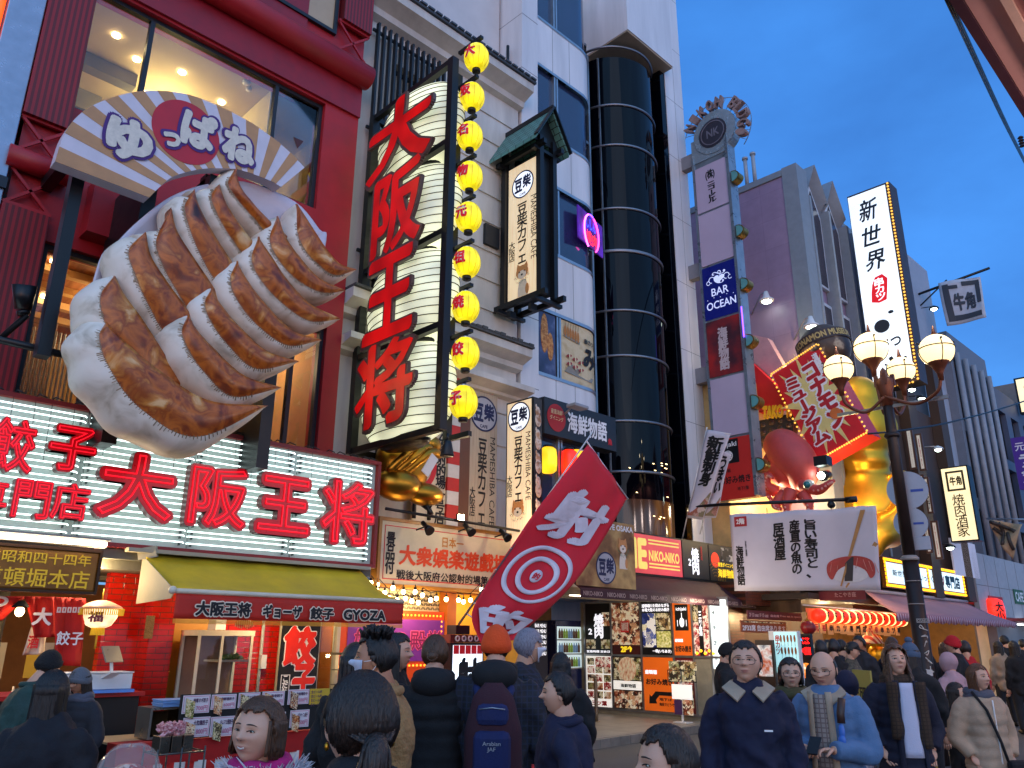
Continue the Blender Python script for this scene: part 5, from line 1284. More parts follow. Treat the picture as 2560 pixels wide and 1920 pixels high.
# -- white tiled building with a rounded corner
wb=thing('tiled_building','white tile clad building with a rounded corner and long window bands','building',F_S(0,10.0,0))
tw=mat('white panel tile','#d8d5d4',rough=0.35,var=0.2,vs=1.6,streak=9)
joint=mat('tile joint','#7d7b7c',rough=0.8)
xl=lp(wb,'B',1165,500)[0];xw=lp(wb,'B',1268,500)[0];xr=lp(wb,'B',1600,700)[0]
RC=0.75;XE=12.05
def curve_x(x0,y0,y1,z,m,nm,n=14,parent=None,off=0.0):
 """a band that runs straight from x0 and turns the rounded corner"""
 pts=[(x0,z+off),(XE,z+off)]+[(XE+(RC+off)*sin(a),z-RC+(RC+off)*cos(a))for a in[PI/2*i/n for i in range(1,n+1)]]+[(XE+RC+off,z-RC-1.2)]
 t=MB();t.grid([[(x,y1,zz)for x,zz in pts],[(x,y0,zz)for x,zz in pts]],smooth=False)
 return t.build(nm,m,parent or wb)
bands=[]
ybands=[lp(wb,'B',1268,95)[1],lp(wb,'B',1268,380)[1],lp(wb,'B',1268,745)[1]]
def yy(rg,u,v):return lp(wb,rg,u,v)[1]
W_=[(yy('B',1268,95),18.6),(8.85+0.0,yy('B',1268,390))]
w_hi=(yy('B',1268,98),18.5)
w_2=(lp(wb,'B',1420,920)[1],lp(wb,'B',1420,510)[1])
w_3=(lp(wb,'E',1400,45)[1],lp(wb,'B',1400,1215)[1])
w_4=(lp(wb,'E',1290,810)[1],lp(wb,'E',1290,385)[1])
w_5=(2.9,lp(wb,'E',1330,1200)[1])
wins=[w_5,w_4,w_3,w_2,w_hi]
ys=[2.6]+[v for w in wins for v in w]+[19.0]
for i in range(0,len(ys),2):curve_x(xw,ys[i],ys[i+1],0.0,tw,'tile_band')
t=MB();t.box(xl,2.6,-1.0,xw,19,0.06);t.build('pier',tw,wb)
t=MB()
for k in range(12):
 y=3.4+k*1.42;t.box(xl-0.002,y,-1.0,xw+0.002,y+0.014,0.063);
for i in range(0,len(ys),2):
 for x in(xw+0.55,xw+1.12):t.box(x,ys[i]+0.02,-0.01,x+0.012,ys[i+1]-0.02,0.002)
t.build('joint',joint,wb)
for i,w in enumerate(wins):
 g_=curve_x(xw,w[0],w[1],-0.08,BLUEGLASS,'window')
 for y in w:curve_x(xw,y-0.035,y+0.035,0.0,ALU,'window_rail',parent=g_,off=0.015)
 t=MB()
 for x in(xw+0.02,xw+0.62,xw+0.70):t.box(x-0.025,w[0],-0.1,x+0.025,w[1],0.0)
 t.build('mullion',ALU,g_)
t=MB();t.box(xl+0.01,2.6,-6,XE,19,-1.01);t.build('core_wall',tw,wb)
t=MB();t.cyl((xl-0.12,3,-0.25),(xl-0.12,14,-0.25),0.035,8);t.build('drain_pipe',BLACKM,wb)
po=thing('window_poster','beige poster of skewers and sushi with a bold black name in the rounded window','poster',wb.matrix_basis.copy())
curve=lambda x,z0=-0.02:(x,z0)if x<=XE else(XE+(RC+z0)*sin((x-XE)/RC),-RC+(RC+z0)*cos((x-XE)/RC))
def wrapped(t,pts_faces,z):
 v,f=pts_faces;t.add([(curve(a,z+c)[0],b_,curve(a,z+c)[1])for a,b_,c in v],f)
px0=xw+0.74;px1=XE+0.8;py0,py1=w_4[0]+0.04,w_4[1]-0.04
t=MB();t.grid([[(curve(px0+(px1-px0)*i/24)[0],y,curve(px0+(px1-px0)*i/24)[1])for i in range(25)]for y in(py1,py0)],smooth=False);t.build('paper',RMAT('beige paper',[(0.3,'#c2a87c'),(0.5,'#d2bb92'),(0.7,'#bda071')],4,rough=0.5),po)
def lpw(rg,u,v):return lp(po,rg,u,v)
t=MB()
H_=py1-py0;Wd=px1-px0
wrapped(t,textgeo('みつ',(px0+Wd*0.42,py0+H_*0.30,px0+Wd*1.0,py0+H_*0.66),bold=0.06,z=0,nib=0.7),0.0);wrapped(t,textgeo('串カツと肉寿司',(px0+Wd*0.45,py0+H_*0.72,px0+Wd*1.0,py0+H_*0.82),bold=0.03,z=0),0.0)
t.build('lettering',BKI,po)
t=MB();t2=MB()
for k in range(6):
 cx=px0+Wd*(0.14+0.115*(k%3));cy=py0+H_*(0.42-0.13*(k//3))-0.03*(k%3)
 wrapped(t,([(cx+0.075*cos(a)*1.1,cy+0.035*sin(a)+0.02*cos(a),0.002*k)for a in[i*PI/8 for i in range(16)]],[tuple(range(16))]),0.004)
 wrapped(t2,([(cx-0.02,cy+0.05,0),(cx+0.015,cy+0.05,0),(cx+0.02,cy-0.06,0),(cx-0.015,cy-0.06,0)],[(0,1,2,3)]),0.018)
t.build('sushi_print',mat('sushi print','#9c3230'),po);t2.build('paper_band',mat('paper band','#d9c59a'),po)
t=MB();wrapped(t,([(px0+Wd*a,py0+H_*b_,0)for a,b_ in((0.05,0.14),(0.6,0.10),(0.66,0.18),(0.16,0.3))],[(0,1,2,3)]),0.002);wrapped(t,([(px0+Wd*a,py0+H_*b_,0)for a,b_ in((0.04,0.72),(0.36,0.68),(0.36,0.72),(0.06,0.78))],[(0,1,2,3)]),0.002);t.build('tray_print',mat('tray print','#8d8578'),po)
t=MB();t2=MB()
for k in range(6):
 cx=px0+Wd*(0.07+0.05*k);wrapped(t,([(cx+0.035*cos(a),py0+H_*0.82+0.12*sin(a)-0.01*k,0.001*k)for a in[i*PI/8 for i in range(16)]],[tuple(range(16))]),0.006);wrapped(t2,([(cx-0.006,py0+H_*0.88,0),(cx+0.006,py0+H_*0.88,0),(cx+0.03,py1-0.02,0),(cx+0.018,py1-0.02,0)],[(0,1,2,3)]),0.005)
t.build('skewer_print',mat('skewer print','#b5722e'),po);t2.build('stick_print',mat('stick print','#6a4a2a'),po)
po2=thing('window_poster','photo poster of a golden fried skewer in the narrow window left of the beige poster','poster',wb.matrix_basis.copy())
t=MB();t.box(xw+0.05,py0,-0.03,xw+0.57,py1,-0.02);t.build('paper',RMAT('violet photo',[(0.3,'#1d2740'),(0.5,'#3a4468'),(0.7,'#7d86a8')],2,rough=0.4),po2)
t=MB();t.ball((xw+0.25,(py0+py1)/2+0.2,-0.018),(0.11,0.42,0.01),20,10,M=MR(0,4,'Z'));t.ball((xw+0.42,(py0+py1)/2-0.05,-0.017),(0.09,0.3,0.01),20,10);t.build('skewer_photo',RMAT('crumb photo',[(0.3,'#8a4a1c'),(0.5,'#c07a34'),(0.7,'#d9a05a')],20),po2)
ng=thing('neon_grill_sign','purple panel with a neon ring and glowing blue and red characters','sign',F_S(0,9.9,0,0.25))
ng.matrix_basis=F_S(11.98,9.93,7.7,0.22)
b=lbox(ng,'B',1545,1400,1700,1600)
t=MB();t.box(*b[:2],-0.03,*b[2:],0);t.build('panel',RMAT('violet panel lit',[(0.3,'#1a0f3a'),(0.5,'#4a1a8a'),(0.7,'#6a2ad0')],1.5,es=0.5),ng)
cx,cy=(b[0]+b[2])/2,(b[1]+b[3])/2-0.05;rr=0.34;b=(cx-0.38,cy-0.7,cx+0.36,cy+0.5)
def nring(a0,a1,m):
 t=MB();t.tube([(cx+rr*cos(a),cy+rr*1.3*sin(a),0.02)for a in np.linspace(a0,a1,24)],0.018,8);t.build('neon_ring',m,ng)
nring(-1.0,1.2,mat('pink neon','#ff5a9a',es=6,ecol='#ff3a8a',var=0));nring(2.0,4.2,mat('magenta neon','#ff7ad0',es=6,ecol='#ff5ac8',var=0));nring(1.3,1.9,mat('violet neon','#8a5aff',es=6,ecol='#6a3aff',var=0))
t=MB();t.text('焼肉',(cx-rr*0.75,cy-rr*0.9,cx+rr*0.75,cy+rr*0.05),bold=0.0,z=0.02);t.build('neon_letter',mat('red neon letter','#ff3a3a',es=5,ecol='#ff2020',var=0),ng)
t=MB();t.text('ししん',(cx-rr*0.7,cy+rr*0.2,cx+rr*0.6,cy+rr*0.95),bold=0.0,z=0.02);t.build('neon_kana',mat('blue neon letter','#4a5aff',es=6,ecol='#2a3aff',var=0),ng)
kb_=thing('seafood_board','black board with white brush characters and a red sun above the lantern window','sign',F_S(0,9.85,0))
b=(lp(kb_,'E',1325,1100)[0],0,lp(kb_,'E',1790,1250)[0],0);yb,yt=lp(kb_,'E',1560,1250)[1],lp(kb_,'E',1560,1040)[1]
b=(b[0],yb-0.03,b[2],yt+0.02)
t=MB();t.box(b[0],b[1],-0.3,b[2],b[3],0);t.build('board',mat('black board','#16161a',rough=0.4),kb_)
t=MB();t.text('海鮮物語',(b[0]+(b[2]-b[0])*0.30,b[1]+0.14,b[0]+(b[2]-b[0])*0.86,b[1]+0.56),bold=0.03,z=0.005,nib=0.7);t.build('lettering',WHI,kb_)
t=MB();t.disc(b[0]+0.33,(b[1]+b[3])/2,0.26,0.003,0.007,ry=0.27);t.build('red_sun',mat('sun red','#a81a1e'),kb_)
t=MB();t.text('産直海鮮',(b[0]+0.17,b[1]+0.42,b[0]+0.5,b[1]+0.52),bold=0.02,z=0.011);t.text('ダイニング',(b[0]+0.14,b[1]+0.30,b[0]+0.52,b[1]+0.39),bold=0.02,z=0.011);t.build('small_lettering',mat('tan ink','#d9b98a'),kb_)
t=MB();t.text('魚',(b[2]-0.28,b[1]+0.1,b[2]-0.14,b[1]+0.24),bold=0.04,z=0.005);t.build('seal',REDINK,kb_)
wl_=lp(kb_,'E',1500,1050,0.5);fl2=thing('floodlight','flat grey floodlight above the black seafood board','floodlight',kb_.matrix_basis@MT((wl_[0]+0.35,wl_[1]+0.16,0.35)))
t=MB();t.box(-0.2,-0.03,-0.12,0.2,0.04,0.12);t.build('housing',mat('lamp grey','#8d9096',rough=0.4),fl2,bevel=0.02)
t=MB();t.cyl((-0.05,0,-0.12),(-0.05,-0.1,-0.3),0.02,6);t.build('arm',mat('lamp grey','#8d9096'),fl2)
t=MB();t.box(xw+0.1,w_5[0],-0.40,XE+0.3,w_5[1],-0.38);lw=t.build('lit_room',mat('amber room','#c98a2a',rough=0.6,es=0.7,ecol='#e09a2a'),wb)
for k,(u,v,m,lab)in enumerate(((1350,1375,('yellow paper lantern','#ffc21e'),'yellow cylinder lantern glowing in the seafood restaurant window'),(1485,1390,('red paper lantern','#ff2a12'),'red paper lantern glowing beside the yellow ones in the window'),(1535,1390,('yellow paper lantern','#ffc21e'),'second yellow lantern right of the red lantern in the window'))):
 o=thing('paper_lantern',lab,'lantern',loc=at('E',u,v,Y=9.93))
 t=MB();t.lathe([(0.10,-0.24),(0.15,-0.2),(0.165,-0.08),(0.165,0.08),(0.15,0.2),(0.10,0.24)],18);t.build('paper',glow(m[0],m[1],1.3,var=0.3),o)
 t=MB();t.lathe([(0.10,0.24),(0.10,0.28),(0.02,0.30)],14);t.build('cap',BLACKM,o)
# -- tall tiled tower with the dark glass cylinder
tb_=thing('tower_block','tall white tiled block with a round dark glass stair shaft and steel rings','building',F_S(0,10.5,0))
xa,xb_=lp(tb_,'B',1740,600,0)[0],lp(tb_,'C',75,1600,0)[0]
t=MB();
t.box(16.42,0,-8,17.28,32,0.0);t.box(12.6,2.7,-8,16.42,32,-1.4);t.build('wall',tw,tb_)
RCy=1.20;ccx=15.22;ccz=-1.1
ytop=lp(tb_,'B',1850,335,0.1)[1]
t=MB();t.box(16.415,ytop+0.4,-1.4,16.43,32,0.0)
ZO=ytop+0.5;OV=[(p.x,10.5-p.y)for p in(at('B',1685,315,Z=ZO),at('B',1865,197,Z=ZO),at('B',1980,292,Z=ZO))];OV=[(OV[0][0],-1.39)]+OV+[(16.41,OV[2][1]),(16.41,-1.39)]
t.prism(OV,-ytop-14.0,-ytop-0.55,M=Matrix(((1,0,0,0),(0,0,-1,0),(0,1,0,0),(0,0,0,1))))
t.build('overhang',tw,tb_)
t=MB();t.prism([(x*0.99+0.15,z*0.98-0.02)for x,z in OV],-ytop-0.545,-ytop-0.5,M=Matrix(((1,0,0,0),(0,0,-1,0),(0,1,0,0),(0,0,0,1))));t.build('soffit',mat('tan soffit','#a89378',rough=0.6),tb_)
def arc_pts(r,n=30,a0=rad(2),a1=rad(178)):return[(ccx+r*cos(a0+(a1-a0)*i/n),ccz+r*sin(a0+(a1-a0)*i/n))for i in range(n+1)]
A_=arc_pts(RCy)
t=MB();t.grid([[(x,2.8,z)for x,z in A_],[(x,ytop,z)for x,z in A_]],smooth=True);shaft=t.build('glass_shaft',DARKGLASS,tb_,fixn=True)
t=MB();t.box(13.0,2.8,-1.5,13.85,ytop+0.3,-0.75);t.build('side_glass',DARKGLASS,tb_)
t=MB();t.box(16.2,2.8,-0.7,16.43,ytop+0.6,-0.02);t.build('side_glass',DARKGLASS,tb_)
ringy=[lp(tb_,rg,u,v,0.15)[1]for rg,u,v in(('B',1930,325),('B',1930,685),('B',1930,935),('B',1940,1340),('B',1940,1612),('E',1960,10),('E',1970,395),('E',1980,688),('E',1990,1110),('E',1990,1437))]
Rg=arc_pts(RCy+0.012)
for y in ringy:
 t=MB();t.tube([(x,y,z)for x,z in Rg],0.034,8);t.box(12.98,y-0.04,-1.45,13.83,y+0.04,-0.72);t.build('steel_ring',mat('dull steel','#7f838b',rough=0.35,metal=0.8),tb_)
t=MB()
for a in(rad(25),rad(155)):
 x,z=ccx+(RCy+0.01)*cos(a),ccz+(RCy+0.01)*sin(a);t.box(x-0.02,2.8,z-0.02,x+0.02,ytop,z+0.02)
for x in(13.02,13.84):t.box(x-0.03,2.8,-0.76,x+0.03,ytop,-0.70)
t.build('shaft_mullion',ALU,tb_)
t=MB();t.grid([[(x,2.85,z)for x,z in arc_pts(RCy+0.004,16,rad(70),rad(150))],[(x,4.75,z)for x,z in arc_pts(RCy+0.004,16,rad(70),rad(150))]]);t.build('lit_base',RMAT('brown lit glass',[(0.3,'#1a0d06'),(0.55,'#4a2a12'),(0.75,'#8a5a24')],1.2,stretch=(3,0.3,3),rough=0.1,es=0.25),tb_,fixn=True)
random.seed(14)
t=MB()
for k in range(16):
 a=rad(random.uniform(80,135));y=random.choice([4.35,4.4,4.9,5.4,5.5,5.6])+random.uniform(-0.05,0.05);x,z=ccx+(RCy+0.012)*cos(a),ccz+(RCy+0.012)*sin(a);t.box(x-0.03,y,z-0.004,x+0.03,y+0.015,z+0.004)
t.build('lit_lamp',mat('shaft lamp','#ffe8b0',es=5,ecol='#ffdc98',var=0),tb_)
t=MB()
for k in range(16):t.box(16.41,1.2+k*1.9,-0.01,17.283,1.212+k*1.9,0.002)
for x in(16.85,):t.box(x,0,-0.01,x+0.012,32,0.002)
t.build('joint',joint,tb_)
t=MB();t.box(12.6,20,-3,12.9,30,-1.38);
for k in range(4):t.box(12.5-0.0,18.0+k*0.22,-2.0,12.95-0.08*k,18.2+k*0.22,-1.3-0.1*k)
t.build('stepped_cornice',tw,tb_)
# -- ground floor arcade under the tower: sign band, awning, poster wall
sb=thing('sign_band','row of three shop sign panels, red then two black, over the maroon awning','sign',F_S(0,9.9,0))
t=MB();t.box(12.9,3.0,-0.6,17.2,3.86,-0.03);t.build('case',BLACKM,sb)
nr=MB();nr.box(12.9,3.04,-0.026,14.98,3.82,0.0);rp=nr.build('red_panel',glow('salmon panel','#c8404a',0.55,var=0.15),sb)
yel=mat('gilt yellow','#e8cf6a',rough=0.5,es=0.5,ecol='#e8cf6a')
t=MB();t.text('NIKO-NIKO',(13.78,3.30,14.88,3.52),bold=0.03,z=0.004)
for y in(3.64,3.71,3.16,3.23):t.box(13.78,y,0.002,14.88,y+0.03,0.006)
t.text('IE',(13.25,3.12,13.72,3.74),bold=0.05,z=0.004);t.build('lettering',yel,rp)
t=MB();t.box(15.02,3.04,-0.026,16.04,3.82,0.0);bp=t.build('black_panel',mat('black lit panel','#151518',rough=0.4),sb)
t=MB();t.text('焼肉',(15.35,3.12,15.65,3.7),bold=0.03,z=0.004,vertical=True,nib=0.7);t.text('2',(15.22,3.3,15.33,3.45),bold=0.03,z=0.004);t.build('lettering',mat('lit white ink','#f0f0f0',es=0.9,ecol='#f4f4ff'),bp)
t=MB();t.text('焼肉処',(15.72,3.45,15.80,3.76),bold=0.02,z=0.004,vertical=True);t.build('small_lettering',REDINK,bp)
t=MB();t.box(16.08,3.04,-0.026,17.18,3.82,0.0);kp=t.build('black_panel',mat('black lit panel','#151518'),sb)
t=MB();t.text('海鮮物語',(16.4,3.12,17.14,3.32),bold=0.04,z=0.006,nib=0.7);t.text('産直ダイニング',(16.42,3.36,17.1,3.46),bold=0.03,z=0.006);t.build('lettering',mat('yellow lit ink','#f0d02a',es=0.8,ecol='#f0d02a'),kp)
t=MB();t.disc(16.32,3.5,0.17,0.002,0.006);t.build('red_sun',mat('orange red sun','#e23a1a',es=0.7,ecol='#e23a1a'),kp)
t=MB();
for k in range(5):t.ring(16.3,3.04,0.12+0.07*k,0.015,0.002,0.006+0.0004*k,n=16,a0=0.0,a1=0.35)
t.build('wave_lines',mat('brass lines','#8a6a2a'),kp)
t=MB();t.box(16.6,3.5,0.001,17.14,3.8,0.004);t.build('photo',RMAT('mono photo',[(0.3,'#1a1a1c'),(0.5,'#6a6a6c'),(0.7,'#b5b5b2')],8,kind='voronoi'),kp)
mb_=thing('cafe_cloth_banner','printed cloth banner with two sitting puppies and a round cafe emblem','banner',F_S(0,9.3,0))
t=MB();t.box(10.8,2.64,-0.01,12.5,3.84,0.0);t.build('cloth',RMAT('brown photo',[(0.3,'#3a2618'),(0.45,'#8a6038'),(0.6,'#c09a5e'),(0.75,'#6a4a2c')],1.6,rough=0.7),mb_)
clg(mb_,11.62,2.98,0.27,0.004,True)
dgp(mb_,12.12,3.38,0.25,0.003)
t=MB();t.text('CAFE OSAKA',(11.55,3.68,12.46,3.79),bold=0.03,z=0.004);t.build('lettering',WHI,mb_)
na=thing('maroon_awning','maroon awning with repeated cream lettering along its hanging edge','awning',F_S(0,9.3,0))
mar=mat('maroon canvas','#3f1520',rough=0.7,var=0.2)
t=MB();P=[[(10.9+0.5*i,2.98-0.40*j/4,-0.6+0.6*j/4)for i in range(13)]for j in range(5)];t.grid(P);t.build('canopy',mar,na,solid=0.01)
t=MB();t.box(10.9,2.44,-0.004,16.9,2.58,0.004);t.build('valance',mar,na)
t=MB()
for k in range(9):t.text('NIKO-NIKO',(10.97+k*0.66,2.475,11.50+k*0.66,2.555),bold=0.03,z=0.008)
t.build('lettering',mat('dusty cream ink','#a88d84',rough=0.7),na)
t=MB();t.box(10.2,2.6,-2.5,17.2,2.66,-0.62);t.build('ceiling',mat('entry ceiling','#b5a68c',rough=0.7),na)
for x,z in((11.6,-1.4),(12.8,-1.6),(14.2,-1.2),(11.9,-0.3)):
 t=MB();t.box(x-0.3,2.585,z-0.06,x+0.3,2.598,z+0.06);t.build('ceiling_light',mat('entry light','#fff0dc',es=10,ecol='#ffe6c4',var=0),na)
LPT('entry_lamp',na,(13.6,2.45,-0.7),45,(1,0.86,0.66),0.15);LPT('entry_lamp',na,(14.4,2.4,0.3),40,(1,0.86,0.66),0.15)
ew=thing('entrance_wall','pale entrance back wall behind the vending machine','wall',F_S(0,14.2,0))
t=MB();t.box(9.6,0.15,-0.2,15.5,2.7,0);t.build('wall',mat('entry wall','#8b6a4a',rough=0.6,var=0.25),ew)
t=MB();t.box(9.6,0.15,0.003,10.0,2.6,4.0);t.build('side_wall',mat('orange side','#a8501c',rough=0.6),ew)
pw=thing('poster_wall','metal framed wall filled with restaurant posters facing the walkers','wall',F_W(15.4,10.4,0))
PX0,PX1=-2.75,1.0
t=MB();t.box(PX0,0.15,-0.12,PX1,2.62,0.0);t.build('wall',mat('wall stone','#8f8672',rough=0.6,var=0.2),pw)
ph0=lp(pw,'J',800,850)[1];ph1=lp(pw,'J',800,25)[1];phm=lp(pw,'J',800,436)[1]
cols=[lp(pw,'J',u,300)[0]for u in(578,788,1022,1274,1432,1572,1720)]
t=MB()
for x in cols:t.box(x-0.02,ph0-0.04,0.001,x+0.02,ph1+0.05,0.03)
for y in(ph0-0.03,phm,ph1+0.03):t.box(cols[0]-0.02,y-0.022,0.002,cols[-1]+0.02,y+0.022,0.027)
t.build('frame',ALU,pw)
random.seed(6)
fA=RMAT('food print a',[(0.2,'#3a1a10'),(0.35,'#8a3a1a'),(0.5,'#d9b88a'),(0.62,'#b5522a'),(0.75,'#e8dcc0')],14,kind='voronoi',es=0.28)
fB=RMAT('food print b',[(0.2,'#2a2218'),(0.35,'#6a4a2a'),(0.5,'#b59a6a'),(0.62,'#6f7a3a'),(0.75,'#d9cfae')],16,kind='voronoi',es=0.25)
fC=RMAT('food print c',[(0.2,'#7a1414'),(0.4,'#b52a2a'),(0.55,'#e0b0a0'),(0.7,'#f0e0d0')],22,kind='voronoi',es=0.35)
fD=RMAT('food print d',[(0.2,'#1a2a6a'),(0.4,'#5a6ab0'),(0.55,'#e0d8b0'),(0.7,'#f0f0f0')],9,kind='voronoi',es=0.3)
litw=glow('poster white','#f0ece4',0.7);orgp=glow('poster orange','#e0641a',0.40,var=0.1);blkp=mat('poster black','#1a1a1c',rough=0.35)
wtx=mat('lit white ink','#f0f0f0');bk=BKI;ytx=mat('yellow lit ink','#f0d02a')
def poster(label,c,y0,y1,base):
 o=thing('poster',label,'poster',pw.matrix_basis.copy());x0,x1=cols[c]+0.025,cols[c+1]-0.025
 t=MB();t.box(x0,y0,0.003,x1,y1,0.010);t.build('sheet',base,o)
 w_,h=x1-x0,y1-y0
 def R(a,b_,c_,d,m,nm='photo',z=0.012):
  t=MB();t.box(x0+a*w_,y0+b_*h,z,x0+c_*w_,y0+d*h,z+0.003);t.build(nm,m,o)
 def T(s,a,b_,c_,d,m,bold=0.03,v=False,z=0.018,nm='lettering'):
  t=MB();t.text(s,(x0+a*w_,y0+b_*h,x0+c_*w_,y0+d*h),bold=bold,z=z,vertical=v,nib=0.7 if v else None);t.build(nm,m,o)
 return o,R,T,(x0,x1,y0,y1)
TOP=(phm+0.025,ph1);BOT=(ph0,phm-0.025)
o,R,T,q=poster('black poster with white brush grill characters, top left of the poster wall',0,*TOP,blkp);T('焼肉',0.35,0.3,0.75,0.8,wtx,0.04,True);T('2',0.12,0.38,0.28,0.5,wtx);R(0.68,0.55,0.97,0.82,fA);R(0.03,0.10,0.4,0.28,fB);R(0.62,0.10,0.97,0.28,fB);T('営業時間 定休日',0.04,0.02,0.96,0.07,wtx,0.02)
o,R,T,q=poster('brown food poster with a yellow 2F arrow in the upper row',1,*TOP,fA);R(0.0,0.0,1.0,0.18,mat('dark maroon print','#4a1414'));T('2F↑',0.3,0.04,0.72,0.16,ytx,0.06);R(0.32,0.42,0.62,0.64,mat('red stamp','#b52020',es=0.2));T('海鮮料理',0.35,0.45,0.6,0.62,WHI,0.03)
o,R,T,q=poster('poster with white headline over blue and green dish photos',2,*TOP,blkp);T('道頓堀川を眺めながら',0.04,0.89,0.96,0.96,wtx);T('本場大阪のお好み焼き',0.04,0.81,0.96,0.88,wtx);R(0.03,0.14,0.48,0.78,fD);R(0.5,0.46,0.97,0.78,fB);R(0.5,0.14,0.97,0.44,RMAT('green noodles',[(0.3,'#6a7a2a'),(0.5,'#c9c46a'),(0.7,'#e8e4c0')],20,es=0.3));T('一明(いちあき)',0.35,0.03,0.96,0.1,wtx)
o,R,T,q=poster('orange poster with a black spatula emblem over brush writing, upper row',3,*TOP,orgp);R(0.12,0.45,0.85,0.93,blkp,'emblem_panel');T('ich|aki',0.2,0.8,0.78,0.88,wtx,0.02);
t=MB();cx,cy=(q[0]+q[1])/2,q[2]+0.60*(q[3]-q[2]);t.disc(cx,cy,0.06,0.016,0.02,ry=0.10);t.box(cx-0.008,cy+0.1,0.016,cx+0.008,cy+0.2,0.02);t.box(cx-0.12,cy-0.08,0.016,cx-0.105,cy+0.05,0.02);t.box(cx+0.105,cy-0.08,0.016,cx+0.12,cy+0.05,0.02);t.build('emblem',wtx,o);T('お好み焼き',0.06,0.06,0.94,0.18,bk,0.04);T('道頓堀',0.06,0.24,0.5,0.3,wtx)
o,R,T,q=poster('red meat poster with a black vertical name strip, upper row',4,*TOP,fC);R(0.35,0.0,0.62,1.0,blkp);T('三ツ葉',0.38,0.35,0.58,0.8,wtx,0.04,True);R(0.0,0.6,0.35,1.0,fB)
for k in range(5):
 p=q;t=MB();t.ball((p[0]+0.06+0.1*k,p[2]+0.05+0.05*(k%2),0.02),0.03,10,6);t.build('yellow_lamp',mat('amber lamp','#ffc21e',es=2.5,ecol='#ffb81e',var=0),o)
o,R,T,q=poster('pale lit floor guide listing 4F to 1F at the wall end',5,ph0+0.9,ph1,glow('guide lit','#e4f2f4',1.1))
for k,s_ in enumerate(('1F','2F','3F','4F')):T(s_,0.12,0.12+0.22*k,0.3,0.18+0.22*k,bk,0.03)
o,R,T,q=poster('white grid poster of small meat dishes, bottom left of the poster wall',0,*BOT,litw)
for i in range(3):
 for j in range(5):R(0.05+0.32*i,0.16+0.165*j,0.33+0.32*i,0.30+0.165*j,(fC,fB,fA)[(i+j)%3])
R(0.4,0.78,0.97,0.98,fC,z=0.016);T('肉',0.7,0.36,0.92,0.5,REDINK,0.05,z=0.02);T('三ツ葉',0.2,0.02,0.8,0.12,REDINK,0.05)
o,R,T,q=poster('big crab hotpot photo poster in the lower row',1,*BOT,blkp);R(0.02,0.55,0.98,0.98,fB);t=MB();t.disc((q[0]+q[1])/2,q[2]+0.76*(q[3]-q[2]),0.26,0.017,0.021);t.build('pot_photo',RMAT('pot photo',[(0.3,'#b5522a'),(0.45,'#d9b08a'),(0.6,'#e8d8b8'),(0.75,'#5a7a2a')],10,es=0.25,stretch=(3,1,1)),o);R(0.0,0.36,1.0,0.53,litw);T('海鮮物語',0.25,0.40,0.8,0.48,bk,0.03);R(0.02,0.01,0.98,0.34,fA)
o,R,T,q=poster('orange poster with a black turning arrow and brush writing, lower row',2,*BOT,orgp);T('道頓堀',0.06,0.68,0.45,0.76,wtx);T('お好み焼き',0.08,0.48,0.96,0.60,bk,0.04)
t=MB();X=lambda a:q[0]+a*(q[1]-q[0]);Yv=lambda a:q[2]+a*(q[3]-q[2])
t.prism([(X(0.97),Yv(0.36)),(X(0.97),Yv(0.29)),(X(0.5),Yv(0.29)),(X(0.38),Yv(0.2)),(X(0.42),Yv(0.14)),(X(0.16),Yv(0.13)),(X(0.18),Yv(0.3)),(X(0.24),Yv(0.26)),(X(0.38),Yv(0.36))],0.012,0.016);t.build('arrow',bk,o);T('地下1F',0.5,0.19,0.9,0.25,bk,0.03);T('階段でどうぞ',0.5,0.10,0.97,0.16,bk,0.03)
o,R,T,q=poster('dark red menu poster behind the leaflet stand, lower row',3,*BOT,mat('dark red poster','#6a1a1e',rough=0.5));R(0.1,0.5,0.9,0.95,fC);R(0.1,0.1,0.9,0.45,fB)
ls=thing('leaflet_stand','white leaflet stand with menu sheets before the orange arrow poster','stand',F_W(14.9,10.05,0.15))
b=lbox(ls,'J',1235,480,1460,965);yb=0.0
t=MB();t.box(-0.02,0,-0.02,0.02,b[3],0.0);t.box(-0.16,0,-0.14,0.16,0.02,0.10);t.build('post',WHITEP,ls)
for k,(u0,v0,u1,v1,m)in enumerate(((1240,485,1458,555,fB),(1240,560,1335,645,fB),(1342,560,1450,645,fB),(1265,668,1425,785,litw),(1285,790,1345,905,mat('violet sheet','#4a2a5a')),(1352,790,1432,910,fA))):
 q=lbox(ls,'J',u0,v0,u1,v1);t=MB();t.box(q[0],q[1],0.003,q[2],q[3],0.009);t.build('leaflet',m,ls)
q=lbox(ls,'J',1232,555,1455,650);t=MB();frr(t,*q,0.012,0.002,0.014,vs=((q[0]+q[2])/2,));t.build('holder',BLACKM,ls)
afs=thing('lit_stand_sign','white lit standing sign with a black vertical name panel by the black-coated man','sign',F_W(15.6,9.75,0.1))
b=lbox(afs,'J',1500,450,1690,850);
t=MB();t.box(b[0],b[1],-0.2,b[2],b[3],0);t.build('case',BLACKM,afs)
t=MB();t.box(b[0]+0.14,b[1]+0.03,0.002,b[2]-0.02,b[3]-0.02,0.006);t.build('lit_face',glow('warm white face','#fff4e0',1.6),afs)
t=MB();t.text('一明',(b[0]+0.02,b[1]+0.45,b[0]+0.12,b[3]-0.1),bold=0.03,z=0.004,vertical=True);t.build('lettering',wtx,afs)
t=MB();t.box(b[0]+0.04,0,-0.25,b[2]+0.02,b[1]-0.01,0.06);t.build('base',WHITEP,afs,bevel=0.01)
vm=thing('vending_machine','dark blue vending machine with lit rows of bottles beside the poster wall','vending machine',F_S(0,13.15,0.15))
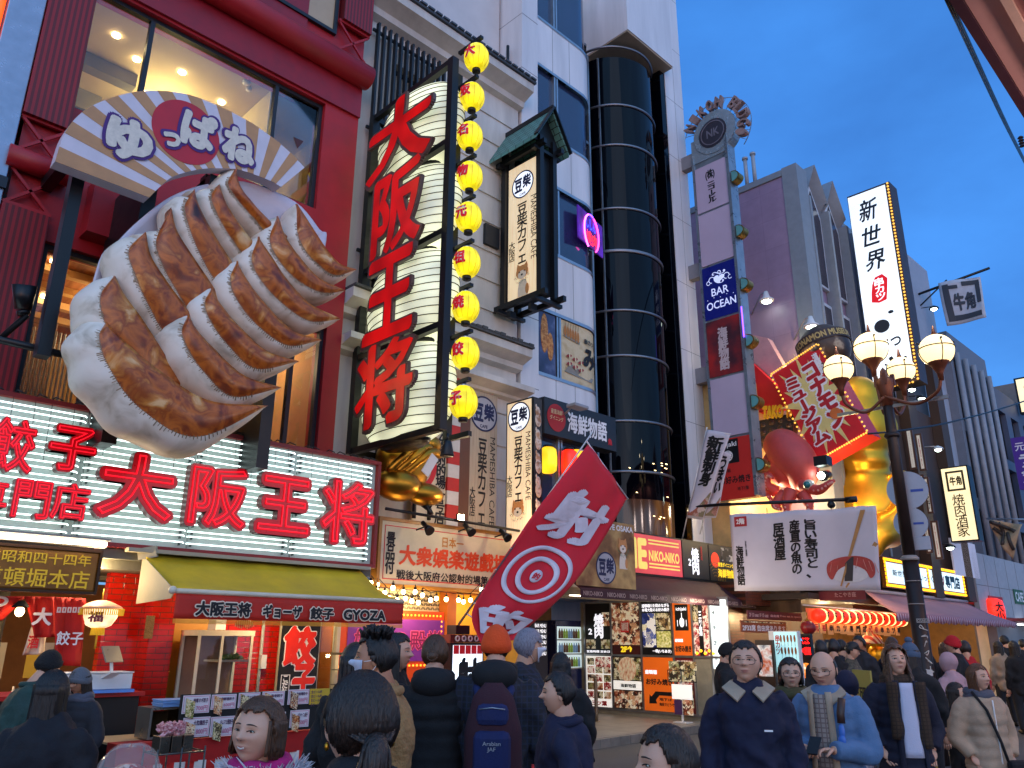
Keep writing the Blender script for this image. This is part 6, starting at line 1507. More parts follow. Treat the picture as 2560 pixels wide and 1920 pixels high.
b=(lp(vm,'J',345,200)[0],0,lp(vm,'J',582,200)[0],lp(vm,'J',450,162)[1])
t=MB();t.box(b[0],0,-0.7,b[2],b[3],0);t.build('body',mat('navy enamel','#101d4a',rough=0.25,var=0.1),vm,bevel=0.015)
q=(b[0]+0.04,0.95,b[0]+0.04+(b[2]-b[0])*0.80,b[3]-0.14)
t=MB();t.box(q[0],q[1],0.002,q[2],q[3],0.006);t.build('lit_window',glow('vending lit','#b8ccd0',0.9,var=0.1),vm)
t=MB();t2=MB();t3=MB()
for r in range(3):
 y=q[1]+0.02+r*(q[3]-q[1])/3
 for k in range(9):
  x=q[0]+0.06+k*(q[2]-q[0]-0.1)/9;(t,t2,t3)[(k//2+r)%3].lathe([(0.028,0),(0.028,0.15),(0.012,0.19),(0.012,0.22)],8,M=MT((x,y+0.03,0.03))@MR(-PI/2,4,'X'))
t.build('bottle_row',mat('green bottle','#7a9a3a',rough=0.3,es=0.2),vm);t2.build('bottle_row',mat('blue bottle','#6a8ab0',rough=0.3,es=0.2),vm);t3.build('bottle_row',mat('brown bottle','#5a3a24',rough=0.3,es=0.1),vm)
t=MB()
for r in range(3):y=q[1]+r*(q[3]-q[1])/3;t.box(q[0],y,0.007,q[2],y+0.03,0.02)
t.build('price_rail',ALU,vm)
t=MB();t.box(q[2]+0.03,1.05,0.003,b[2]-0.02,1.22,0.008);t.box(q[2]+0.03,1.25,0.003,b[2]-0.02,1.5,0.008);t.build('payment_panel',mat('green panel','#2a7a4a',rough=0.4,es=0.2),vm)
bo=thing('bollard','short steel tube bollard on the tiled pavement before the poster wall','bollard',loc=at('J',668,962,Z=0.15))
hb_=at('J',658,600,Y=bo.location.y).z-0.15
t=MB();t.tube(SPA([(0,0,0),(0,0,hb_-0.12),(-0.03,0.0,hb_-0.02),(-0.14,0.02,hb_)],5),0.038,12);t.cyl((0,0,0),(0,0,0.012),0.08,16);t.build('tube',mat('worn steel','#8a7c6a',rough=0.3,metal=0.8),bo)
dn=thing('menu_board','dark blue menu board with white writing left of the vending machine','sign',F_S(0,13.0,0.15))
b=lbox(dn,'J',180,170,280,420);t=MB();t.box(b[0]-0.3,b[1]-1,-0.05,b[2],b[3],0);t.build('board',mat('dark blue board','#141a30'),dn)
t=MB()
for k in range(6):t.text('BAR MENU',(b[0],b[3]-0.13-0.12*k,b[2]-0.05,b[3]-0.05-0.12*k),bold=0.02,z=0.004)
t.build('lettering',wtx,dn)
# -- tall projecting sign tower with the round head
nk=thing('sign_tower','tall steel projecting sign tower with a round head ringed by standing letters','sign',F_W(16.9,9.55,0))
xL=lp(nk,'C',210,1050)[0];xR=lp(nk,'C',405,1000)[0];yT=lp(nk,'C',300,960)[1]
steel=mat('weathered steel','#8f9aa2',rough=0.3,metal=0.6,var=0.25,vs=3)
t=MB();t.box(xL-0.05,4.95,-0.35,xL,yT+0.2,0.03);t.box(xR,4.95,-0.35,xR+0.08,yT+0.5,0.04);t.box(xL,4.95,-0.33,xR,yT,-0.02);t.build('frame',steel,nk)
hx,hy=lp(nk,'C',330,800);hr=0.64
t=MB();t.disc(hx,hy,hr,-0.33,0.02,48);t.box(xL-0.05,yT,-0.33,xR+0.04,hy,0.0);t.build('round_head',mat('head steel','#a3b4bd',rough=0.25,metal=0.5),nk)
t=MB();t.disc(hx-0.04,hy-0.03,0.42,0.022,0.04,40);rdk=t.build('dark_disc',mat('dark disc','#33303a',rough=0.4),nk)
t=MB();t.ring(hx-0.04,hy-0.03,0.36,0.025,0.041,0.05,40);t.text('NK',(hx-0.22,hy-0.15,hx+0.16,hy+0.1),bold=0.02,z=0.042);t.build('monogram',mat('dull pewter','#6d6a74',rough=0.4),rdk)
let='NIKOH BLDG.';t=MB();sdk=mat('rusty letter','#8f7670',rough=0.6,var=0.3,vs=8)
for k,ch in enumerate(let):
 if ch==' ':continue
 a=rad(148-k*17.5);rr=hr+0.23
 v,f=textgeo(ch,(-0.10,-0.17,0.10,0.17),bold=0.025,z=-0.12,depth=0.16)
 ca,sa=cos(a-PI/2),sin(a-PI/2)
 t.add([(hx+rr*cos(a)+x*ca-y*sa,hy+rr*sin(a)+x*sa+y*ca,z)for x,y,z in v],f)
t.build('standing_letters',sdk,nk)
t=MB();t.ring(hx,hy,hr+0.40,0.014,-0.14,-0.12,a0=-0.12,a1=0.45)
for k in range(14):a=rad(-35+k*15);t.bar((hx+hr*cos(a),hy+hr*sin(a),-0.04),(hx+(hr+0.40)*cos(a),hy+(hr+0.40)*sin(a),-0.13),0.012)
t.build('letter_rails',steel,nk)
ed=[lp(nk,r,u,v)[1]for r,u,v in(('C',330,975),('C',330,1270),('C',345,1600),('F',380,420),('F',400,775),('F',440,1145),('F',480,1530))]
pinkw=mat('lilac panel','#b9a9bd',rough=0.4,var=0.08,vs=1)
faces=[('white_panel',pinkw),('blank_panel',pinkw),('bar_panel',mat('deep blue panel','#0c1038',rough=0.3,es=0.25,ecol='#1420a0')),('sushi_panel',RMAT('dark red panel',[(0.35,'#140a14'),(0.5,'#3a0f1c'),(0.65,'#8a1414')],0.8,es=0.15)),('blank_panel',pinkw),('grill_panel',mat('red grill panel','#8f1f1c',rough=0.5,es=0.25,ecol='#a82018'))]
ps=[]
for k,(nm,m)in enumerate(faces):
 t=MB();t.box(xL+0.01,ed[k+1]+0.03,-0.018,xR-0.01,ed[k]-0.03,0.0);ps.append(t.build(nm,m,nk))
W_=xR-xL
t=MB();y1,y0=ed[0],ed[1]
t.text('(株)',(xL+W_*0.33,y1-0.52,xL+W_*0.62,y1-0.2),bold=0.04,z=0.004);t.text('ニコ|ビル',(xL+W_*0.36,y0+0.22,xL+W_*0.62,y1-0.58),bold=0.05,z=0.004,vertical=True);t.build('lettering',BKI,ps[0])
t=MB();y1,y0=ed[2],ed[3];h=y1-y0
t.text('BAR',(xL+W_*0.25,y0+h*0.42,xL+W_*0.75,y0+h*0.56),bold=0.005,z=0.004);t.text('OCEAN',(xL+W_*0.08,y0+h*0.18,xL+W_*0.94,y0+h*0.32),bold=0.01,z=0.004)
t.text('❦',(xL+W_*0.3,y0+h*0.62,xL+W_*0.7,y0+h*0.86),z=0.004)
for sgn in(-1,1):
 cx=xL+W_*(0.5+0.22*sgn);t.ring(cx,y0+h*0.72,0.09,0.02,0.004,0.006,n=18,a0=0.0,a1=0.75);t.ring(cx+0.1*sgn,y0+h*0.68,0.06,0.016,0.004,0.006,n=14,a0=0.2,a1=0.9)
for k in range(5):t.disc(xL+W_*(0.12+0.19*k),y0+h*(0.37+0.02*(k%2)),0.014,0.004,0.006,4)
t.build('lettering',mat('silver lit ink','#c8d0e8',es=0.7,ecol='#c8d4ff'),ps[2])
t=MB();y1,y0=ed[3],ed[4];t.text('海鮮物語',(xL+W_*0.32,y0+0.15,xL+W_*0.62,y1-0.25),bold=0.05,z=0.004,vertical=True,nib=0.7);t.build('lettering',mat('faded white ink','#a89aa0',es=0.15),ps[3])
t=MB();y1,y0=ed[5],ed[6];h=y1-y0
t.box(xL+W_*0.06,y0+h*0.58,0.002,xL+W_*0.66,y0+h*0.96,0.005);bkp=t.build('black_emblem_panel',blkp,ps[5])
t=MB();t.text('ich|aki',(xL+W_*0.1,y0+h*0.82,xL+W_*0.62,y0+h*0.92),bold=0.02,z=0.008);cx,cy=xL+W_*0.36,y0+h*0.70
t.ring(cx,cy,0.13,0.02,0.006,0.009);
for k in range(-2,3):t.box(cx-0.1,cy+k*0.04-0.008,0.006,cx+0.1,cy+k*0.04+0.008,0.009);t.box(cx+k*0.04-0.008,cy-0.1,0.0062,cx+k*0.04+0.008,cy+0.1,0.0088)
t.build('emblem',WHI,bkp)
t=MB();t.text('お好み焼き',(xL+W_*0.08,y0+h*0.26,xL+W_*0.92,y0+h*0.38),bold=0.03,z=0.004);t.text('地下1階',(xL+W_*0.55,y0+h*0.14,xL+W_*0.85,y0+h*0.2),bold=0.02,z=0.004);t.text('道頓堀',(xL+W_*0.08,y0+h*0.44,xL+W_*0.4,y0+h*0.5),bold=0.02,z=0.004);t.build('lettering',BKI,ps[5])
teal=mat('teal lens','#5f9a98',rough=0.2,var=0.1);gold2=mat('tarnished brass','#9a7a3a',rough=0.3,metal=0.9)
for k,(r,u,v)in enumerate((('C',455,1065),('C',485,1395),('F',520,210),('F',550,555),('F',590,925),('F',630,1310))):
 x,y=lp(nk,r,u,v,0.0);x=xR+0.10
 t=MB();t.prism([(x,y-0.17)]+[(x+0.22*cos(a),y+0.17*sin(a))for a in[rad(-90+12*i)for i in range(16)]]+[(x,y+0.17)],-0.25,0.0);d_=t.build('half_round_lamp',gold2,nk)
 t=MB();t.prism([(x+0.01,y-0.14)]+[(x+0.01+0.18*cos(a),y+0.14*sin(a))for a in[rad(-90+12*i)for i in range(16)]]+[(x+0.01,y+0.14)],0.001,0.008);t.build('lens',teal,d_)
for y in(yT+0.25,ed[2]+0.05,ed[4]+0.2):t=MB();t.box(xL-0.75,y-0.2,-0.3,xL-0.055,y+0.2,-0.08);t.build('wall_arm',mat('arm grey','#7d7c80',rough=0.5),nk)
t=MB()
for y0_,y1_ in((ed[3]-0.2,ed[3]+0.4),):t.tube([(xR+0.09,y0_-0.5,0.05),(xR+0.09,y0_+0.3,0.05)],0.02,6)
t.build('neon_edge',mat('violet neon','#8a5aff',es=6),nk)
# -- hanging sushi banner and the thin flags behind it
hb2=thing('sushi_banner','wide white cloth banner with a painted sushi, chopsticks and vertical brush writing','banner',F_W(15.5,7.4,0))
c4=lps(hb2,'I',[(400,115),(1295,60),(1325,575),(435,580)])
TLq,TRq,BRq,BLq=[Vector((x,y,0))for x,y in c4]
def bpt(f,s,z=0.0):
 p=TLq.lerp(TRq,f).lerp(BLq.lerp(BRq,f),s);return(p.x,p.y+0.015*sin(f*PI*5)*(1-s),p.z+0.035*sin(f*14+s)*(0.25+s*0.7)+z)
t=MB();t.grid([[bpt(i/40,j/12)for i in range(41)]for j in range(13)],flip=True);hc=t.build('cloth',mat('banner white','#cbc4cc',rough=0.7,var=0.06,vs=2),hb2,solid=0.004)
def btext(st,f0,s0,f1,s1,bold,m,vert=True,nm='lettering',nib=0.7):
 v,f=textgeo(st,(0,0,1,1),bold=bold,z=0,vertical=vert,nib=nib,seg=10);t=MB();t.add([bpt(f0+(f1-f0)*a,s1+(s0-s1)*b_,0.008+c)for a,b_,c in v],f);return t.build(nm,m,hc)
btext('旨い寿司と、',0.53,0.12,0.62,0.85,0.038,BKI);btext('産直の魚の',0.43,0.12,0.51,0.80,0.038,BKI);btext('居酒屋',0.31,0.14,0.395,0.62,0.038,BKI)
btext('海鮮物語',0.03,0.42,0.09,0.93,0.035,BKI);btext('お魚と地酒',0.105,0.36,0.118,0.56,0.02,BKI)
def bpoly(pts,m,nm,z):
 t=MB();t.add([bpt(a,b_,z)for a,b_ in pts],[tuple(range(len(pts)))]);return t.build(nm,m,hc)
bpoly([(0.035,0.04),(0.13,0.04),(0.13,0.17),(0.035,0.17)],mat('seal red','#a82028',rough=0.6),'red_seal',0.008);btext('2階',0.05,0.065,0.115,0.145,0.04,WHI,False).location.z=0.004
wood_p=mat('chopstick print','#b5844e',rough=0.6)
bpoly([(0.905,0.05),(0.935,0.05),(0.755,0.95),(0.745,0.945)],wood_p,'chopstick_print',0.020);bpoly([(0.98,0.43),(1.0,0.46),(0.785,0.97),(0.775,0.96)],wood_p,'chopstick_print',0.006)
bpoly(SPA([(0.70,0.84),(0.74,0.74),(0.82,0.70),(0.90,0.73),(0.93,0.84),(0.86,0.90),(0.76,0.90)],5,True),mat('rice print','#d9d2d2',rough=0.7),'rice_print',0.009)
bpoly(SPA([(0.665,0.78),(0.68,0.66),(0.76,0.60),(0.88,0.60),(0.96,0.66),(0.975,0.80),(0.945,0.86),(0.91,0.76),(0.82,0.70),(0.74,0.75),(0.695,0.87)],4,True),mat('salmon print','#b5433a',rough=0.6,var=0.2,vs=6),'salmon_print',0.012)
bpoly([(0.79,0.605),(0.845,0.605),(0.83,0.89),(0.775,0.89)],mat('seaweed print','#3a3436'),'seaweed_print',0.016)
t=MB()
for k in range(6):
 a=(0.70+0.045*k)if k<2 else(0.80+0.035*k);t.tube([bpt(a,0.62+0.02*abs(k-2),0.015),bpt(a+(0.02 if k>2 else-0.015),0.74+0.02*abs(k-2),0.015)],0.006,4)
t.build('fat_lines',mat('salmon pale','#d98a7a'),hc)
t=MB();ra=lp(hb2,'F',350,1560);rb_=lp(hb2,'F',1190,1525);t.tube([(ra[0]-0.6,ra[1]+0.02,-0.02),(ra[0],ra[1],-0.02),(rb_[0],rb_[1],-0.02)],0.035,8)
x_,y_=lp(hb2,'F',1038,1560);t.ball((x_,y_,-0.02),0.075);t.cyl((rb_[0]-0.2,rb_[1]+0.005,-0.02),(rb_[0],rb_[1],-0.02),0.06)
for f in(0.28,0.72):p=bpt(f,0);t.tube([p,(p[0],p[1]+0.12,-0.02)],0.008,5)
t.build('rod',BLACKM,hb2)
for k,(pts,lab,tx_)in enumerate((([(285,1105),(425,1130),(300,1490),(205,1450)],'white vertical flag with black brush writing beside the glass shaft','新鮮刺身'),([(375,1240),(430,1245),(340,1640),(270,1640)],'second white vertical flag half hidden behind the brush-lettered one','うまい'))):
 o=thing('vertical_flag',lab,'flag',F_W(15.5+0.15*k,9.4,0));q=[Vector((*p,0))for p in lps(o,'F',pts)]
 if k==0:q[2]=Vector((*lp(o,'F',260,1652),0));q[3]=Vector((*lp(o,'F',165,1640),0))
 fp_=lambda a,s,z=0:tuple((q[0].lerp(q[1],a).lerp(q[3].lerp(q[2],a),s))+Vector((0,0,0.02*sin(a*5+s*8)+z)))
 t=MB();t.grid([[fp_(i/8,j/20)for i in range(9)]for j in range(21)],flip=True);fo=t.build('cloth',mat('banner white','#cbc4cc'),o,solid=0.004)
 v,f=textgeo(tx_,(0,0,1,1),bold=0.05,z=0,vertical=True,nib=0.7);t=MB();t.add([fp_(0.15+0.7*a,0.05+0.58*(1-b_),0.008+c)for a,b_,c in v],f);t.build('lettering',BKI,fo)
 t=MB();t.add([fp_(a,s,0.006)for a,s in((0.02,0.68),(0.98,0.68),(0.98,0.97),(0.02,0.97))],[(0,1,2,3)]);t.build('food_photo',RMAT('pale dish',[(0.3,'#a8604a'),(0.5,'#d9c0b0'),(0.7,'#8a7a5a')],9,kind='voronoi'),fo)
 t=MB();t.tube([fp_(-0.03,-0.03),fp_(-0.03,1.25)],0.014,6);t.tube([fp_(-0.03,0.0),fp_(1.02,0.0)],0.01,6);t.build('pole',WHITEP,o)
# -- low takoyaki museum building, tilted sign, octopus, ball
km=thing('takoyaki_museum','low red and pink snack museum front squeezed between the tower and the lilac building','building',F_S(0,9.6,0))
t=MB();t.box(17.3,3.0,-4,20.0,8.4,-0.4);t.build('wall',mat('warm cream wall','#d9b070',rough=0.7,es=0.0,var=0.15),km)
t=MB();t.box(17.3,0.0,-0.9,21.8,3.0,-0.5);t.build('shop_front',mat('dark brick front','#4a2a1c',rough=0.6,var=0.3),km)
t=MB();t.box(16.3,2.5,-1.5,17.4,3.0,0.4);t.box(16.6,0.1,-1.2,17.35,2.5,-0.3);t.build('brick_pier',brickmat('brown brick','#6a3420','#7a3f28','#3a241a',w=0.2,h=0.07),km)
t=MB();t.box(17.3,2.98,-0.5,20,3.3,0.7);t.build('fascia',mat('dark timber','#3a2a20',rough=0.6),km)
LPT('sign_lamp',km,(19.3,5.2,0.5),60,(1,0.74,0.4),0.1);LPT('sign_lamp',km,(18.2,5.0,0.2),120,(1,0.76,0.45),0.1)
cornersF=[(668,742),(955,640),(1275,1110),(945,1280)]
base=F_W(18.6,8.1,7.3);tmp=thing('museum_sign','tilted red starburst sign with white edged katakana and bulbs around it','sign',base)
c2=[Vector(p)for p in lps(tmp,'F',cornersF)]
ang=math.atan2((c2[0]-c2[3]).y,(c2[0]-c2[3]).x)-PI/2
tmp.matrix_basis=base@MR(ang,4,'Z')
c2=lps(tmp,'F',cornersF);x0=(c2[0][0]+c2[3][0])/2;x1=(c2[1][0]+c2[2][0])/2;y0=(c2[2][1]+c2[3][1])/2;y1=(c2[0][1]+c2[1][1])/2
ks=tmp;mred=mat('museum red','#c8161e',rough=0.5,var=0.08)
t=MB();t.box(x0,y0,-0.9,x1,y1,0);t.build('board',mred,ks)
cx,cy=(x0+x1)/2,(y0+y1)/2;star=[]
for k in range(36):
 a=2*PI*k/36+0.1;r=(1.12 if k%4==0 else 0.92)if k%2==0 else 0.56;star.append((cx+r*0.8*(x1-x0)/1.4*cos(a)*1.05,cy+r*0.72*(y1-y0)/1.4*sin(a)))
t=MB();t.prism(star,0.003,0.008);t.build('starburst',mat('starburst gold','#dcc67a',rough=0.5),ks)
for st,bx in(('コナモン',(cx+0.02,cy-0.85,cx+0.46,cy+0.98)),('ミュージアム',(cx-0.52,cy-1.0,cx-0.08,cy+0.92))):
 st2=st.replace('ー','|')
 for bold,z,m,q in((0.17,0.012,WHI,0.04),(0.06,0.02,mat('museum ink','#b01820',rough=0.5),0)):
  t=MB();t.text(st2,(bx[0]-q,bx[1]-q,bx[2]+q,bx[3]+q),bold=bold,z=z,vertical=True,seg=10);t.build('lettering' if not q else 'letter_edge',m,ks)
t=MB();t.disc(cx+0.28,cy-0.52,0.14,0.026,0.05);t.build('snack_ball',mat('snack orange','#c9682a'),ks)
t=MB();t.text('道頓堀',(cx+0.42,cy+0.55,cx+0.58,cy+1.15),bold=0.04,z=0.012,vertical=True);t.build('small_lettering',WHI,ks)
t=MB();n_=0
for k in range(22):
 f=k/21
 for p in((x0+f*(x1-x0),y0-0.04),(x0+f*(x1-x0),y1+0.04),(x0-0.04,y0+f*(y1-y0)),(x1+0.04,y0+f*(y1-y0))):t.ball((*p,0.02),0.028,6,4)
t.build('edge_bulb',mat('edge bulb','#ffc860',es=1.2,ecol='#ffb840',var=0),ks)
tb2=thing('takoyaki_ball','giant brown sauced snack ball wearing a lettered headband above the red sign','sculpture',loc=at('F',1000,615,X=19.2))
t=MB();t.ball((0,0,0),0.64,32,20);t.build('ball',RMAT('sauced ball',[(0.35,'#2a1a10'),(0.5,'#4a3320'),(0.58,'#a89478'),(0.68,'#5a3f28')],1.8,detail=4,rough=0.5,bump=0.3),tb2)
t=MB();
Mb=MR(rad(-14),4,'X')
for k in range(48):
 a=2*PI*k/48;b_=2*PI*(k+1)/48;t.quad(*[tuple(Mb@Vector((0.665*cos(q),0.665*sin(q),z)))for q,z in((a,0.0),(b_,0.0),(b_,0.26),(a,0.26))])
hbm=t.build('headband',mat('headband dark','#3a2a24',rough=0.6),tb2)
t=MB();v,f=textgeo('KONAMON MUSEUM',(-0.85,0.04,0.85,0.22),bold=0.04,z=0)
vv=[]
for(a,b_,c)in v:
 an=rad(205)+a/0.67;p=Mb@Vector(((0.675+c)*cos(an),(0.675+c)*sin(an),b_));vv.append(tuple(p))
t.add(vv,f);t.build('lettering',mat('straw ink','#b59a5a'),hbm)
oc=thing('octopus_sculpture','huge red octopus sculpture with a teal eye gripping the museum front','sculpture',loc=at('F',800,1330,X=18.1))
oM=F_W(*oc.location)
oct_m=mat('octopus red','#b8403a',rough=0.55,var=0.2,vs=3,bump=0.1)
oX=lambda r,u,v,d=0.0:Vector(oM@Vector((*lp(tmpo,r,u,v,d),d)))-oc.location
tmpo=bpy.data.objects.new('tmp',None);tmpo.matrix_basis=oM
t=MB()
hd=SPA([oX('F',665,1175),oX('F',740,1210),oX('F',820,1300),oX('F',860,1390),oX('F',850,1500)],6);t.tube(hd,[0.10+0.42*sin(PI*min(1,0.08+0.95*i/(len(hd)-1)))**0.7 for i in range(len(hd))],24)
t.ball(tuple(oX('F',770,1320)),(0.42,0.5,0.55),24,16)
t.build('head',oct_m,oc)
for pts,r0 in(([(860,1440,0.2),(960,1470,0.35),(1030,1430,0.4),(1062,1412,0.4)],0.16),([(700,1480,0.2),(650,1440,0.4),(660,1380,0.45),(690,1400,0.45)],0.15),([(760,1500,0.3),(700,1560,0.5),(740,1590,0.5)],0.17),([(800,1480,0.35),(770,1560,0.5),(790,1640,0.5)],0.18),([(870,1500,0.3),(910,1570,0.4),(890,1660,0.4)],0.16),([(680,1250,0.1),(640,1330,0.25),(650,1480,0.3),(700,1560,0.35)],0.14)):
 pp2=SPA([oX('F',u,v,d)for u,v,d in pts],7);t=MB();t.tube(pp2,[r0*(1-0.8*i/(len(pp2)-1))for i in range(len(pp2))],14);tn=t.build('tentacle',oct_m,oc)
 t=MB()
 for i in range(2,len(pp2)-2,2):
  p=Vector(pp2[i]);t.ball((p.x-r0*(1-0.8*i/len(pp2))*0.8,p.y,p.z-0.03),0.032,8,5)
 t.build('sucker',mat('sucker pale','#c98a80'),tn)
t=MB();t.ball(tuple(oX('F',905,1440,0.35)),0.13,16,10);ey=t.build('eye',mat('eye white','#b5b8a8',rough=0.2),oc)
t=MB();t.ball(tuple(oX('F',893,1438,0.46)),0.08,14,8);t.build('pupil',mat('eye teal','#1f6a70',rough=0.1),ey)
t=MB();p=oX('F',990,1300,0.3);t.box(p.x-0.15,p.y-0.15,p.z-0.1,p.x+0.15,p.y+0.15,p.z+0.12);o=t.build('flood_head',BLACKM,None);o.location=oc.location;tag(o,'small black floodlight head above the octopus eye','floodlight')
bpy.data.objects.remove(tmpo)
fd=thing('floodlight','blazing white floodlight between the octopus and the gold statue','floodlight',loc=at('F',985,1385,X=18.0))
t=MB();t.ball((-0.05,0,0),0.085,12,8);t.build('lamp',mat('white blaze','#f4fff0',es=30,ecol='#e8fff0',var=0),fd)
t=MB();t.cyl((0.02,0,0),(0.25,-0.02,0.05),0.12,14);t.build('housing',BLACKM,fd)
ty=thing('takoyaki_tray','black model griddle tray full of snack balls with yellow block lettering','sculpture',F_W(18.9,8.8,0))
q=lps(ty,'F',[(600,1050),(820,1000),(805,1140),(610,1210)])
t=MB();t.prism(q,-0.25,0.0);t.build('tray',mat('griddle black','#2a2a2e',rough=0.4),ty)
t=MB()
for i in range(4):
 for j in range(3):
  a=Vector(q[0]).lerp(Vector(q[1]),0.12+i*0.25).lerp(Vector(q[3]).lerp(Vector(q[2]),0.12+i*0.25),0.2+0.3*j);t.ball((a.x,a.y,0.0),(0.085,0.07,0.05),12,8)
t.build('snack_balls',mat('charred ball','#3f2c22',rough=0.4),ty)
t=MB();b=lbox(ty,'F',625,955,835,1060,0.1);t.text('TAKO YAKI',(b[0],b[1]+0.1,b[2]+0.15,b[3]),bold=0.06,z=0.1,depth=0.05,rot=-0.12);t.build('lettering',mat('block yellow','#d9a81e',rough=0.4),ty)
t=MB();q=lps(ty,'F',[(550,690),(690,820),(800,960),(600,1000)],-0.3);t.prism(q,-0.6,-0.3);t.build('red_backing',mred,ty)
t=MB();q=lps(ty,'F',[(545,520),(640,540),(730,700),(780,880),(560,690)],-0.5);t.prism(q,-0.9,-0.62);t.build('pink_backing',mat('pale pink panel','#c99aa0',rough=0.5),ty)
# -- lilac building with pointed windows
lb_=thing('lilac_building','lilac tiled corner building with grey piers and pointed arch windows','building',F_S(0,8.55,0))
lil=brickmat('lilac tile','#8f7a92','#937e96','#857088',w=1.2,h=0.9,ms=0.006,rough=0.5,axes='zy',offset=0,bump=0.1,var=0.12)
t=MB();t.box(20.0,3.0,-8,20.25,14.75,-0.46);t.build('side_wall',lil,lb_)
gyc=mat('grey concrete','#7d858c',rough=0.6,var=0.12)
t=MB();t.box(19.97,3.0,-0.455,20.6,15.0,0.0);t.box(19.95,14.76,-8,20.3,14.95,-0.46);t.box(20.3,14.8,-8,28,15.1,-0.6);t.build('corner_pier',gyc,lb_)
t=MB();t.box(20.61,3.0,-6,24.3,14.6,-0.35);t.build('front_wall',mat('lilac front','#8f7a92',rough=0.5,var=0.12),lb_)
GX=[(20.75,21.85),(22.0,23.1)]
for i,(a,b_)in enumerate(GX):
 for(y0,y1,pk)in((11.6,14.0,True),(8.6,11.1,False),(5.6,8.1,False)):
  pts=[(a,y0),(b_,y0),(b_,y1),((a+b_)/2,y1+0.9),(a,y1)]if pk else[(a,y0),(b_,y0),(b_,y1),(a,y1)]
  inn=[((x-(a+b_)/2)*0.86+(a+b_)/2,y0+0.07+(y-y0)*0.93)for x,y in pts]
  t=MB();t.prism(pts,-0.34,-0.24);wo=t.build('window_frame',mat('pale frame','#b5bcc4',rough=0.4),lb_)
  t=MB();t.prism(inn,-0.239,-0.23);t.build('pane',mat('dim pane','#3a3540',rough=0.15,var=0.3,vs=1),wo)
t=MB()
for i,(a,b_)in enumerate(GX):
 m_=(a+b_)/2;t.add([(a-0.12,14.1,-0.34),(m_,15.1,-0.34),(b_+0.12,14.1,-0.34),(a-0.12,14.45,0.0),(m_,15.55,0.0),(b_+0.12,14.45,0.0),(a-0.12,14.45,-0.34),(m_,15.55,-0.34),(b_+0.12,14.45,-0.34)],[(3,4,7,6),(4,5,8,7),(0,1,4,3),(1,2,5,4)])
t.build('gable',gyc,lb_,fixn=True)
t=MB();
for x in(20.66,21.92,23.2):t.box(x-0.06,4,-0.34,x+0.06,14.2,0.02)
t.build('pilaster',gyc,lb_)
t=MB();t.box(24.3,3,-6,25.6,14.5,-0.1);t.build('end_block',gyc,lb_)
t=MB()
for u,v in(('C',0),):pass
for(ru,rv,hh)in((525,1065,0.95),(578,1095,1.0)):
 p=Vector(lb_.matrix_basis.inverted()@at('C',ru,rv,X=20.1));t.cyl((20.1,14.95,p.z),(20.1,14.95+hh,p.z),0.06,10);t.cyl((20.1,14.95+hh,p.z),(20.1,15.02+hh,p.z),0.09,10)
t.build('roof_pipe',mat('roof pipe','#9aa0a5',rough=0.4),lb_)
for(ru,rv,lab)in((648,320,'dish-shaped wall lamp lit on the lilac side wall'),(920,475,'bright lamp shining above the snack ball')):
 o=thing('wall_lamp',lab,'wall lamp',loc=at('F',ru,rv,X=19.6))
 t=MB();t.lathe([(0.2,-0.02),(0.2,0.02),(0.1,0.1),(0.05,0.28),(0.0,0.28)],20);t.build('shade',WHITEP,o)
 t=MB();t.ball((0,0,-0.02),(0.14,0.14,0.06),14,8);t.build('bulb',mat('lamp cool','#f2fff4',es=14,ecol='#eafff0',var=0),o)
 t=MB();t.tube([(0,0.0,0.26),(0.1,0.2,0.3),(0.4,0.7,-0.1)],0.018,6);t.build('arm',ALU,o)
# -- gold seated statue (plain)
au=thing('gold_statue','giant smooth golden seated statue leaning out over the skewer shop','statue',loc=(21.3,8.15,3.95))
goldm=mat('polished gold','#d9a02a',rough=0.38,metal=0.85,var=0.1,vs=2)
t=MB()
def blob(x,y,z,rx,ry,rz,rot=0):t.ball((0,0,0),(rx,ry,rz),28,18,M=MT((x,y,z))@MR(rot,4,'Y'))
blob(0,0.1,1.15,0.85,0.95,1.15);blob(-0.05,0.05,3.25,0.80,0.78,1.10);blob(0,0.0,4.1,0.58,0.58,0.62);blob(-0.1,0.02,2.3,0.62,0.62,0.4)
for s in(-1,1):
 t.tube(SPA([(-0.1,s*0.75,1.85),(-0.35,s*1.0,1.2),(-0.7,s*0.75,0.7),(-0.85,s*0.4,0.65)],6),[0.3-0.006*i for i in range(19)],18)
 t.tube(SPA([(-0.2,s*0.4,0.45),(-0.9,s*0.5,0.35),(-1.15,s*0.42,0.15)],6),[0.42-0.012*i for i in range(13)],18)
 blob(-1.2,s*0.38,0.15,0.2,0.27,0.45);blob(0.1,s*0.8,3.2,0.13,0.1,0.3)
body=t.build('body',goldm,au)
rm=body.modifiers.new('remesh','REMESH');rm.mode='VOXEL';rm.voxel_size=0.07;rm.use_smooth_shade=True
smm=body.modifiers.new('smooth','SMOOTH');smm.factor=0.7;smm.iterations=8
t=MB();t.ball((-0.82,0.0,3.1),(0.12,0.12,0.2),14,10);t.tube(SPA([(-0.66,-0.4,2.75),(-0.80,0,2.62),(-0.66,0.4,2.75)],6),0.05,8)
for s in(-1,1):t.tube(SPA([(-0.68,s*0.5,3.45),(-0.80,s*0.27,3.55),(-0.82,s*0.1,3.46)],6),0.045,8)
t.build('face',goldm,au)
LPT('statue_lamp',au,(-1.6,0.3,4.6),160,(1,0.75,0.35),0.1);LPT('statue_lamp',au,(-2.2,-0.6,0.8),130,(1,0.75,0.35),0.1)
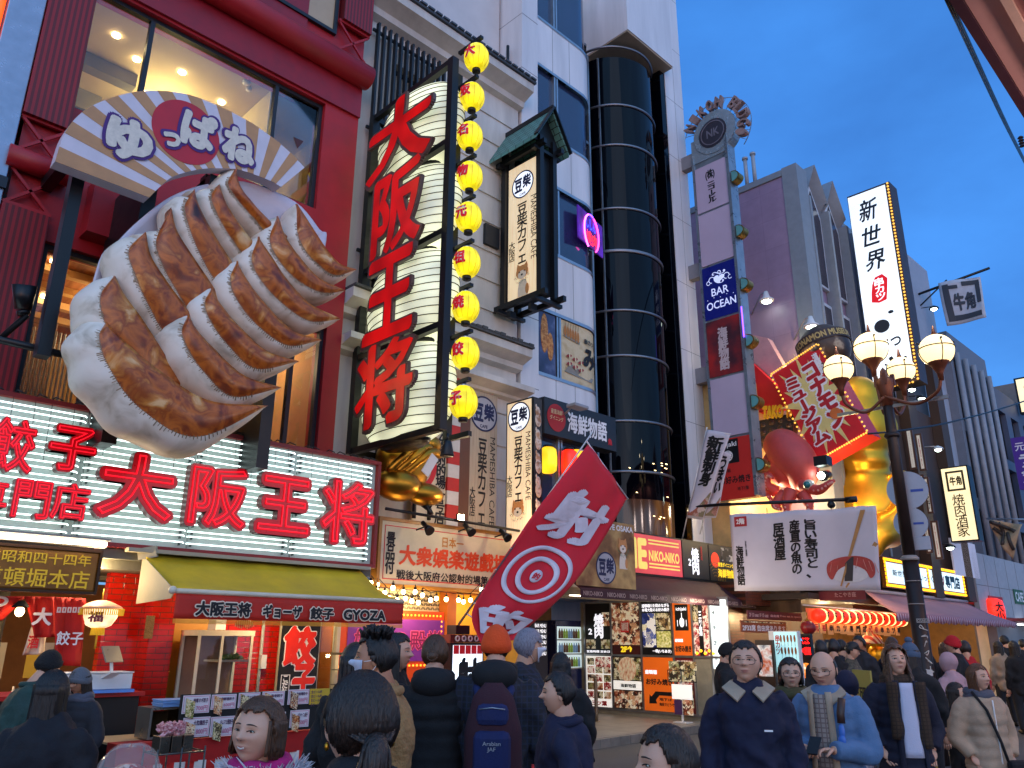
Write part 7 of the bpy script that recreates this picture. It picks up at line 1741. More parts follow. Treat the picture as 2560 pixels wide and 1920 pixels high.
# -- tall white lit sign of the skewer shop
nw=thing('tall_lit_sign','tall white lit sign with brush characters, red seal and bulbs up its edge','sign',F_W(23.0,7.7,0))
b=(lp(nw,'C',1140,1195)[0],lp(nw,'F',1520,815)[1],lp(nw,'C',1372,1115)[0],lp(nw,'C',1250,1155)[1])
t=MB();t.box(b[0]-0.02,b[1],-0.6,b[2]+0.10,b[3],0.0);t.build('case',mat('brown case','#3a2622',rough=0.5),nw)
t=MB();t.box(b[0],b[1]+0.1,0.002,b[2]-0.03,b[3]-0.06,0.01);t.build('lit_face',glow('big lit face','#e2f0fa',0.95,var=0.22,vs=0.8),nw)
ly=lambda y:b[1]+(y-8.75)/6.9*(b[3]-b[1])
t=MB();W_=b[2]-b[0]
for st,y0,y1 in(('新',14.5,15.3),('世',13.6,14.3),('界',12.7,13.4)):t.text(st,(b[0]+W_*0.22,ly(y0),b[0]+W_*0.72,ly(y1)),bold=0.022,z=0.014,nib=0.6,shear=0.2)
t.disc(b[0]+W_*0.4,ly(10.75),0.22,0.014,0.018,ry=0.2);t.disc(b[0]+W_*0.66,ly(11.15),0.08,0.014,0.018,ry=0.05)
t.text('つ',(b[0]+W_*0.55,ly(10.0),b[0]+W_*0.8,ly(10.3)),bold=0.03,z=0.014);t.text('と',(b[0]+W_*0.42,ly(9.05),b[0]+W_*0.9,ly(9.7)),bold=0.03,z=0.014,nib=0.8)
t.build('lettering',mat('brush ink lit','#1c2430'),nw)
sp_=[(b[0]+W_*(0.24+0.46*a),ly(11.55+0.95*c_))for a,c_ in((0.15,0.7),(0.35,0.95),(0.75,1.0),(1.0,0.8),(0.92,0.45),(0.8,0.05),(0.4,0.0),(0.0,0.08),(0.05,0.4))]
t=MB();t.prism(sp_,0.014,0.018);sl=t.build('red_seal',mat('seal lit red','#d8101e',es=0.5,ecol='#e0101e'),nw)
t=MB();t.text('串カツ',(b[0]+W_*0.36,ly(11.62),b[0]+W_*0.60,ly(12.4)),bold=0.03,z=0.022,vertical=True,nib=0.7);t.build('seal_lettering',mat('lit white ink','#f0f0f0'),sl)
t=MB()
for k in range(60):t.ball((b[2]+0.05,b[1]+0.05+k*(b[3]-b[1])/60,0.02),0.035,6,4)
for k in range(12):t.ball((b[0]+k*W_/12,b[1]-0.02,0.02),0.035,6,4)
t.build('edge_bulb',mat('edge bulb','#ffc860'),nw)
# -- skewer shop: lit board, pink awning, lantern row, kitchen
kb2=thing('skewer_shop','skewer restaurant front of dark timber with a warm lit open kitchen','shop',F_S(0,8.4,0))
drk=mat('dark timber','#3a2a20');wdp=mat('timber post brown','#4a3526',rough=0.65,var=0.3,vs=3,streak=6)
t=MB();t.box(20.3,2.5,-6,28.8,9,-0.16);t.build('wall',mat('brown shop wall','#4a352c',rough=0.7,var=0.2),kb2)
t=MB();t.box(25.4,3.0,-0.15,26.1,12.5,0.15);t.box(28.3,3.0,-0.15,29.0,11.4,0.15);t.build('timber_post',wdp,kb2)
t=MB();t.box(16.6,0.1,-3.4,29,2.7,-3.3);t.box(28.8,0,-3.3,29,2.8,0);t.build('kitchen_wall',mat('kitchen amber','#9a6a34',rough=0.6,var=0.4,vs=2),kb2)
t=MB();t.box(17.0,2.62,-3.3,28.8,2.75,0.3);t.build('ceiling',drk,kb2)
t=MB();t.box(17.3,0.1,-0.6,21.5,1.05,-0.1);t.build('counter',mat('dark counter','#1c1815',rough=0.5),kb2)
for x in(18.0,19.6,21.2,23.5,26):LPT('kitchen_lamp',kb2,(x,2.3,-0.6),70,(1,0.72,0.36),0.1)
lb2=thing('lit_board','horizontal white lit shop board framed in yellow bulbs over the pink awning','sign',F_S(0,8.3,0))
b=(21.9,lp(lb2,'I',1840,618)[1],lp(lb2,'I',1832,540)[0],lp(lb2,'I',1825,462)[1])
t=MB();t.box(b[0],b[1],-0.1,b[2],b[3],0);t.build('case',mat('amber case','#8a5a14',rough=0.4),lb2)
xm=lp(lb2,'I',1612,500)[0]
for a,c_ in((b[0]+0.15,xm-0.1),(xm+0.1,b[2]-0.15)):
 t=MB();t.box(a,b[1]+0.13,0.002,c_,b[3]-0.13,0.008);t.build('lit_face',glow('cool lit face','#dff4fa',1.0,var=0.12),lb2)
t=MB();t.text('新世界',(b[0]+0.5,b[1]+0.32,b[0]+1.5,b[3]-0.3),bold=0.02,z=0.012,nib=0.6);t.disc(b[0]+2.25,(b[1]+b[3])/2,0.12,0.012,0.016);t.text('いっとく',(b[0]+2.5,b[1]+0.3,b[0]+3.5,b[3]-0.3),bold=0.02,z=0.012);t.text('専門店',(xm+1.35,b[1]+0.2,b[2]-0.45,b[3]-0.2),bold=0.05,z=0.012);t.build('lettering',mat('teal ink','#1a4a5a'),lb2)
t=MB();t.text('串カツ',(xm+0.4,b[1]+0.2,xm+1.3,b[3]-0.2),bold=0.06,z=0.012);t.prism([(b[0]+1.75,b[1]+0.2),(b[0]+2.05,b[1]+0.3),(b[0]+2.0,b[3]-0.2),(b[0]+1.8,b[3]-0.3)],0.012,0.016);t.build('red_lettering',mat('lit crimson ink','#b01838'),lb2)
t=MB()
for k in range(40):
 x=b[0]+0.05+k*(b[2]-b[0]-0.1)/39
 for y in(b[1]+0.06,b[3]-0.06):t.box(x-0.055,y-0.03,0.003,x+0.055,y+0.03,0.03)
for x in(b[0]+0.06,xm,b[2]-0.06):
 for k in range(6):y=b[1]+0.12+k*(b[3]-b[1]-0.2)/6;t.box(x-0.03,y,0.003,x+0.03,y+0.07,0.03)
t.build('yellow_bulb',mat('yellow chaser','#ffc81e',es=2.4,ecol='#ffb414',var=0),lb2)
pa=thing('pink_awning','long dusty pink awning with a striped scalloped edge over the skewer shop','awning',F_S(0,8.4,0))
P=[[(20.65+(28.2-20.65)*i/20-(1.85-1.4*i/20)*j/6,2.95-0.60*j/6-0.04*sin(j/6*PI),0.03+1.37*j/6)for i in range(21)]for j in range(7)]
t=MB();t.grid(P);t.build('canopy',mat('dusty pink canvas','#a5757c',rough=0.75,var=0.12,vs=1.5),pa,solid=0.01)
P=[[(18.8+9.1*i/120,2.35-(0.16+(0.02 if k_ else 0)*sin(i*1.05))*k_,1.402+0.02*sin(i*0.5)*k_)for i in range(121)]for k_ in(0,1)]
t=MB();t.grid(P,flip=True);t.build('striped_edge',wavemat('pink stripes','#8a4a58','#b8949a',6.5,'X',rough=0.8),pa,solid=0.004)
t=MB();t.tube([(20.5,2.98,0.05),(28.3,2.98,0.05)],0.05,8);t.build('roller',mat('roller pale','#b5a8a6',rough=0.5),pa)
mcl=thing('maroon_sign_cloth','dusty red cloth strip with white script under the sushi banner','banner',F_W(17.5,7.8,0));b=lbox(mcl,'I',945,578,1230,635)
t=MB();t.box(b[0],b[1],-0.01,b[2],b[3],0);t.build('cloth',mat('dusty red cloth','#6f2a30',rough=0.7),mcl)
t=MB();t.text('たこやき座',(b[0]+0.35,b[1]+0.06,b[2]-0.2,b[3]-0.03),bold=0.02,z=0.004);t.build('lettering',mat('faded pink ink','#b58a88'),mcl)
bcv=thing('clear_curtain','brown see-through weather curtain hanging behind the sushi banner','curtain',F_W(17.4,8.9,0));b=lbox(bcv,'I',450,580,835,715)
t=MB();t.box(b[0],b[1],-0.01,b[2],b[3]+0.5,0);t.build('sheet',RMAT('smoky sheet',[(0.3,'#2f241c'),(0.5,'#5f4a38'),(0.7,'#7a6348')],1.2,rough=0.2,stretch=(2,0.6,1)),bcv)
lr=thing('stall_noren','row of pale curtain strips with red and black characters under the lantern row','curtain',F_S(0,8.02,0))
t=MB()
for k in range(14):
 x=16.85+k*0.345;t.grid([[(x+0.325*i/4,y,0.02*sin(i+k))for i in range(5)]for y in(2.12,1.93-0.02*(k%3))],flip=True)
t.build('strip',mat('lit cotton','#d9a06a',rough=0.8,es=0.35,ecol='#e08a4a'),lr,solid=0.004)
t=MB();t2=MB()
for k,ch in enumerate('元祖串カツ専門店元祖串カツ専'):(t2 if k in(0,1,8,9)else t).text(ch,(16.92+k*0.345,1.96,17.1+k*0.345,2.1),bold=0.05,z=0.03)
t.build('black_lettering',BKI,lr);t2.build('red_lettering',REDINK,lr)
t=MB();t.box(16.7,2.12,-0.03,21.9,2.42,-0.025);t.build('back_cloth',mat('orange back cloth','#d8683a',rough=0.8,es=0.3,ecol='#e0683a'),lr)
t=MB();t.tube([(16.5,2.47,0.02),(22.0,2.44,0.02)],0.015,6);t.build('rail',WHITEP,lr)
lredm=glow('stall lantern red','#ff2a12',1.3);lwht=glow('stall lantern cream','#ffe08a',2.2)
for k in range(13):
 o=thing('stall_lantern','red and cream glowing barrel lantern in the row over the skewer counter','lantern',F_S(16.95+0.37*k,7.9,2.27),'lanterns over the skewer counter')
 Mx=MR(PI/2,4,'Y')
 t=MB();t.lathe([(0.09,-0.085),(0.135,-0.05),(0.145,0.02),(0.14,0.085)],18,M=Mx);t.build('red_half',lredm,o)
 t=MB();t.lathe([(0.14,0.087),(0.145,0.14),(0.135,0.2),(0.09,0.25)],18,M=Mx);t.build('cream_half',lwht,o)
 t=MB();t.text('祭',(0.10,-0.07,0.22,0.09),bold=0.04,z=0.145);t.build('print',BKI,o)
rl=thing('round_red_lantern','small round dark red lantern left of the stall lantern row','lantern',loc=at('K',222,255,Y=7.9));t=MB();t.ball((0,0,0),(0.15,0.15,0.145),20,14);t.build('paper',mat('red lacquer','#8a1414',rough=0.35),rl);t=MB();t.cyl((0,0,0.14),(0,0,0.3),0.01);t.lathe([(0.05,0.13),(0.05,0.16)],12);t.build('cap',GOLD,rl)
fb=thing('eat_in_banner','long dark red banner reading Free eat in space','banner',F_S(0,8.8,0));b=(lp(fb,'I',510,725)[0],lp(fb,'I',670,757)[1],lp(fb,'I',838,725)[0],lp(fb,'I',670,706)[1])
t=MB();t.box(*b[:2],-0.02,*b[2:],0);t.build('cloth',mat('wine red','#5a1018',rough=0.6),fb)
t=MB();w_=b[2]-b[0];t.text('自由席',(b[0]+w_*0.40,b[1]+0.06,b[0]+w_*0.56,b[3]-0.06),bold=0.03,z=0.004);t.text('Free eat in space',(b[0]+w_*0.58,b[1]+0.06,b[2]-0.06,b[3]-0.06),bold=0.02,z=0.004);t.text('2F 33 seat 1F 15 seat',(b[0]+0.06,b[1]+0.05,b[0]+w_*0.36,b[3]-0.05),bold=0.02,z=0.004);t.build('lettering',mat('pink white ink','#d9b0a8'),fb)
sb2=thing('seat_board','brown board reading 2F 33 seats in pale characters under the red banner','sign',F_S(0,8.85,0));b=lbox(sb2,'I',470,762,745,835)
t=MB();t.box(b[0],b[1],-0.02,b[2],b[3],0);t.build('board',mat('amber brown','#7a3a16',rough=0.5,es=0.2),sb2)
t=MB();t.text('2F33席 自由席あります',(b[0]+0.05,b[1]+0.03,b[2]-0.05,b[1]+0.16),bold=0.03,z=0.004);t.build('lettering',WHI,sb2)
t=MB();t.box(b[0]+0.1,b[1]+0.2,0.002,b[2]-0.1,b[3]-0.02,0.006);t.build('food_photo',fB,sb2)
mn=thing('lit_menu_sign','white-topped lit menu sign showing rows of skewers','sign',F_W(15.9,7.6,0));b=lbox(mn,'I',680,830,820,1080)
t=MB();t.box(b[0]-0.12,0.3,-0.12,b[2]+0.02,b[3]+0.02,-0.002);t.build('case',WHITEP,mn)
t=MB();t.box(b[0],b[1],0.001,b[2],b[3],0.006);t.build('lit_face',glow('menu lit','#a8dce0',0.85),mn)
t=MB()
for r in range(3):
 for k in range(5):x=b[0]+(b[2]-b[0])*(0.3+0.15*k);y=b[3]-(b[3]-b[1])*(0.16+0.3*r);t.disc(x,y,0.022,0.008,0.012,12,ry=0.075);t.box(x-0.004,y-0.15,0.008,x+0.004,y-0.07,0.010)
t.build('skewer_print',mat('fried brown','#9a5a1e'),mn)
t=MB();t.text('串カツ',(b[0]+0.02,b[1]+0.35,b[0]+0.12,b[3]-0.05),bold=0.03,z=0.008,vertical=True);t.build('lettering',REDINK,mn)
ledp=thing('led_sign','black LED sign with glowing red characters and a blue arrow','sign',F_W(16.3,7.25,0));b=lbox(ledp,'I',820,840,905,1130)
t=MB();t.box(b[0],0.4,-0.1,b[2],b[3],0);t.build('case',BLACKM,ledp)
h=b[3]-b[1];t=MB();t.text('食べ放題',(b[0]+0.02,b[1]+h*0.55,b[2]-0.02,b[1]+h*0.72),bold=0.03,z=0.004);t.text('ここに',(b[0]+0.12,b[1]+h*0.78,b[2]-0.03,b[1]+h*0.92),bold=0.03,z=0.004);t.build('red_letter',mat('led red','#ff2a2a',es=3.5,ecol='#ff1414',var=0),ledp)
t=MB();t.prism([(b[0]+0.02,b[1]+h*0.85),(b[0]+0.07,b[1]+h*0.95),(b[0]+0.12,b[1]+h*0.85),(b[0]+0.09,b[1]+h*0.85),(b[0]+0.09,b[1]+h*0.76),(b[0]+0.05,b[1]+h*0.76),(b[0]+0.05,b[1]+h*0.85)],0.003,0.008);t.build('blue_arrow',mat('led blue','#5ab8ff',es=3,ecol='#3a9aff',var=0),ledp)
t=MB();t.disc((b[0]+b[2])/2,b[1]+h*0.22,0.15,0.003,0.008);t.build('dish_photo',RMAT('bright dish',[(0.3,'#b5221a'),(0.5,'#f0902a'),(0.65,'#fff0d0'),(0.8,'#3a5ad0')],9,es=1.2),ledp)
fm=thing('food_photo_stand','dark framed stand with a noodle photo left of the lit menu sign','sign',F_W(15.6,8.0,0));b=lbox(fm,'I',575,910,660,1100)
t=MB();t.box(b[0]-0.04,0.3,-0.08,b[2]+0.04,b[3]+0.1,0);t.build('frame',mat('walnut','#2a1a14',rough=0.4),fm)
t=MB();t.box(b[0],b[1],0.002,b[2],b[3],0.006);t.build('photo',RMAT('noodle photo',[(0.3,'#3a4a5a'),(0.45,'#d9d4d0'),(0.6,'#b5522a'),(0.75,'#e0a860')],5,es=0.3),fm)
um=thing('striped_parasol','half-folded parasol with red and white stripes inside the skewer stall','parasol',loc=at('K',790,290,Y=8.3));t=MB();t.lathe([(0.30,-0.28),(0.16,-0.08),(0.02,0.14)],24);t.build('canopy',wavemat('parasol stripes','#b83a22','#e0b890',9,'X',rough=0.7),um)
gs2=thing('gold_figurine','small gilded round figurine on the skewer counter','figurine',loc=at('K',850,430,Y=8.4));t=MB();t.ball((0,0,0.12),(0.17,0.17,0.2),18,12);t.ball((0,0,-0.18),(0.22,0.22,0.24),18,12);t.build('body',goldm,gs2)
rlit=thing('red_paper_lantern','big red glowing paper lantern on the grey wall beyond the pink awning','lantern',loc=at('I',2005,705,Y=8.2));t=MB();t.lathe([(0.18,-0.42),(0.32,-0.34),(0.36,-0.1),(0.36,0.1),(0.32,0.34),(0.18,0.42)],20);t.build('paper',glow('lantern red glow','#ff2a14',1.4,var=0.2),rlit)
t=MB();t.text('大小',(-0.14,-0.3,0.14,0.3),bold=0.04,z=0.37,vertical=True);t.build('print',BKI,rlit,M=F_S(0,0,0,-0.7))
wdf=mat('board frame brown','#5a3a2a',rough=0.5);
for k,(pts,tx_,m,lab)in enumerate((([(1505,1090),(1558,1105),(1540,1360),(1497,1335)],'KUSHIKATSU',BKI,'framed white board with vertical latin letters above the round sign backs'),([(1565,1120),(1612,1130),(1598,1365),(1556,1345)],'串かつ',REDINK,'framed white board with red vertical kana next to the latin one'),([(1615,1385),(1655,1395),(1640,1620),(1605,1610)],'揚げたて',BKI,'narrow framed board with black vertical characters below the red one'),([(1560,1370),(1612,1385),(1608,1480),(1570,1480)],'名物',BKI,'framed board half hidden behind the round sign backs'),)):
 o=thing('framed_board',lab,'sign',F_W(23.5,8.2,0));q=lps(o,'F',pts);x0,x1=(q[0][0]+q[3][0])/2,(q[1][0]+q[2][0])/2;y0,y1=(q[2][1]+q[3][1])/2,(q[0][1]+q[1][1])/2
 t=MB();t.box(x0,y0,-0.08,x1,y1,0);t.build('case',wdf,o)
 t=MB();t.box(x0+0.05,y0+0.05,0.002,x1-0.05,y1-0.05,0.006);t.build('face',glow('board face','#d9cdb8',0.25),o)
 t=MB();t.text(tx_,(x0+0.1,y0+0.12,x1-0.1,y1-0.12),bold=0.04,z=0.01,vertical=True);t.build('lettering',m,o)
for(u0,v0,u1,v1,rg,lab,m)in((1585,130,1625,350,'I','lower framed menu board right of the street lamp pole',BKI),(1640,150,1685,385,'I','lower framed board with red characters beside the black one',REDINK)):
 o=thing('framed_board',lab,'sign',F_W(23.5,8.2,0));x0,y0,x1,y1=lbox(o,rg,u0,v0,u1,v1)
 t=MB();t.box(x0,y0,-0.08,x1,y1,0);t.build('case',wdf,o)
 t=MB();t.box(x0+0.05,y0+0.05,0.002,x1-0.05,y1-0.05,0.006);t.build('face',glow('board face','#d9cdb8',0.25),o)
 t=MB();t.text('牛すじ煮込',(x0+0.1,y0+0.12,x1-0.1,y1-0.12),bold=0.04,z=0.01,vertical=True);t.build('lettering',m,o)
# -- beef restaurant flag and lit sign, farther signs
gf=thing('roof_flag','pale torn banner with a thick black square emblem hanging from a roof rod','flag',F_W(30.0,7.4,0));q=[Vector((*p,0))for p in lps(gf,'F',[(1690,215),(1942,170),(1988,425),(1745,475)])]
gp=lambda a,s,z=0:tuple(q[0].lerp(q[1],a).lerp(q[3].lerp(q[2],a),s)+Vector((0,0,0.08*sin(a*5+s*3)+z)))
t=MB();t.grid([[gp(i/12,j/12)for i in range(13)]for j in range(13)],flip=True);gfc=t.build('cloth',mat('grey banner','#b9bcc4',rough=0.7),gf,solid=0.01)
t=MB()
for(a,b_,c_,d)in((0.08,0.08,0.24,0.92),(0.24,0.80,0.92,0.92),(0.84,0.06,0.95,0.6),(0.55,0.06,0.84,0.16),(0.24,0.12,0.45,0.2)):
 t.grid([[gp(a+(c_-a)*i/4,s,0.02)for i in range(5)]for s in np.linspace(b_,d,6)],flip=True)
v,f=textgeo('牛角',(0,0,1,1),bold=0.06,z=0,nib=0.7);t.add([gp(0.28+0.52*a,0.72-0.42*b_,0.02+c)for a,b_,c in v],f);t.build('emblem',mat('flag ink','#3a3f48',rough=0.7),gfc)
t=MB();t.tube([(q[0].x-1.2,q[0].y-0.25,-0.02),(q[1].x+0.35,q[1].y+0.2,-0.02)],0.05,8);t.tube([(q[0].x-1.2,q[0].y-1.0,-0.02),(q[0].x+0.3,q[0].y+0.05,-0.02)],0.03,6);t.build('rod',BLACKM,gf)
gy2=thing('lit_vertical_sign','warm white vertical lit sign with four brown characters and a boxed emblem','sign',F_W(27.0,7.7,0));b=(lp(gy2,'F',1705,1345)[0],5.07,lp(gy2,'I',1922,265)[0],7.53)
b=(lp(gy2,'F',1732,1500)[0],lp(gy2,'I',1850,268)[1],lp(gy2,'F',1888,1500)[0],lp(gy2,'F',1790,1335)[1])
t=MB();t.box(b[0]-0.04,b[1]-0.04,-0.4,b[2]+0.04,b[3]+0.04,0);t.build('case',BLACKM,gy2)
t=MB();t.box(*b[:2],0.002,*b[2:],0.01);t.build('lit_face',glow('cream lit face','#ffe8b0',1.0,var=0.12,vs=2),gy2)
t=MB();w_=b[2]-b[0];frr(t,b[0]+w_*0.14,b[3]-0.72,b[2]-w_*0.14,b[3]-0.1,0.06,0.012,0.02);t.text('牛角',(b[0]+w_*0.27,b[3]-0.56,b[2]-w_*0.25,b[3]-0.26),bold=0.05,z=0.014,nib=0.7);t.text('焼肉酒家',(b[0]+w_*0.26,b[1]+0.1,b[2]-w_*0.26,b[3]-0.82),bold=0.01,z=0.014,vertical=True);t.build('lettering',mat('brown lit ink','#4a3a1a'),gy2)
mf=thing('draped_cloth_flag','tan cloth with bold brown strokes hanging crumpled at the right edge','flag',F_W(30.0,7.3,0));q=[Vector((*p,0))for p in lps(mf,'I',[(1985,145),(2190,175),(2120,385),(2010,230)])]
gp2=lambda a,s,z=0:tuple(q[0].lerp(q[1],a).lerp(q[3].lerp(q[2],a),s)+Vector((0,0,0.15*sin(a*7+s*4)+z)))
t=MB();t.grid([[gp2(i/14,j/10)for i in range(15)]for j in range(11)],flip=True);mfc=t.build('cloth',mat('tan cloth','#b59a78',rough=0.7),mf,solid=0.01)
t=MB()
for a0,s0,a1,s1 in((0.05,0.15,0.85,0.25),(0.3,0.1,0.55,0.9),(0.6,0.4,0.95,0.75),(0.1,0.5,0.5,0.6)):t.tube([gp2(a0+(a1-a0)*i/8,s0+(s1-s0)*i/8,0.02)for i in range(9)],0.06,6)
t.build('brush_stroke',mat('brown stroke','#3a3028'),mfc)
t=MB();t.tube([(q[0].x-0.1,q[0].y+0.05,-0.05),(q[1].x+0.6,q[1].y+0.1,-0.05)],0.03,6);t.build('rod',ALU,mf)
pu=thing('purple_sign','purple vertical sign with white characters at the right picture edge','sign',F_W(36.0,7.6,0));b=lbox(pu,'F',2152,1140,2330,1430)
t=MB();t.box(b[0],b[1]-0.2,-0.3,b[2],b[3],0);t.build('board',mat('purple board','#3a2470',rough=0.4,es=0.25,ecol='#4a2a90'),pu)
t=MB();t.text('元祖',(b[0]+0.1,b[3]-0.55,b[0]+0.8,b[3]-0.2),bold=0.02,z=0.004);t.text('ラメン',(b[0]+0.15,b[1],b[0]+0.75,b[3]-0.7),bold=0.05,z=0.004,vertical=True);t.build('lettering',WHI,pu)
cs_=thing('cream_lit_sign','cream lit sign with black kana cut off by the right picture edge','sign',F_W(40.0,7.9,0));b=lbox(cs_,'F',2165,775,2330,1000)
t=MB();t.box(b[0],b[1],-0.3,b[2],b[3],0);t.build('case',BLACKM,cs_);t=MB();t.box(b[0]+0.08,b[1]+0.08,0.002,b[2]-0.08,b[3]-0.08,0.01);t.build('lit_face',glow('cream lit face','#ffe8b0',1.0),cs_)
t=MB();t.text('のれん',(b[0]+0.3,b[1]+0.3,b[0]+1.1,b[3]-0.3),bold=0.03,z=0.014,vertical=True);t.build('lettering',BKI,cs_)
rd=thing('round_wall_emblem','round brick-red wall emblem with a thin white ring far along the street','sign',F_S(0,8.35,0));x_,y_=lp(rd,'Q',2018,580);t=MB();t.disc(x_,y_,0.75,-0.06,0,32);t.build('disc',mat('brick red disc','#7a3a34',rough=0.5),rd);t=MB();t.ring(x_,y_,0.68,0.06,0.001,0.008);t.text('丸',(x_-0.35,y_-0.35,x_+0.35,y_+0.35),bold=0.02,z=0.004);t.build('ring',mat('dull white ring','#b59a94'),rd)
def facade(label,x0,x1,h,m,wm,rows,cols_,Y=8.5,x_frac=0.6,y0=3.6,glaze=None,lit=None):
 o=thing('office_building',label,'building',F_S(0,Y,0));holes=[]
 cw=(x1-x0)/cols_;rh=(h-0.8-y0)/rows
 for i in range(cols_):
  for j in range(rows):holes.append((x0+cw*(i+0.5-x_frac/2),y0+rh*j+0.25,x0+cw*(i+0.5+x_frac/2),y0+rh*(j+1)-0.15))
 t=MB();wall_holes(t,x0,0,x1,h,holes,0.3);t.box(x0,h,-8,x1,h+0.02,0);t.quad((x0,0,0),(x0,h,0),(x0,h,-8),(x0,0,-8));t.quad((x1,0,0),(x1,0,-8),(x1,h,-8),(x1,h,0));t.build('wall',m,o)
 for k,hh in enumerate(holes):
  f=MB();frr(f,*hh,0.06,-0.28,-0.2,vs=((hh[0]+hh[2])/2,));fo=f.build('window',wm,o)
  p=MB();p.box(hh[0]+0.06,hh[1]+0.06,-0.27,hh[2]-0.06,hh[3]-0.06,-0.26);p.build('pane',glaze or mat('dusk pane','#3a4560',rough=0.1,var=0.3),fo)
 return o
fa=facade('grey office block with tall dark window strips and columns beyond the skewer shop',31.5,36.2,13.0,mat('blue grey wall','#6d727c',rough=0.6,var=0.12),DARKM,3,3,x_frac=0.62)
t=MB()
for k in range(5):t.cyl((31.9+0.98*k,4.2,0.12),(31.9+0.98*k,12.2,0.12),0.10,12)
t.build('column',mat('pale column','#8a8c92',rough=0.5),fa)
t=MB();t.box(29.05,3.0,-5,31.48,15.6,-0.3);t.build('blank_wing',mat('pale slate wall','#9a9ea8',rough=0.6,var=0.1),fa)
t=MB()
for k in range(3):t.box(29.8,7.0+1.8*k,-0.29,30.1,7.6+1.8*k,-0.27)
t.build('wing_window',DARKM,fa)
facade('blue-grey block with a roof rail farther along the street',36.4,42,12.0,mat('slate block','#4a5468',rough=0.6,var=0.15),DARKM,3,3)
facade('brownish block with lit balconies at the right picture edge',42.2,52,13.5,mat('dun wall','#7a7068',rough=0.6,var=0.15),DARKM,4,5,glaze=mat('warm far pane','#c9a878',rough=0.3,es=0.25))
facade('farthest grey block closing the street on the right',52.5,75,12.5,mat('far grey','#6a6c74',rough=0.6,var=0.15),DARKM,4,9,glaze=mat('warm far pane','#c9a878'))
wl2=thing('shop_row','low white shop fronts with dim canopies far along the pavement','shop',F_S(0,8.3,0))
t=MB();t.box(29.2,2.6,-0.1,44,4.6,0.05);t.build('fascia',mat('white fascia','#a8a4a6',rough=0.5,var=0.15),wl2)
t=MB();t.box(29.2,0.1,-0.6,60,2.6,-0.5);t.build('back',mat('warm shop inside','#b5926a',rough=0.6,es=0.3,ecol='#d9a870',var=0.4,vs=1),wl2)
t=MB();
for k in range(6):t.box(31+3*k,2.45,-0.3,33+3*k,2.55,1.0)
t.build('canopy',mat('far maroon canopy','#5a2a34',rough=0.7),wl2)
t=MB()
for k in range(8):t.box(30+2.4*k,2.36,0.2,31.4+2.4*k,2.40,0.3)
t.build('strip_light',mat('far strip','#f4faff',es=5,var=0),wl2)
t=MB();[t.box(29.2+1.2*k,2.62,0.051,29.215+1.2*k,4.58,0.056)for k in range(1,12)];t.box(29.2,3.55,0.051,44,3.57,0.056);t.build('joint',joint,wl2)
for k,(x,y,w_,st,m,lab)in enumerate(((30.2,2.75,1.5,'居酒屋','red grill plate','small red shop plate low on the far white fascia'),(33.2,3.1,1.2,'CAFE','green plate','small green plate reading CAFE on the far white fascia'),(36.2,2.8,1.8,'ラーメン','amber plate','small amber plate with black kana far along the fascia'))):
 o=thing('shop_plate',lab,'sign',F_S(x,8.22,y));t=MB();t.box(0,0,-0.02,w_,0.5,0.0);t.build('plate',mat(m,['#8a1a1a','#1f4a34','#b5781e'][k],es=0.3),o);t=MB();t.text(st,(0.12,0.08,w_-0.12,0.42),bold=0.03,z=0.004);t.build('lettering',WHI if k<2 else BKI,o)
lp2=thing('roadside_poster','pale lit poster panel with faint lines behind the lit vertical sign','poster',F_S(0,8.25,0));b=lbox(lp2,'I',1765,280,1910,490);t=MB();t.box(b[0],b[1],-0.05,b[2],b[3],0);t.build('panel',glow('dusty lit panel','#b9b2c0',0.3),lp2)
t=MB()
for k in range(3):t.text('OPEN DAILY',(b[0]+0.1,b[1]+1.0+0.25*k,b[0]+1.0,b[1]+1.12+0.25*k),z=0.004)
t.build('lettering',mat('rust ink','#b5704a'),lp2)
for k,(r,u,v)in enumerate((('F',1665,370),('F',1690,1225),('F',1600,690),('F',1530,860),('F',1590,915),('I',1745,315))):
 o=thing('facade_lamp',['small bright lamp on the dark wall below the roof flag','small wall lamp on the timber post above the lit vertical sign','small lamp half hidden left of the right lamp globe','small lamp under the tall lit sign','small lamp beside the street lamp arm','bullet lamp on an arm lighting the pale poster'][k],'wall lamp',loc=at(r,u,v,Y=7.9))
 t=MB();t.ball((0,0,0),(0.10,0.10,0.07),12,8);t.build('bulb',mat('lamp cool','#f2fff4'),o)
 t=MB();t.lathe([(0.16,0.0),(0.14,0.05),(0.03,0.12)],14);t.tube([(0,0,0.1),(0,0.4,0.15)],0.015,5);t.build('shade',BLACKM if k!=1 else WHITEP,o)
# -- street lamp
sl_=thing('street_lamp','dark street lamp post with four lit globes, sign backs and stickers','street lamp',loc=(13.72,4.78,0))
S0=sl_.location.copy()
lpm=mat('lamp post brown','#2a1f1c',rough=0.45,metal=0.3,var=0.25)
def sp3(r,u,v,dx=0.0):return at(r,u,v,X=13.72+dx)-S0
tp_=sp3('F',1405,900)
t=MB();t.tube([(0,0,0),(0,0,0.9),(0,0,0.95),(0,0,3.0)],[0.15,0.14,0.125,0.12],20);t.build('lower_post',lpm,sl_)
t=MB();t.tube([(0,0,3.0),(0,0,5.1),(0,0,tp_.z)],[0.095,0.085,0.08],18);t.lathe([(0.11,5.0),(0.13,5.03),(0.11,5.08)],18);t.build('upper_post',lpm,sl_)
t=MB();t.lathe([(0.135,2.98),(0.14,3.02),(0.10,3.06)],18)
for z in(2.3,2.65):t.lathe([(0.123,z),(0.125,z),(0.125,z+0.015),(0.123,z+0.015)],18)
t.build('collar',mat('collar grey','#8a8580',rough=0.4),sl_)
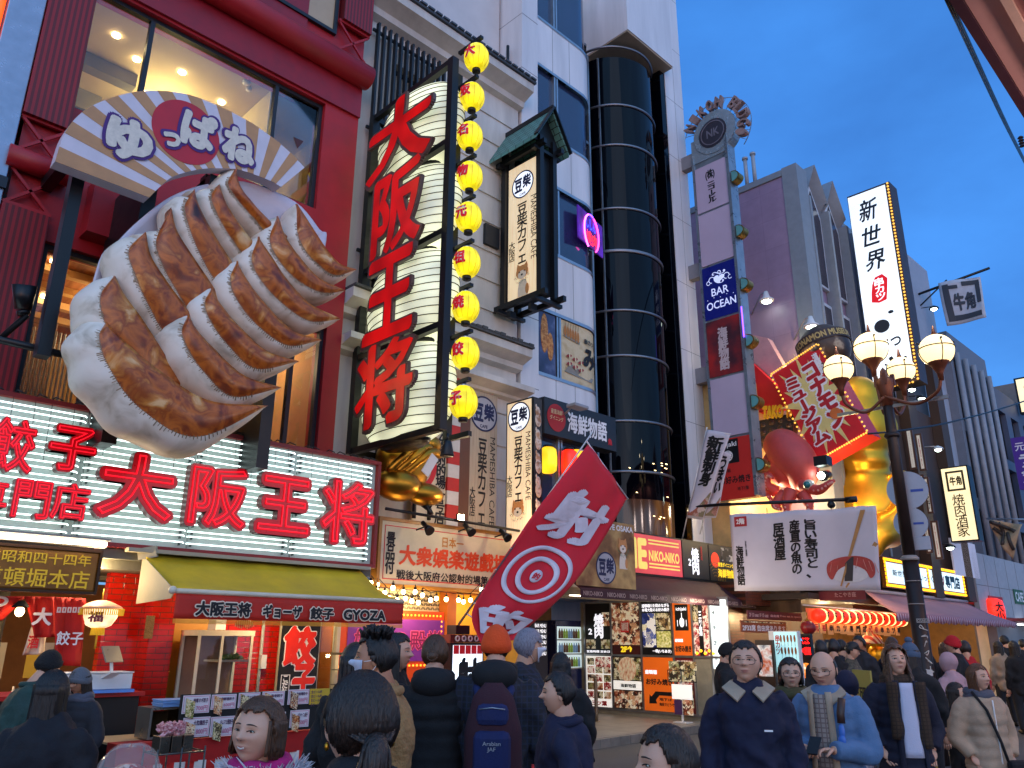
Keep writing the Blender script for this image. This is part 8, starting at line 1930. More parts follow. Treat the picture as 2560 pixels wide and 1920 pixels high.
copm=mat('copper bracket','#6a3a26',rough=0.45,metal=0.4,var=0.2)
ct_=sp3('F',1400,800)
t=MB();t.lathe([(0.09,ct_.z-0.45),(0.11,ct_.z-0.2),(0.14,ct_.z-0.1),(0.14,ct_.z+0.02),(0.07,ct_.z+0.06),(0.05,ct_.z+0.18),(0.0,ct_.z+0.25)],16)
for a in range(4):t.box(0.13*cos(a*1.57+0.4)-0.03,0.13*sin(a*1.57+0.4)-0.03,ct_.z-0.1,0.13*cos(a*1.57+0.4)+0.03,0.13*sin(a*1.57+0.4)+0.03,ct_.z+0.1)
t.build('hub',copm,sl_)
globe=glow('lamp globe','#ffdf9e',1.7,'#f0dcae')
GL=[(1280,608,98,0.35),(1085,735,86,-0.25),(1680,622,99,-0.15),(1465,742,80,0.75)]
for k,(u,v,rp_,dx)in enumerate(GL):
 c=sp3('F',u,v,dx);r=rp_/2.431*(13.72+dx)/-0.0 if False else None
 dist=(Vector(at('F',u,v,X=13.72+dx))-Vector(CAM)).dot(Vector(-CM[:,2]));r=rp_/2.431/FOC*dist
 t=MB();t.ball(tuple(c),r,28,18);g_=t.build('globe',globe,sl_)
 t=MB();t.tube([(c.x+(r+0.006)*cos(q_),c.y+(r+0.006)*sin(q_),c.z+0.1*r)for q_ in[i*PI/16 for i in range(32)]],0.01,5,closed=True)
 for q_ in(2.2,3.77,5.34,0.63):t.tube([(c.x+(r+0.008)*cos(e_)*cos(q_),c.y+(r+0.008)*cos(e_)*sin(q_),c.z+(r+0.008)*sin(e_))for e_ in np.linspace(-1.2,0.5,10)],0.008,5);t.ball((c.x+(r+0.01)*cos(q_),c.y+(r+0.01)*sin(q_),c.z+0.48*r),0.02,6,4)
 t.build('globe_cage',lpm,g_)
 t=MB();t.lathe([(0.04,c.z-r-0.25),(0.05,c.z-r-0.12),(r*0.45,c.z-r*0.98),(r*0.62,c.z-r*0.82),(r*0.62,c.z-r*0.72)],18,M=MT((c.x,c.y,0)));t.lathe([(0.05,c.z+r),(0.03,c.z+r+0.05),(0.012,c.z+r+0.16),(0.0,c.z+r+0.17)],10,M=MT((c.x,c.y,0)));t.build('globe_holder',copm,g_)
 e0=Vector((0.08*(1 if c.x>0 else-1),0,ct_.z-0.3));e1=Vector((c.x,c.y,c.z-r-0.2))
 mid=Vector((c.x*0.5,c.y*0.5,min(e0.z,e1.z)-0.22));m2_=Vector((c.x*0.9,c.y*0.9,e1.z-0.22))
 t=MB();t.tube(SPA([e0,mid,m2_,e1],7),0.028,8);t.build('arm',copm,sl_)
 LPT('globe_light',sl_,tuple(c+Vector((0,0,-r-0.02)))if False else(c.x,c.y,c.z+r+0.35),8,(1,0.82,0.55),0.05)
a_,b_=sp3('F',1080,1017,0.0),sp3('F',1755,902,0.0);t=MB();t.bar(a_,b_,0.03,0.05);t.bar(a_,a_.lerp(b_,0.12),0.05,0.06);t.bar(b_,b_.lerp(a_,0.12),0.05,0.06);t.build('cross_bar',mat('bar steel','#8a8684',rough=0.3,metal=0.6),sl_)
for nm,(u,v,rp_,rg)in(('sign_disc',(1503,1472,112,'F')),('sign_disc',(1505,165,92,'I'))):
 c=sp3(rg,u,v,0.22);r=rp_/2.43/FOC*13.6
 t=MB();R=F_W(c.x,c.y,c.z,0.25);t.disc(0,0,r,-0.01,0.01,40,M=R);do_=t.build(nm,mat('sign back grey','#8e919c',rough=0.35,metal=0.4,var=0.12,vs=4),sl_)
 t=MB();t.box(-r*0.2,-r*0.15,0.011,r*0.9,r*0.02,0.014,R)if False else t.box(r*0.15,-r*0.12,0.011,r*0.75,r*0.02,0.014,R);t.build('sticker',mat('blue sticker','#2a4aa0'),do_)
c=sp3('I',1535,290,0.2);R=F_W(c.x,c.y,c.z,0.25);t=MB();t.box(-0.22,-0.11,-0.01,0.22,0.11,0.01,R);t.build('sign_plate',mat('sign back grey','#8e919c'),sl_,bevel=0.03)
c=sp3('I',1580,760,-0.14);R=F_W(c.x,c.y,c.z,0.3)
t=MB();frr(t,-0.09,-0.03,0.09,0.03,0.008,0,0.003);v,f=textgeo('OSAKA',(-0.08,-0.02,0.08,0.02),bold=0.02,z=0);t.add(v,f);
t2=MB();t2.add([tuple(R@Vector(p))for p in t.v],t.f);t2.build('sticker',mat('dull white sticker','#9a9894'),sl_)
t2=MB();random.seed(9)
for k in range(9):
 z0=1.95-k*0.12;pts=[tuple(R@Vector((random.uniform(-0.06,0.06),z0-c.z+random.uniform(-0.05,0.05),0.0)))for _ in range(4)];t2.tube(SPA(pts,5),0.006,4)
t2.build('graffiti',mat('chalk graffiti','#c9c4bc'),sl_)
t2=MB()
for k,z in enumerate((1.25,1.02,0.92,0.82)):t2.box(-0.05+0.02*(k%2),z-c.z,0.0,0.03+0.02*(k%2),z-c.z+0.09,0.004,R)
t2.build('sticker',mat('paper sticker','#c4bcb8'),sl_)
# -- near arcade roof, overhead cables
ar=thing('arcade_canopy','pink lit underside of a canopy cutting the top right corner','canopy',loc=(9,0,7.0))
t=MB();t.box(-4,-4.4,0.02,16,1.22,0.15);t.build('soffit',mat('pink soffit','#e0a49c',rough=0.6,var=0.15,vs=1),ar)
t=MB();t.box(-4,1.225,-0.005,16,1.31,0.6);t.build('fascia',mat('dark plum edge','#4a2030',rough=0.5),ar)
t=MB()
for k,y in enumerate((0.92,0.70,0.52)):t.box(-4,y,-0.05-0.02*k,16,y+0.07,0.018)
t.build('soffit_rib',mat('peach rib','#e2b8a8',rough=0.5),ar)
t=MB()
for k in range(26):t.box(-3.8+k*0.75,0.82,-0.012,-3.45+k*0.75,0.85,0.018)
t.build('red_dash',mat('red dash','#b52a20'),ar)
t=MB()
for k in range(11):t.box(-4+k*2,-4.3,-0.06,-3.9+k*2,0.5,0.018)
t.build('soffit_joist',mat('pink soffit','#e0a49c'),ar)
for k in range(3):LPT('canopy_lamp',ar,(-1+4*k,-0.9,-1.0),150,(1,0.76,0.68),0.3)
t=MB()
for x in(-3,15):t.box(x,-3.6,-7,x+0.3,-3.3,0.0)
t.build('post',mat('canopy post','#8a6a62',rough=0.5),ar)
for k,(u0,u1)in enumerate(((1728,2200),(1742,2212),(1757,2222))):
 t=MB();a_=at('C',u0,-20,D=11);b_=at('C',u1,965+8*k,D=26);m_=a_.lerp(b_,0.5)+Vector((0,0,-0.12));t.tube(SPA([a_,m_,b_,b_+(b_-m_)*0.8],8),0.017,6)
 tag(t.build('overhead_cable',BLACKM),'thin black overhead cable in the bundle of three crossing the sky at top right','cable','overhead cables')
t=MB();t.tube(SPA([at('F',1265,1130,D=17),at('F',1500,1105,D=18),at('F',1800,1050,D=20),at('F',2215,930,D=24),at('F',2500,800,D=28)],8),0.022,6);tag(t.build('sagging_cable',BLACKM),'thick black cable sagging from the lamp post to the right edge','cable')
ins=thing('cable_bracket','small insulator bracket on the cable bundle at the right edge','bracket',loc=at('C',2200,880,D=25));t=MB()
for k in range(4):t.lathe([(0.09,-0.05+0.1*k),(0.05,0.0+0.1*k)],10)
t.build('insulator',mat('brown insulator','#3a2a26'),ins)
# -- people
def bm_(x,s):return math.exp(-0.5*(x/s)**2)
HL,HN=84,76
def hpt(th,ph,fat=1.0):
 """head surface, 1 = chin to crown, face towards -Y; th round (0 = face), ph height"""
 x=cos(ph)*sin(th);y=-cos(ph)*cos(th);z=sin(ph)
 px=x*0.335*fat;py=y*0.40;pz=z*0.5
 if pz<0:
  k=(-pz/0.5)
  px*=1-0.30*k**1.6*(1.1-0.1*fat);
  if py>0:py*=1-0.55*k;pz*=1-0.25*min(1,py*3)
  else:py*=1-0.05*k
 if py<0:
  py=-0.40*(abs(py)/0.40)**0.86
  py+=0.03*bm_(pz+0.08,0.25)*(1-bm_(px,0.17))*0
 f=1.0 if y<-0.15 else 0.0
 if f:
  py-=0.105*bm_(px,0.044)*(max(0,min(1,(0.10-pz)/0.18))if pz>-0.08 else bm_(pz+0.08,0.030))
  py-=0.03*bm_(px,0.075)*bm_(pz+0.085,0.03)
  for s in(-1,1):
   py+=0.040*bm_(px-s*0.145,0.065)*bm_(pz-0.035,0.042)
   py-=0.022*bm_(px-s*0.19*fat,0.07)*bm_(pz+0.09,0.07)
  py-=0.016*bm_(pz-0.115,0.035)*bm_(px,0.2)
  py-=0.022*bm_(px,0.085)*(bm_(pz+0.222,0.02)+bm_(pz+0.272,0.022))
  py+=0.012*bm_(px,0.10)*bm_(pz+0.247,0.009)
  py-=0.03*bm_(px,0.09)*bm_(pz+0.42,0.06);py+=0.012*bm_(px,0.1)*bm_(pz+0.33,0.03)
 return(px,py,pz)
def skin_mat(nm,c,lip):
 if nm in _MATS:return _MATS[nm]
 m=mat(nm,c,rough=0.5,var=0.08,vs=12,bump=0.06,bs=160)
 N=m.node_tree.nodes;L_=m.node_tree.links;b=N['Principled BSDF']
 src=b.inputs['Base Color'].links[0].from_socket
 at_=N.new('ShaderNodeAttribute');at_.attribute_name='lip'
 mx=N.new('ShaderNodeMix');mx.data_type='RGBA';mx.inputs['B'].default_value=srgb(lip)
 L_.new(at_.outputs['Fac'],mx.inputs['Factor']);L_.new(src,mx.inputs['A']);L_.new(mx.outputs['Result'],b.inputs['Base Color'])
 b.inputs['Subsurface Weight'].default_value=0.08;b.inputs['Subsurface Radius'].default_value=(0.012,0.004,0.002)
 return m
SKIN=skin_mat('skin light','#c99a80','#9a4a48');SKIN2=skin_mat('skin tan','#b07a5c','#8a4a42')
def hairmat(nm,c1,c2):return RMAT(nm,[(0.3,c1),(0.52,c2),(0.7,c1)],10,detail=6,rough=0.42,stretch=(14,14,1.2),bump=0.5)
HB=hairmat('black hair','#0c0a0a','#1c1716');HD=hairmat('dark brown hair','#150e0b','#2e2018');HR=hairmat('brown hair','#2a1a10','#54361f');HG=hairmat('ash grey hair','#5a5660','#8a8590');HO=hairmat('chestnut hair','#3a2216','#6a4228')
CLOTH=lambda nm,c,v=0.18,bs=120:mat(nm,c,rough=0.85,var=v,vs=7,bump=0.25,bs=bs)
JEANS=CLOTH('dark trousers','#16181f');KHAKI=CLOTH('khaki trousers','#5f4f38');NAVYP=CLOTH('navy trousers','#12162a')
SHOE=mat('dark shoe','#1a1716',rough=0.5)
_wt=bpy.data.textures.new('folds','WOOD');_wt.wood_type='BANDNOISE';_wt.noise_scale=0.22;_wt.turbulence=9;_wt.noise_basis_2='SIN'
_dt=bpy.data.textures.new('creases','CLOUDS');_dt.noise_scale=0.12;_dt.noise_depth=3
def soften(o,vox=0.016,it=4,crease=0.012):
 r=o.modifiers.new('remesh','REMESH');r.mode='VOXEL';r.voxel_size=vox;r.use_smooth_shade=True
 s=o.modifiers.new('smooth','SMOOTH');s.factor=0.6;s.iterations=it
 if crease>0.03:w=o.modifiers.new('folds','DISPLACE');w.texture=_wt;w.strength=0.022;w.mid_level=0.5;w.texture_coords='LOCAL'
 if crease:d=o.modifiers.new('creases','DISPLACE');d.texture=_dt;d.strength=crease;d.mid_level=0.5;d.texture_coords='LOCAL'
def hand(t,w,d,up,s=1.0,curl=0.5,thumb=None):
 """palm, four bent unequal fingers and a thumb, from the wrist w along d"""
 w=Vector(w);d=Vector(d).normalized();up=(Vector(up)-d*Vector(up).dot(d)).normalized();sd=d.cross(up)
 if thumb is None:thumb=sd
 k=1 if sd.dot(Vector(thumb))>0 else-1
 M=Matrix(((*sd,0),(*d,0),(*up,0),(0,0,0,1))).transposed();M.translation=w+d*0.045*s
 t.ball((0,0,0),(0.040*s,0.052*s,0.017*s),14,8,M=M)
 for i,l in enumerate((0.068,0.078,0.072,0.056)):
  b=w+d*0.088*s+sd*k*(0.030-0.020*i)*s;p=[b];a=0.0
  for j in range(3):
   a-=curl*(0.5+0.25*j);p.append(p[-1]+(d*cos(a)+up*sin(a))*l*s*(0.42,0.33,0.25)[j])
  t.tube(p,[0.0088*s,0.0085*s,0.0078*s,0.006*s],8)
 b=w+d*0.025*s+sd*k*0.034*s
 t.tube([b,b+(sd*k*0.7+d*0.6-up*0.15)*0.032*s,b+(sd*k*0.75+d*1.35-up*0.4*(1+curl))*0.038*s,b+(sd*k*0.65+d*1.9-up*0.7*(1+curl))*0.038*s],[0.013*s,0.011*s,0.010*s,0.007*s],8)
PEOPLE={}
def person(label,reg,u,v,D,rel,hair=None,hairm=None,coat=None,kind='jacket',hem=0.47,legs=None,hat=None,hatm=None,extra=(),skin=None,pitch=0.0,yaw=0.0,roll=0.0,arms='down',fat=1.0,wide=1.0,lean=0.0,H=None,seat=None,near=True,vox=None,key=None,hs=1.0,hx=0.0):
 P=at(reg,u,v,D=D);top=P.z;Hh=H or top;Hh=max(1.45,Hh)
 S=Hh*(0.955 if hat else 0.985);base_z=(top-Hh)if not seat else 0.0
 psi=rad(-45+rel);wide=1+(wide-1)*0.7;skin=skin or SKIN;hh=0.135*S*hs
 loc=Vector((P.x,P.y,base_z));ln=Vector((0,-sin(lean),0))*0.35*S
 o_M=MT(loc)@MR(psi,4,'Z')
 loc2=loc-(MR(psi,3,'Z')@ln);o_M.translation=loc2
 drop=0.0
 if seat:drop=0.5*S-seat;S_=S
 def J(x,y,z):
  zz=z*S-(drop if seat else 0);yy=y*S
  if z>0.5:yy+=ln.y*(z-0.5)/0.5
  return Vector((x*S,yy,zz))
 hc=J(0,-0.01,1.0)-Vector((0,0,hh*0.5));hc.z-=0.0
 HM=MT(hc)@MR(yaw,4,'Z')@MR(pitch,4,'X')@MR(roll,4,'Y')@Matrix.Scale(hh,4)
 t=MB();rows=[];nl,nn=(HL,HN)if near else(20,24)
 for i in range(nl+1):
  ph=PI*(i/nl-0.5)*0.998;rows.append([tuple(HM@Vector(hpt(2*PI*(j+0.5)/nn-PI,ph,fat)))for j in range(nn)])
 t.grid(rows,closed=True);nhead=(nl+1)*nn
 for s in(-1,1):
  t.ball((0,0,0),(0.035,0.085,0.125),12,8,M=HM@MT((s*0.335*fat,0.035,-0.03))@MR(s*0.35,4,'Z'))
 nk=J(0,0.025,0.80);t.tube([nk,HM@Vector((0,0.10,-0.30)),HM@Vector((0,0.10,-0.05))],[0.044*S*wide,0.034*S,0.036*S],16)
 t.tube([J(0,0,0.50),J(0,0,0.62),J(0,0.005,0.74),J(0,0.01,0.82)],[0.06*S,0.055*S,0.06*S,0.035*S],12)
 AR={'down':((0.134,0.015,0.625),(0.130,-0.035,0.475)),'pocket':((0.155,0.04,0.625),(0.118,-0.018,0.53)),'phone':((0.138,-0.005,0.625),(0.055,-0.165,0.635)),'eat':((0.150,-0.03,0.64),(0.06,-0.17,0.73)),'hold':((0.15,0.0,0.62),(0.06,-0.16,0.60)),'carry':((0.165,-0.0,0.63),(0.10,-0.13,0.56)),'lap':((0.14,-0.04,0.63),(0.05,-0.17,0.54))}
 arm=arms if isinstance(arms,tuple)else(arms,arms);jj={}
 for s,nm in((-1,arm[0]),(1,arm[1])):
  e,w=AR[nm];sh=J(s*0.096*wide,0.01,0.812);el=J(s*e[0]*wide,e[1],e[2]);wr=J(s*w[0]*(wide if nm=='down' else 1),w[1],w[2]);jj[s]=(sh,el,wr)
  t.tube([sh+Vector((-s*0.03,0,-0.03)),el,wr],[0.016*S,0.016*S,0.016*S],10)
  d=(wr-el).normalized();up=Vector((0,1,0))if nm in('down','pocket')else Vector((0,0,1));
  if nm in('phone','hold','eat'):up=Vector((0,-0.4,-1))if nm!='eat' else Vector((-s,0,0));up=-up if nm=='phone' else up
  hand(t,wr,(d+Vector((-s*0.35,-0.25,0))if nm in('phone','hold','eat')else d),up,S/1.68,0.75 if nm in('hold','phone','eat')else 0.35,thumb=(Vector((-s,0,0))if nm in('down','pocket')else Vector((0,-0.3,1))))
 LG={}
 for s in(-1,1):
  hp=J(s*0.055,0,0.50)
  if seat:kn=hp+Vector((s*0.01,-0.26*S,0.02));an=Vector((kn.x,kn.y-0.04,0.07-base_z))
  else:kn=J(s*0.062,-0.012,0.28);an=J(s*0.062,0.012,0.05)
  LG[s]=(hp,kn,an);t.tube([hp,kn,an],[0.05*S,0.034*S,0.024*S],10)
 o=t.build('person',skin,None);o.matrix_basis=o_M;tag(o,label,'person')
 a_=o.data.attributes.new('lip','FLOAT','POINT');lv=[0.0]*len(o.data.vertices);Hi=HM.inverted()
 for i in range(nhead):
  p=Hi@Vector(t.v[i])
  if p.y<-0.2:lv[i]=min(1,1.3*bm_(p.x,0.062)*(bm_(p.z+0.226,0.013)+bm_(p.z+0.268,0.015)))*0.7+0.16*(bm_(p.x-0.17,0.07)+bm_(p.x+0.17,0.07))*bm_(p.z+0.10,0.07)
 a_.data.foreach_set('value',lv)
 def part(tb,nm,m,**k):return tb.build(nm,m,o,**k)
 def hp_(x,z,off=0.0):
  """point of the face surface over (x, z) in head units"""
  best=min((Vector(hpt(2*PI*a/160,ph,fat))for a in range(-34,35)for ph in(math.asin(max(-1,min(1,z/0.5))),)),key=lambda p:abs(p.x-x))
  return Vector((x,best.y-off,z))
 if near:
  e_=MB();[e_.ball((0,0,0),(0.016,0.012,0.009),8,5,M=HM@MT(hp_(s*0.03,-0.118,-0.004)))for s in(-1,1)];part(e_,'nostrils',mat('mouth line','#4a2622',rough=0.6,var=0))
  for s in(-1,1):
   c=hp_(s*0.145,0.03);e_=MB();e_.ball((0,0,0),(0.060,0.022,0.0165),14,8,M=HM@MT((c.x,c.y-0.002,c.z)));ey=part(e_,'eye',mat('eye white','#8f867e',rough=0.2,var=0))
   e_=MB();e_.ball((0,0,0),(0.024,0.013,0.019),12,8,M=HM@MT((c.x,c.y-0.020,c.z)));e_.tube([HM@(hp_(s*(0.145+q*0.066),0.03+0.020*(1-q*q)-0.004,0.016))for q in np.linspace(-1,1,7)],0.009*hh,5);e_.build('iris',mat('iris dark','#120c0a',rough=0.15,var=0),ey)
   e_=MB();e_.tube([HM@hp_(s*(0.06+0.17*q),0.118+0.024*sin(0.5+q*2.3)-0.012*q,0.0)for q in np.linspace(0,1,7)],[0.008*hh,0.012*hh,0.013*hh,0.012*hh,0.010*hh,0.008*hh,0.004*hh],6);part(e_,'eyebrow',mat('brow dark','#2a201c',rough=0.8,var=0))
  e_=MB();e_.tube([HM@hp_(0.085*q,-0.247+0.006*q*q,0.0)for q in np.linspace(-1,1,7)],0.006*hh,5);part(e_,'mouth_line',mat('mouth line','#4a2622',rough=0.6,var=0))
 if hair and hair!='none':
  t=MB();rows=[];msk=[];n1,n2=(76,84)if near else(16,22);big={'bob':1.12,'long':1.12,'curly':1.34,'pony':1.09,'bun':1.08,'spiky':1.10,'short':1.07,'bald':1.02,'fringe':1.12}[hair]
  def hair_in(p):
   front=-p.y;z=p.z
   if hair=='bald':return p.y>-0.06 and-0.22<z<0.24 and abs(p.x)+max(0,p.y)>0.2
   sh_=hair in('short','spiky','bun','pony');w_=0.02*sin(p.x*37)+0.012*sin(p.x*91+1)
   line=0.305 if hair!='fringe' else 0.12
   lo=-0.30 if sh_ else-0.48;md=-0.04 if sh_ else-0.25
   k_=max(0,min(1,(front-0.04)/0.16));k2=max(0,min(1,(front+0.14)/0.12));k_=k_*k_*(3-2*k_)
   return z>(lo+(md-lo)*k2)*(1-k_)+line*k_+w_*(0.4+k_)
  for i in range(n1+1):
   ph=PI*(i/n1-0.5)*0.995
   for j in range(n2):
    th=2*PI*j/n2-PI;p=Vector(hpt(th,ph,fat));
    if p.y<-0.2 and p.z<0.45:p.y=max(p.y,-0.42)
    q=p.copy();kx=big+0.03*noise.noise(Vector((p.x*9,p.y*9,p.z*4+u)))+(0.07*noise.noise(Vector((p.x*14,p.y*14,p.z*14)))if hair=='curly' else 0)
    if hair in('short','fringe','bob')and p.z>0.1:kx+=0.10*(p.z-0.1)+0.02*noise.noise(Vector((p.x*16,p.y*5,u)))
    if hair=='spiky' and p.z>0.25:kx+=0.22*(p.z-0.2)*(1+0.8*noise.noise(Vector((p.x*12,p.y*12,1))))
    q=Vector((q.x*kx,q.y*kx+(0.02 if hair!='bald' else 0),q.z*(1+(kx-1)*0.8)));rows.append(tuple(HM@q));msk.append(hair_in(p))
  fs=[]
  for i in range(n1):
   for j in range(n2):
    f=(i*n2+j,i*n2+(j+1)%n2,(i+1)*n2+(j+1)%n2,(i+1)*n2+j)
    if sum(msk[k]for k in f)>=3:fs.append(f)
  t.add(rows,fs,True)
  rnd=random.Random(int(u*7+v));
  def strand(a,z0,L,r0,out,n=9 if hair!='curly' else 16,w=0.006):
   pts=[]
   for k in range(n):
    f=k/(n-1);z=z0-L*f;rr=r0+out*f+(0.05*sin(f*26+a*40)if hair=='curly' else 0.012*sin(f*6+a*5))
    pts.append(HM@Vector((0.335*fat*rr*sin(a),0.06-0.40*rr*cos(a)*0.9,z)))
   t.tube(pts,[w*hh*2.2*(1-0.6*k/(n-1))for k in range(n)],4,caps=False)
  if hair in('long','curly','bob'):
   L={'long':1.25,'curly':1.15,'bob':0.52}[hair];ns_=26;a0=0.62 if hair!='curly' else 0.55
   P_=[]
   for k in range(9):
    f=k/8;z=0.18-(L+0.05)*f;P_.append([tuple(HM@Vector(((0.36+(0.14 if hair=='curly' else 0.02)*f+0.015*sin(i*1.7+k))*fat*sin(a),0.05-(0.40+(0.08 if hair=='curly' else-0.06)*f)*cos(a)*(1.0 if hair!='long' else 1.0-0.0*f),z-0.03*noise.noise(Vector((i,k,3))))))for i,a in enumerate(np.linspace(PI*a0*0.55,PI*(2-a0*0.55),ns_))])
   t.grid(P_)
   for k in range((420 if hair=='curly' else 200)if near else 30):
    a=rnd.uniform(PI*a0*0.5,PI*(2-a0*0.5));strand(a,0.22,L*rnd.uniform(0.85,1.1),1.10,0.08+(0.35 if hair=='curly' else 0.0)*rnd.random())
  if near and hair not in('bald','curly'):
   for k in range(520 if D<5 else 200):
    th=rnd.uniform(-PI,PI);pts=[]
    for q in range(12):
     ph=1.45-q*(0.22 if hair in('short','spiky','bun','pony','fringe')else 0.24);p=Vector(hpt(th+0.05*sin(q+k),ph,fat))
     if not hair_in(p):break
     kx=big+0.004+0.035*rnd.random();pts.append(HM@Vector((p.x*kx,p.y*kx+0.02,p.z*(1+(kx-1)*0.8))))
    if len(pts)>2:t.tube(pts,[(0.005 if D<5 else 0.009)*hh]*(len(pts)-1)+[0.002*hh],4,caps=False)
  if hair=='spiky':
   for k in range(110):
    a=rnd.uniform(-2.6,2.6);r=rnd.uniform(0.02,0.30);b=Vector((r*sin(a)*1.05,-r*cos(a)*1.15+0.03,0.50-r*r*1.1));t.tube([HM@b,HM@(b+Vector((0.06*sin(a),-0.06*cos(a)*0.4,0.08+0.05*rnd.random()))),HM@(b+Vector((0.13*sin(a),0.02-0.1*cos(a),0.13+0.09*rnd.random())))],[0.022*hh,0.015*hh,0.003*hh],4,caps=False)
  if hair=='bun':
   t.ball((0,0,0),(0.15,0.11,0.12),16,10,M=HM@MT((0.06,0.44,-0.02)))
   for k in range(14):a=k*0.45;t.tube([HM@Vector((0.06+0.14*cos(a+q*0.3),0.45+0.05*sin(q),-0.02+0.12*sin(a+q*0.3)))for q in range(5)],0.018*hh,5)
  if hair=='pony':
   pts=SPA([(0.0,0.42,-0.12),(0.03,0.52,-0.25),(0.05,0.50,-0.6),(0.03,0.44,-1.0)],5);t.tube([HM@Vector(p)for p in pts],[hh*r for r in np.linspace(0.10,0.13,8).tolist()+np.linspace(0.13,0.02,len(pts)-8).tolist()],12)
   for k in range(60):
    j=Vector((rnd.gauss(0,0.06),rnd.gauss(0,0.05),0));t.tube([HM@(Vector(p)+j*(0.6+i/9))for i,p in enumerate(pts[::2])],0.008*hh,4,caps=False)
   for k in range(40):
    a=rnd.uniform(-0.9,0.9);t.tube([HM@Vector((0.37*sin(a)*1.05,0.34*cos(a)+0.05,0.05-0.1*rnd.random())),HM@Vector((0.2*sin(a),0.46,-0.12)),HM@Vector((0.02,0.47,-0.16))],0.009*hh,4,caps=False)
  ho=part(t,'hair',hairm or HB,solid=0.010*(1 if near else 2),fixn=False)
  if hair=='pony':e_=MB();e_.tube([HM@Vector((0.02+0.10*cos(a),0.47,-0.17+0.10*sin(a)))for a in np.linspace(0,5.8,14)],0.035*hh,6);e_.build('hair_tie',BLACKM,ho)
 if hat=='beanie':
  t=MB();rows=[]
  for i in range(15):
   f=i/14;ph=0.06+f*(PI/2-0.07);k=1.16 if i>3 else 1.2
   rows.append([tuple(HM@(Vector((p.x*k*(1+0.008*sin(j*3.14)),p.y*k+0.03,(p.z+0.0)*(1.10+0.06*f)))))for j in range(44)for p in(Vector(hpt(2*PI*j/44,ph-0.22*(1-cos(2*PI*j/44))*(1-f)+0.12*(1-f)*max(0,cos(2*PI*j/44)),1.0)),)])
  t.grid(rows,closed=True);ht=part(t,'beanie',hatm,solid=0.012)
  t=MB();r2=[[tuple(HM@Vector((p.x*k,p.y*k+0.03,(p.z)*1.10+dz)))for j in range(44)for p in(Vector(hpt(2*PI*j/44,0.08-0.22*(1-cos(2*PI*j/44))+0.12*max(0,cos(2*PI*j/44)),1.0)),)]for k,dz in((1.19,-0.015),(1.245,0.0),(1.25,0.13),(1.2,0.17))]
  t.grid(r2,closed=True);t.build('cuff',hatm,ht,solid=0.008)
  if 'pompom' in extra:t=MB();t.ball((0,0,0),(0.17,0.17,0.15),16,12,M=HM@MT((0,0.05,0.66)));t.build('pompom',hatm,ht)
 if hat=='cap':
  t=MB();t.grid([[tuple(HM@Vector((p.x*1.12,p.y*1.12+0.02,p.z*1.1)))for j in range(32)for p in(Vector(hpt(2*PI*j/32,0.30+f*1.26,1)),)]for f in np.linspace(0,1,9)],closed=True);t.ball((0,0,0),(0.26,0.3,0.03),18,6,M=HM@MT((0,-0.42,0.20)));part(t,'cap',hatm,solid=0.01)
 if hat=='hood':
  t=MB();rows=[[tuple(HM@Vector((p.x*1.28,p.y*1.22+0.06,p.z*1.16-(0.05 if f<0.2 else 0))))for a in np.linspace(0.55,2*PI-0.55,30)for p in(Vector(hpt(a,-0.9+f*2.45,1)),)]for f in np.linspace(0,1,14)];t.grid(rows);part(t,'hood',hatm or coat,solid=0.03)
 if coat is not None:
  t=MB();puffy=kind=='puffy';nz=36 if puffy else 16;zb=hem;prof=[]
  for i in range(nz+1):
   f=i/nz;z=zb+(0.868-zb)*f
   def ip(z):return np.interp(z,[0.15,0.47,0.55,0.63,0.74,0.80,0.835,0.868],[0.116,0.099,0.094,0.090,0.101,0.095,0.064,0.040])
   def iy(z):return np.interp(z,[0.15,0.47,0.55,0.63,0.74,0.80,0.835,0.868],[0.100,0.084,0.080,0.076,0.082,0.070,0.055,0.040])
   k=wide*(1.06+(0.11*abs(sin(z*S*36))**0.6 if puffy else 0));prof.append((ip(z)*k,iy(z)*k*(1.05 if puffy else 1.0),z))
  rows=[]
  for(rx,ry,z)in prof:
   c=J(0,0.008,z);rows.append([(c.x+rx*S*math.copysign(abs(cos(a))**0.85,cos(a)),c.y+ry*S*math.copysign(abs(sin(a))**0.85,sin(a)),c.z)for a in[2*PI*q/28 for q in range(28)]])
  t.grid(rows,closed=True);n=len(t.v);t.f.append(tuple(range(n-28,n)));t.f.append(tuple(range(n-len(rows)*28,n-len(rows)*28+28))[::-1]);t.sm+=[False,False]
  for s in(-1,1):
   sh,el,wr=jj[s];pts=SPA([sh+Vector((-s*0.03,0,0.0)),sh.lerp(el,0.35),el,el.lerp(wr,0.5),wr.lerp(el,0.03)],6);m_=len(pts);k=1.14 if puffy else 1.0
   t.tube(pts,[S*k*(np.interp(i/(m_-1),[0,0.2,0.5,0.85,1],[0.034,0.040,0.036,0.030,0.027])*(1+(0.13*abs(sin(i*1.57+0.4))**0.6 if puffy else 0))*(0.5+0.5*wide))for i in range(m_)],14)
  co=part(t,{'puffy':'puffer_jacket','jacket':'jacket','coat':'coat','sweater':'jacket'}[kind],coat);soften(co,vox or(0.014 if D<8 else 0.024),1 if puffy else 5,0.048 if not puffy else 0.02)
  lm=legs or JEANS;t=MB();pel=J(0,0,0.505);t.ball(tuple(pel),(0.098*S*wide,0.082*S,0.075*S),18,10)
  for s in(-1,1):hp,kn,an=LG[s];t.tube([hp,hp.lerp(kn,0.4),kn,an],[0.062*S,0.058*S,0.043*S,0.036*S],14)
  tr=part(t,'trousers',lm);soften(tr,0.024,4,0.01)
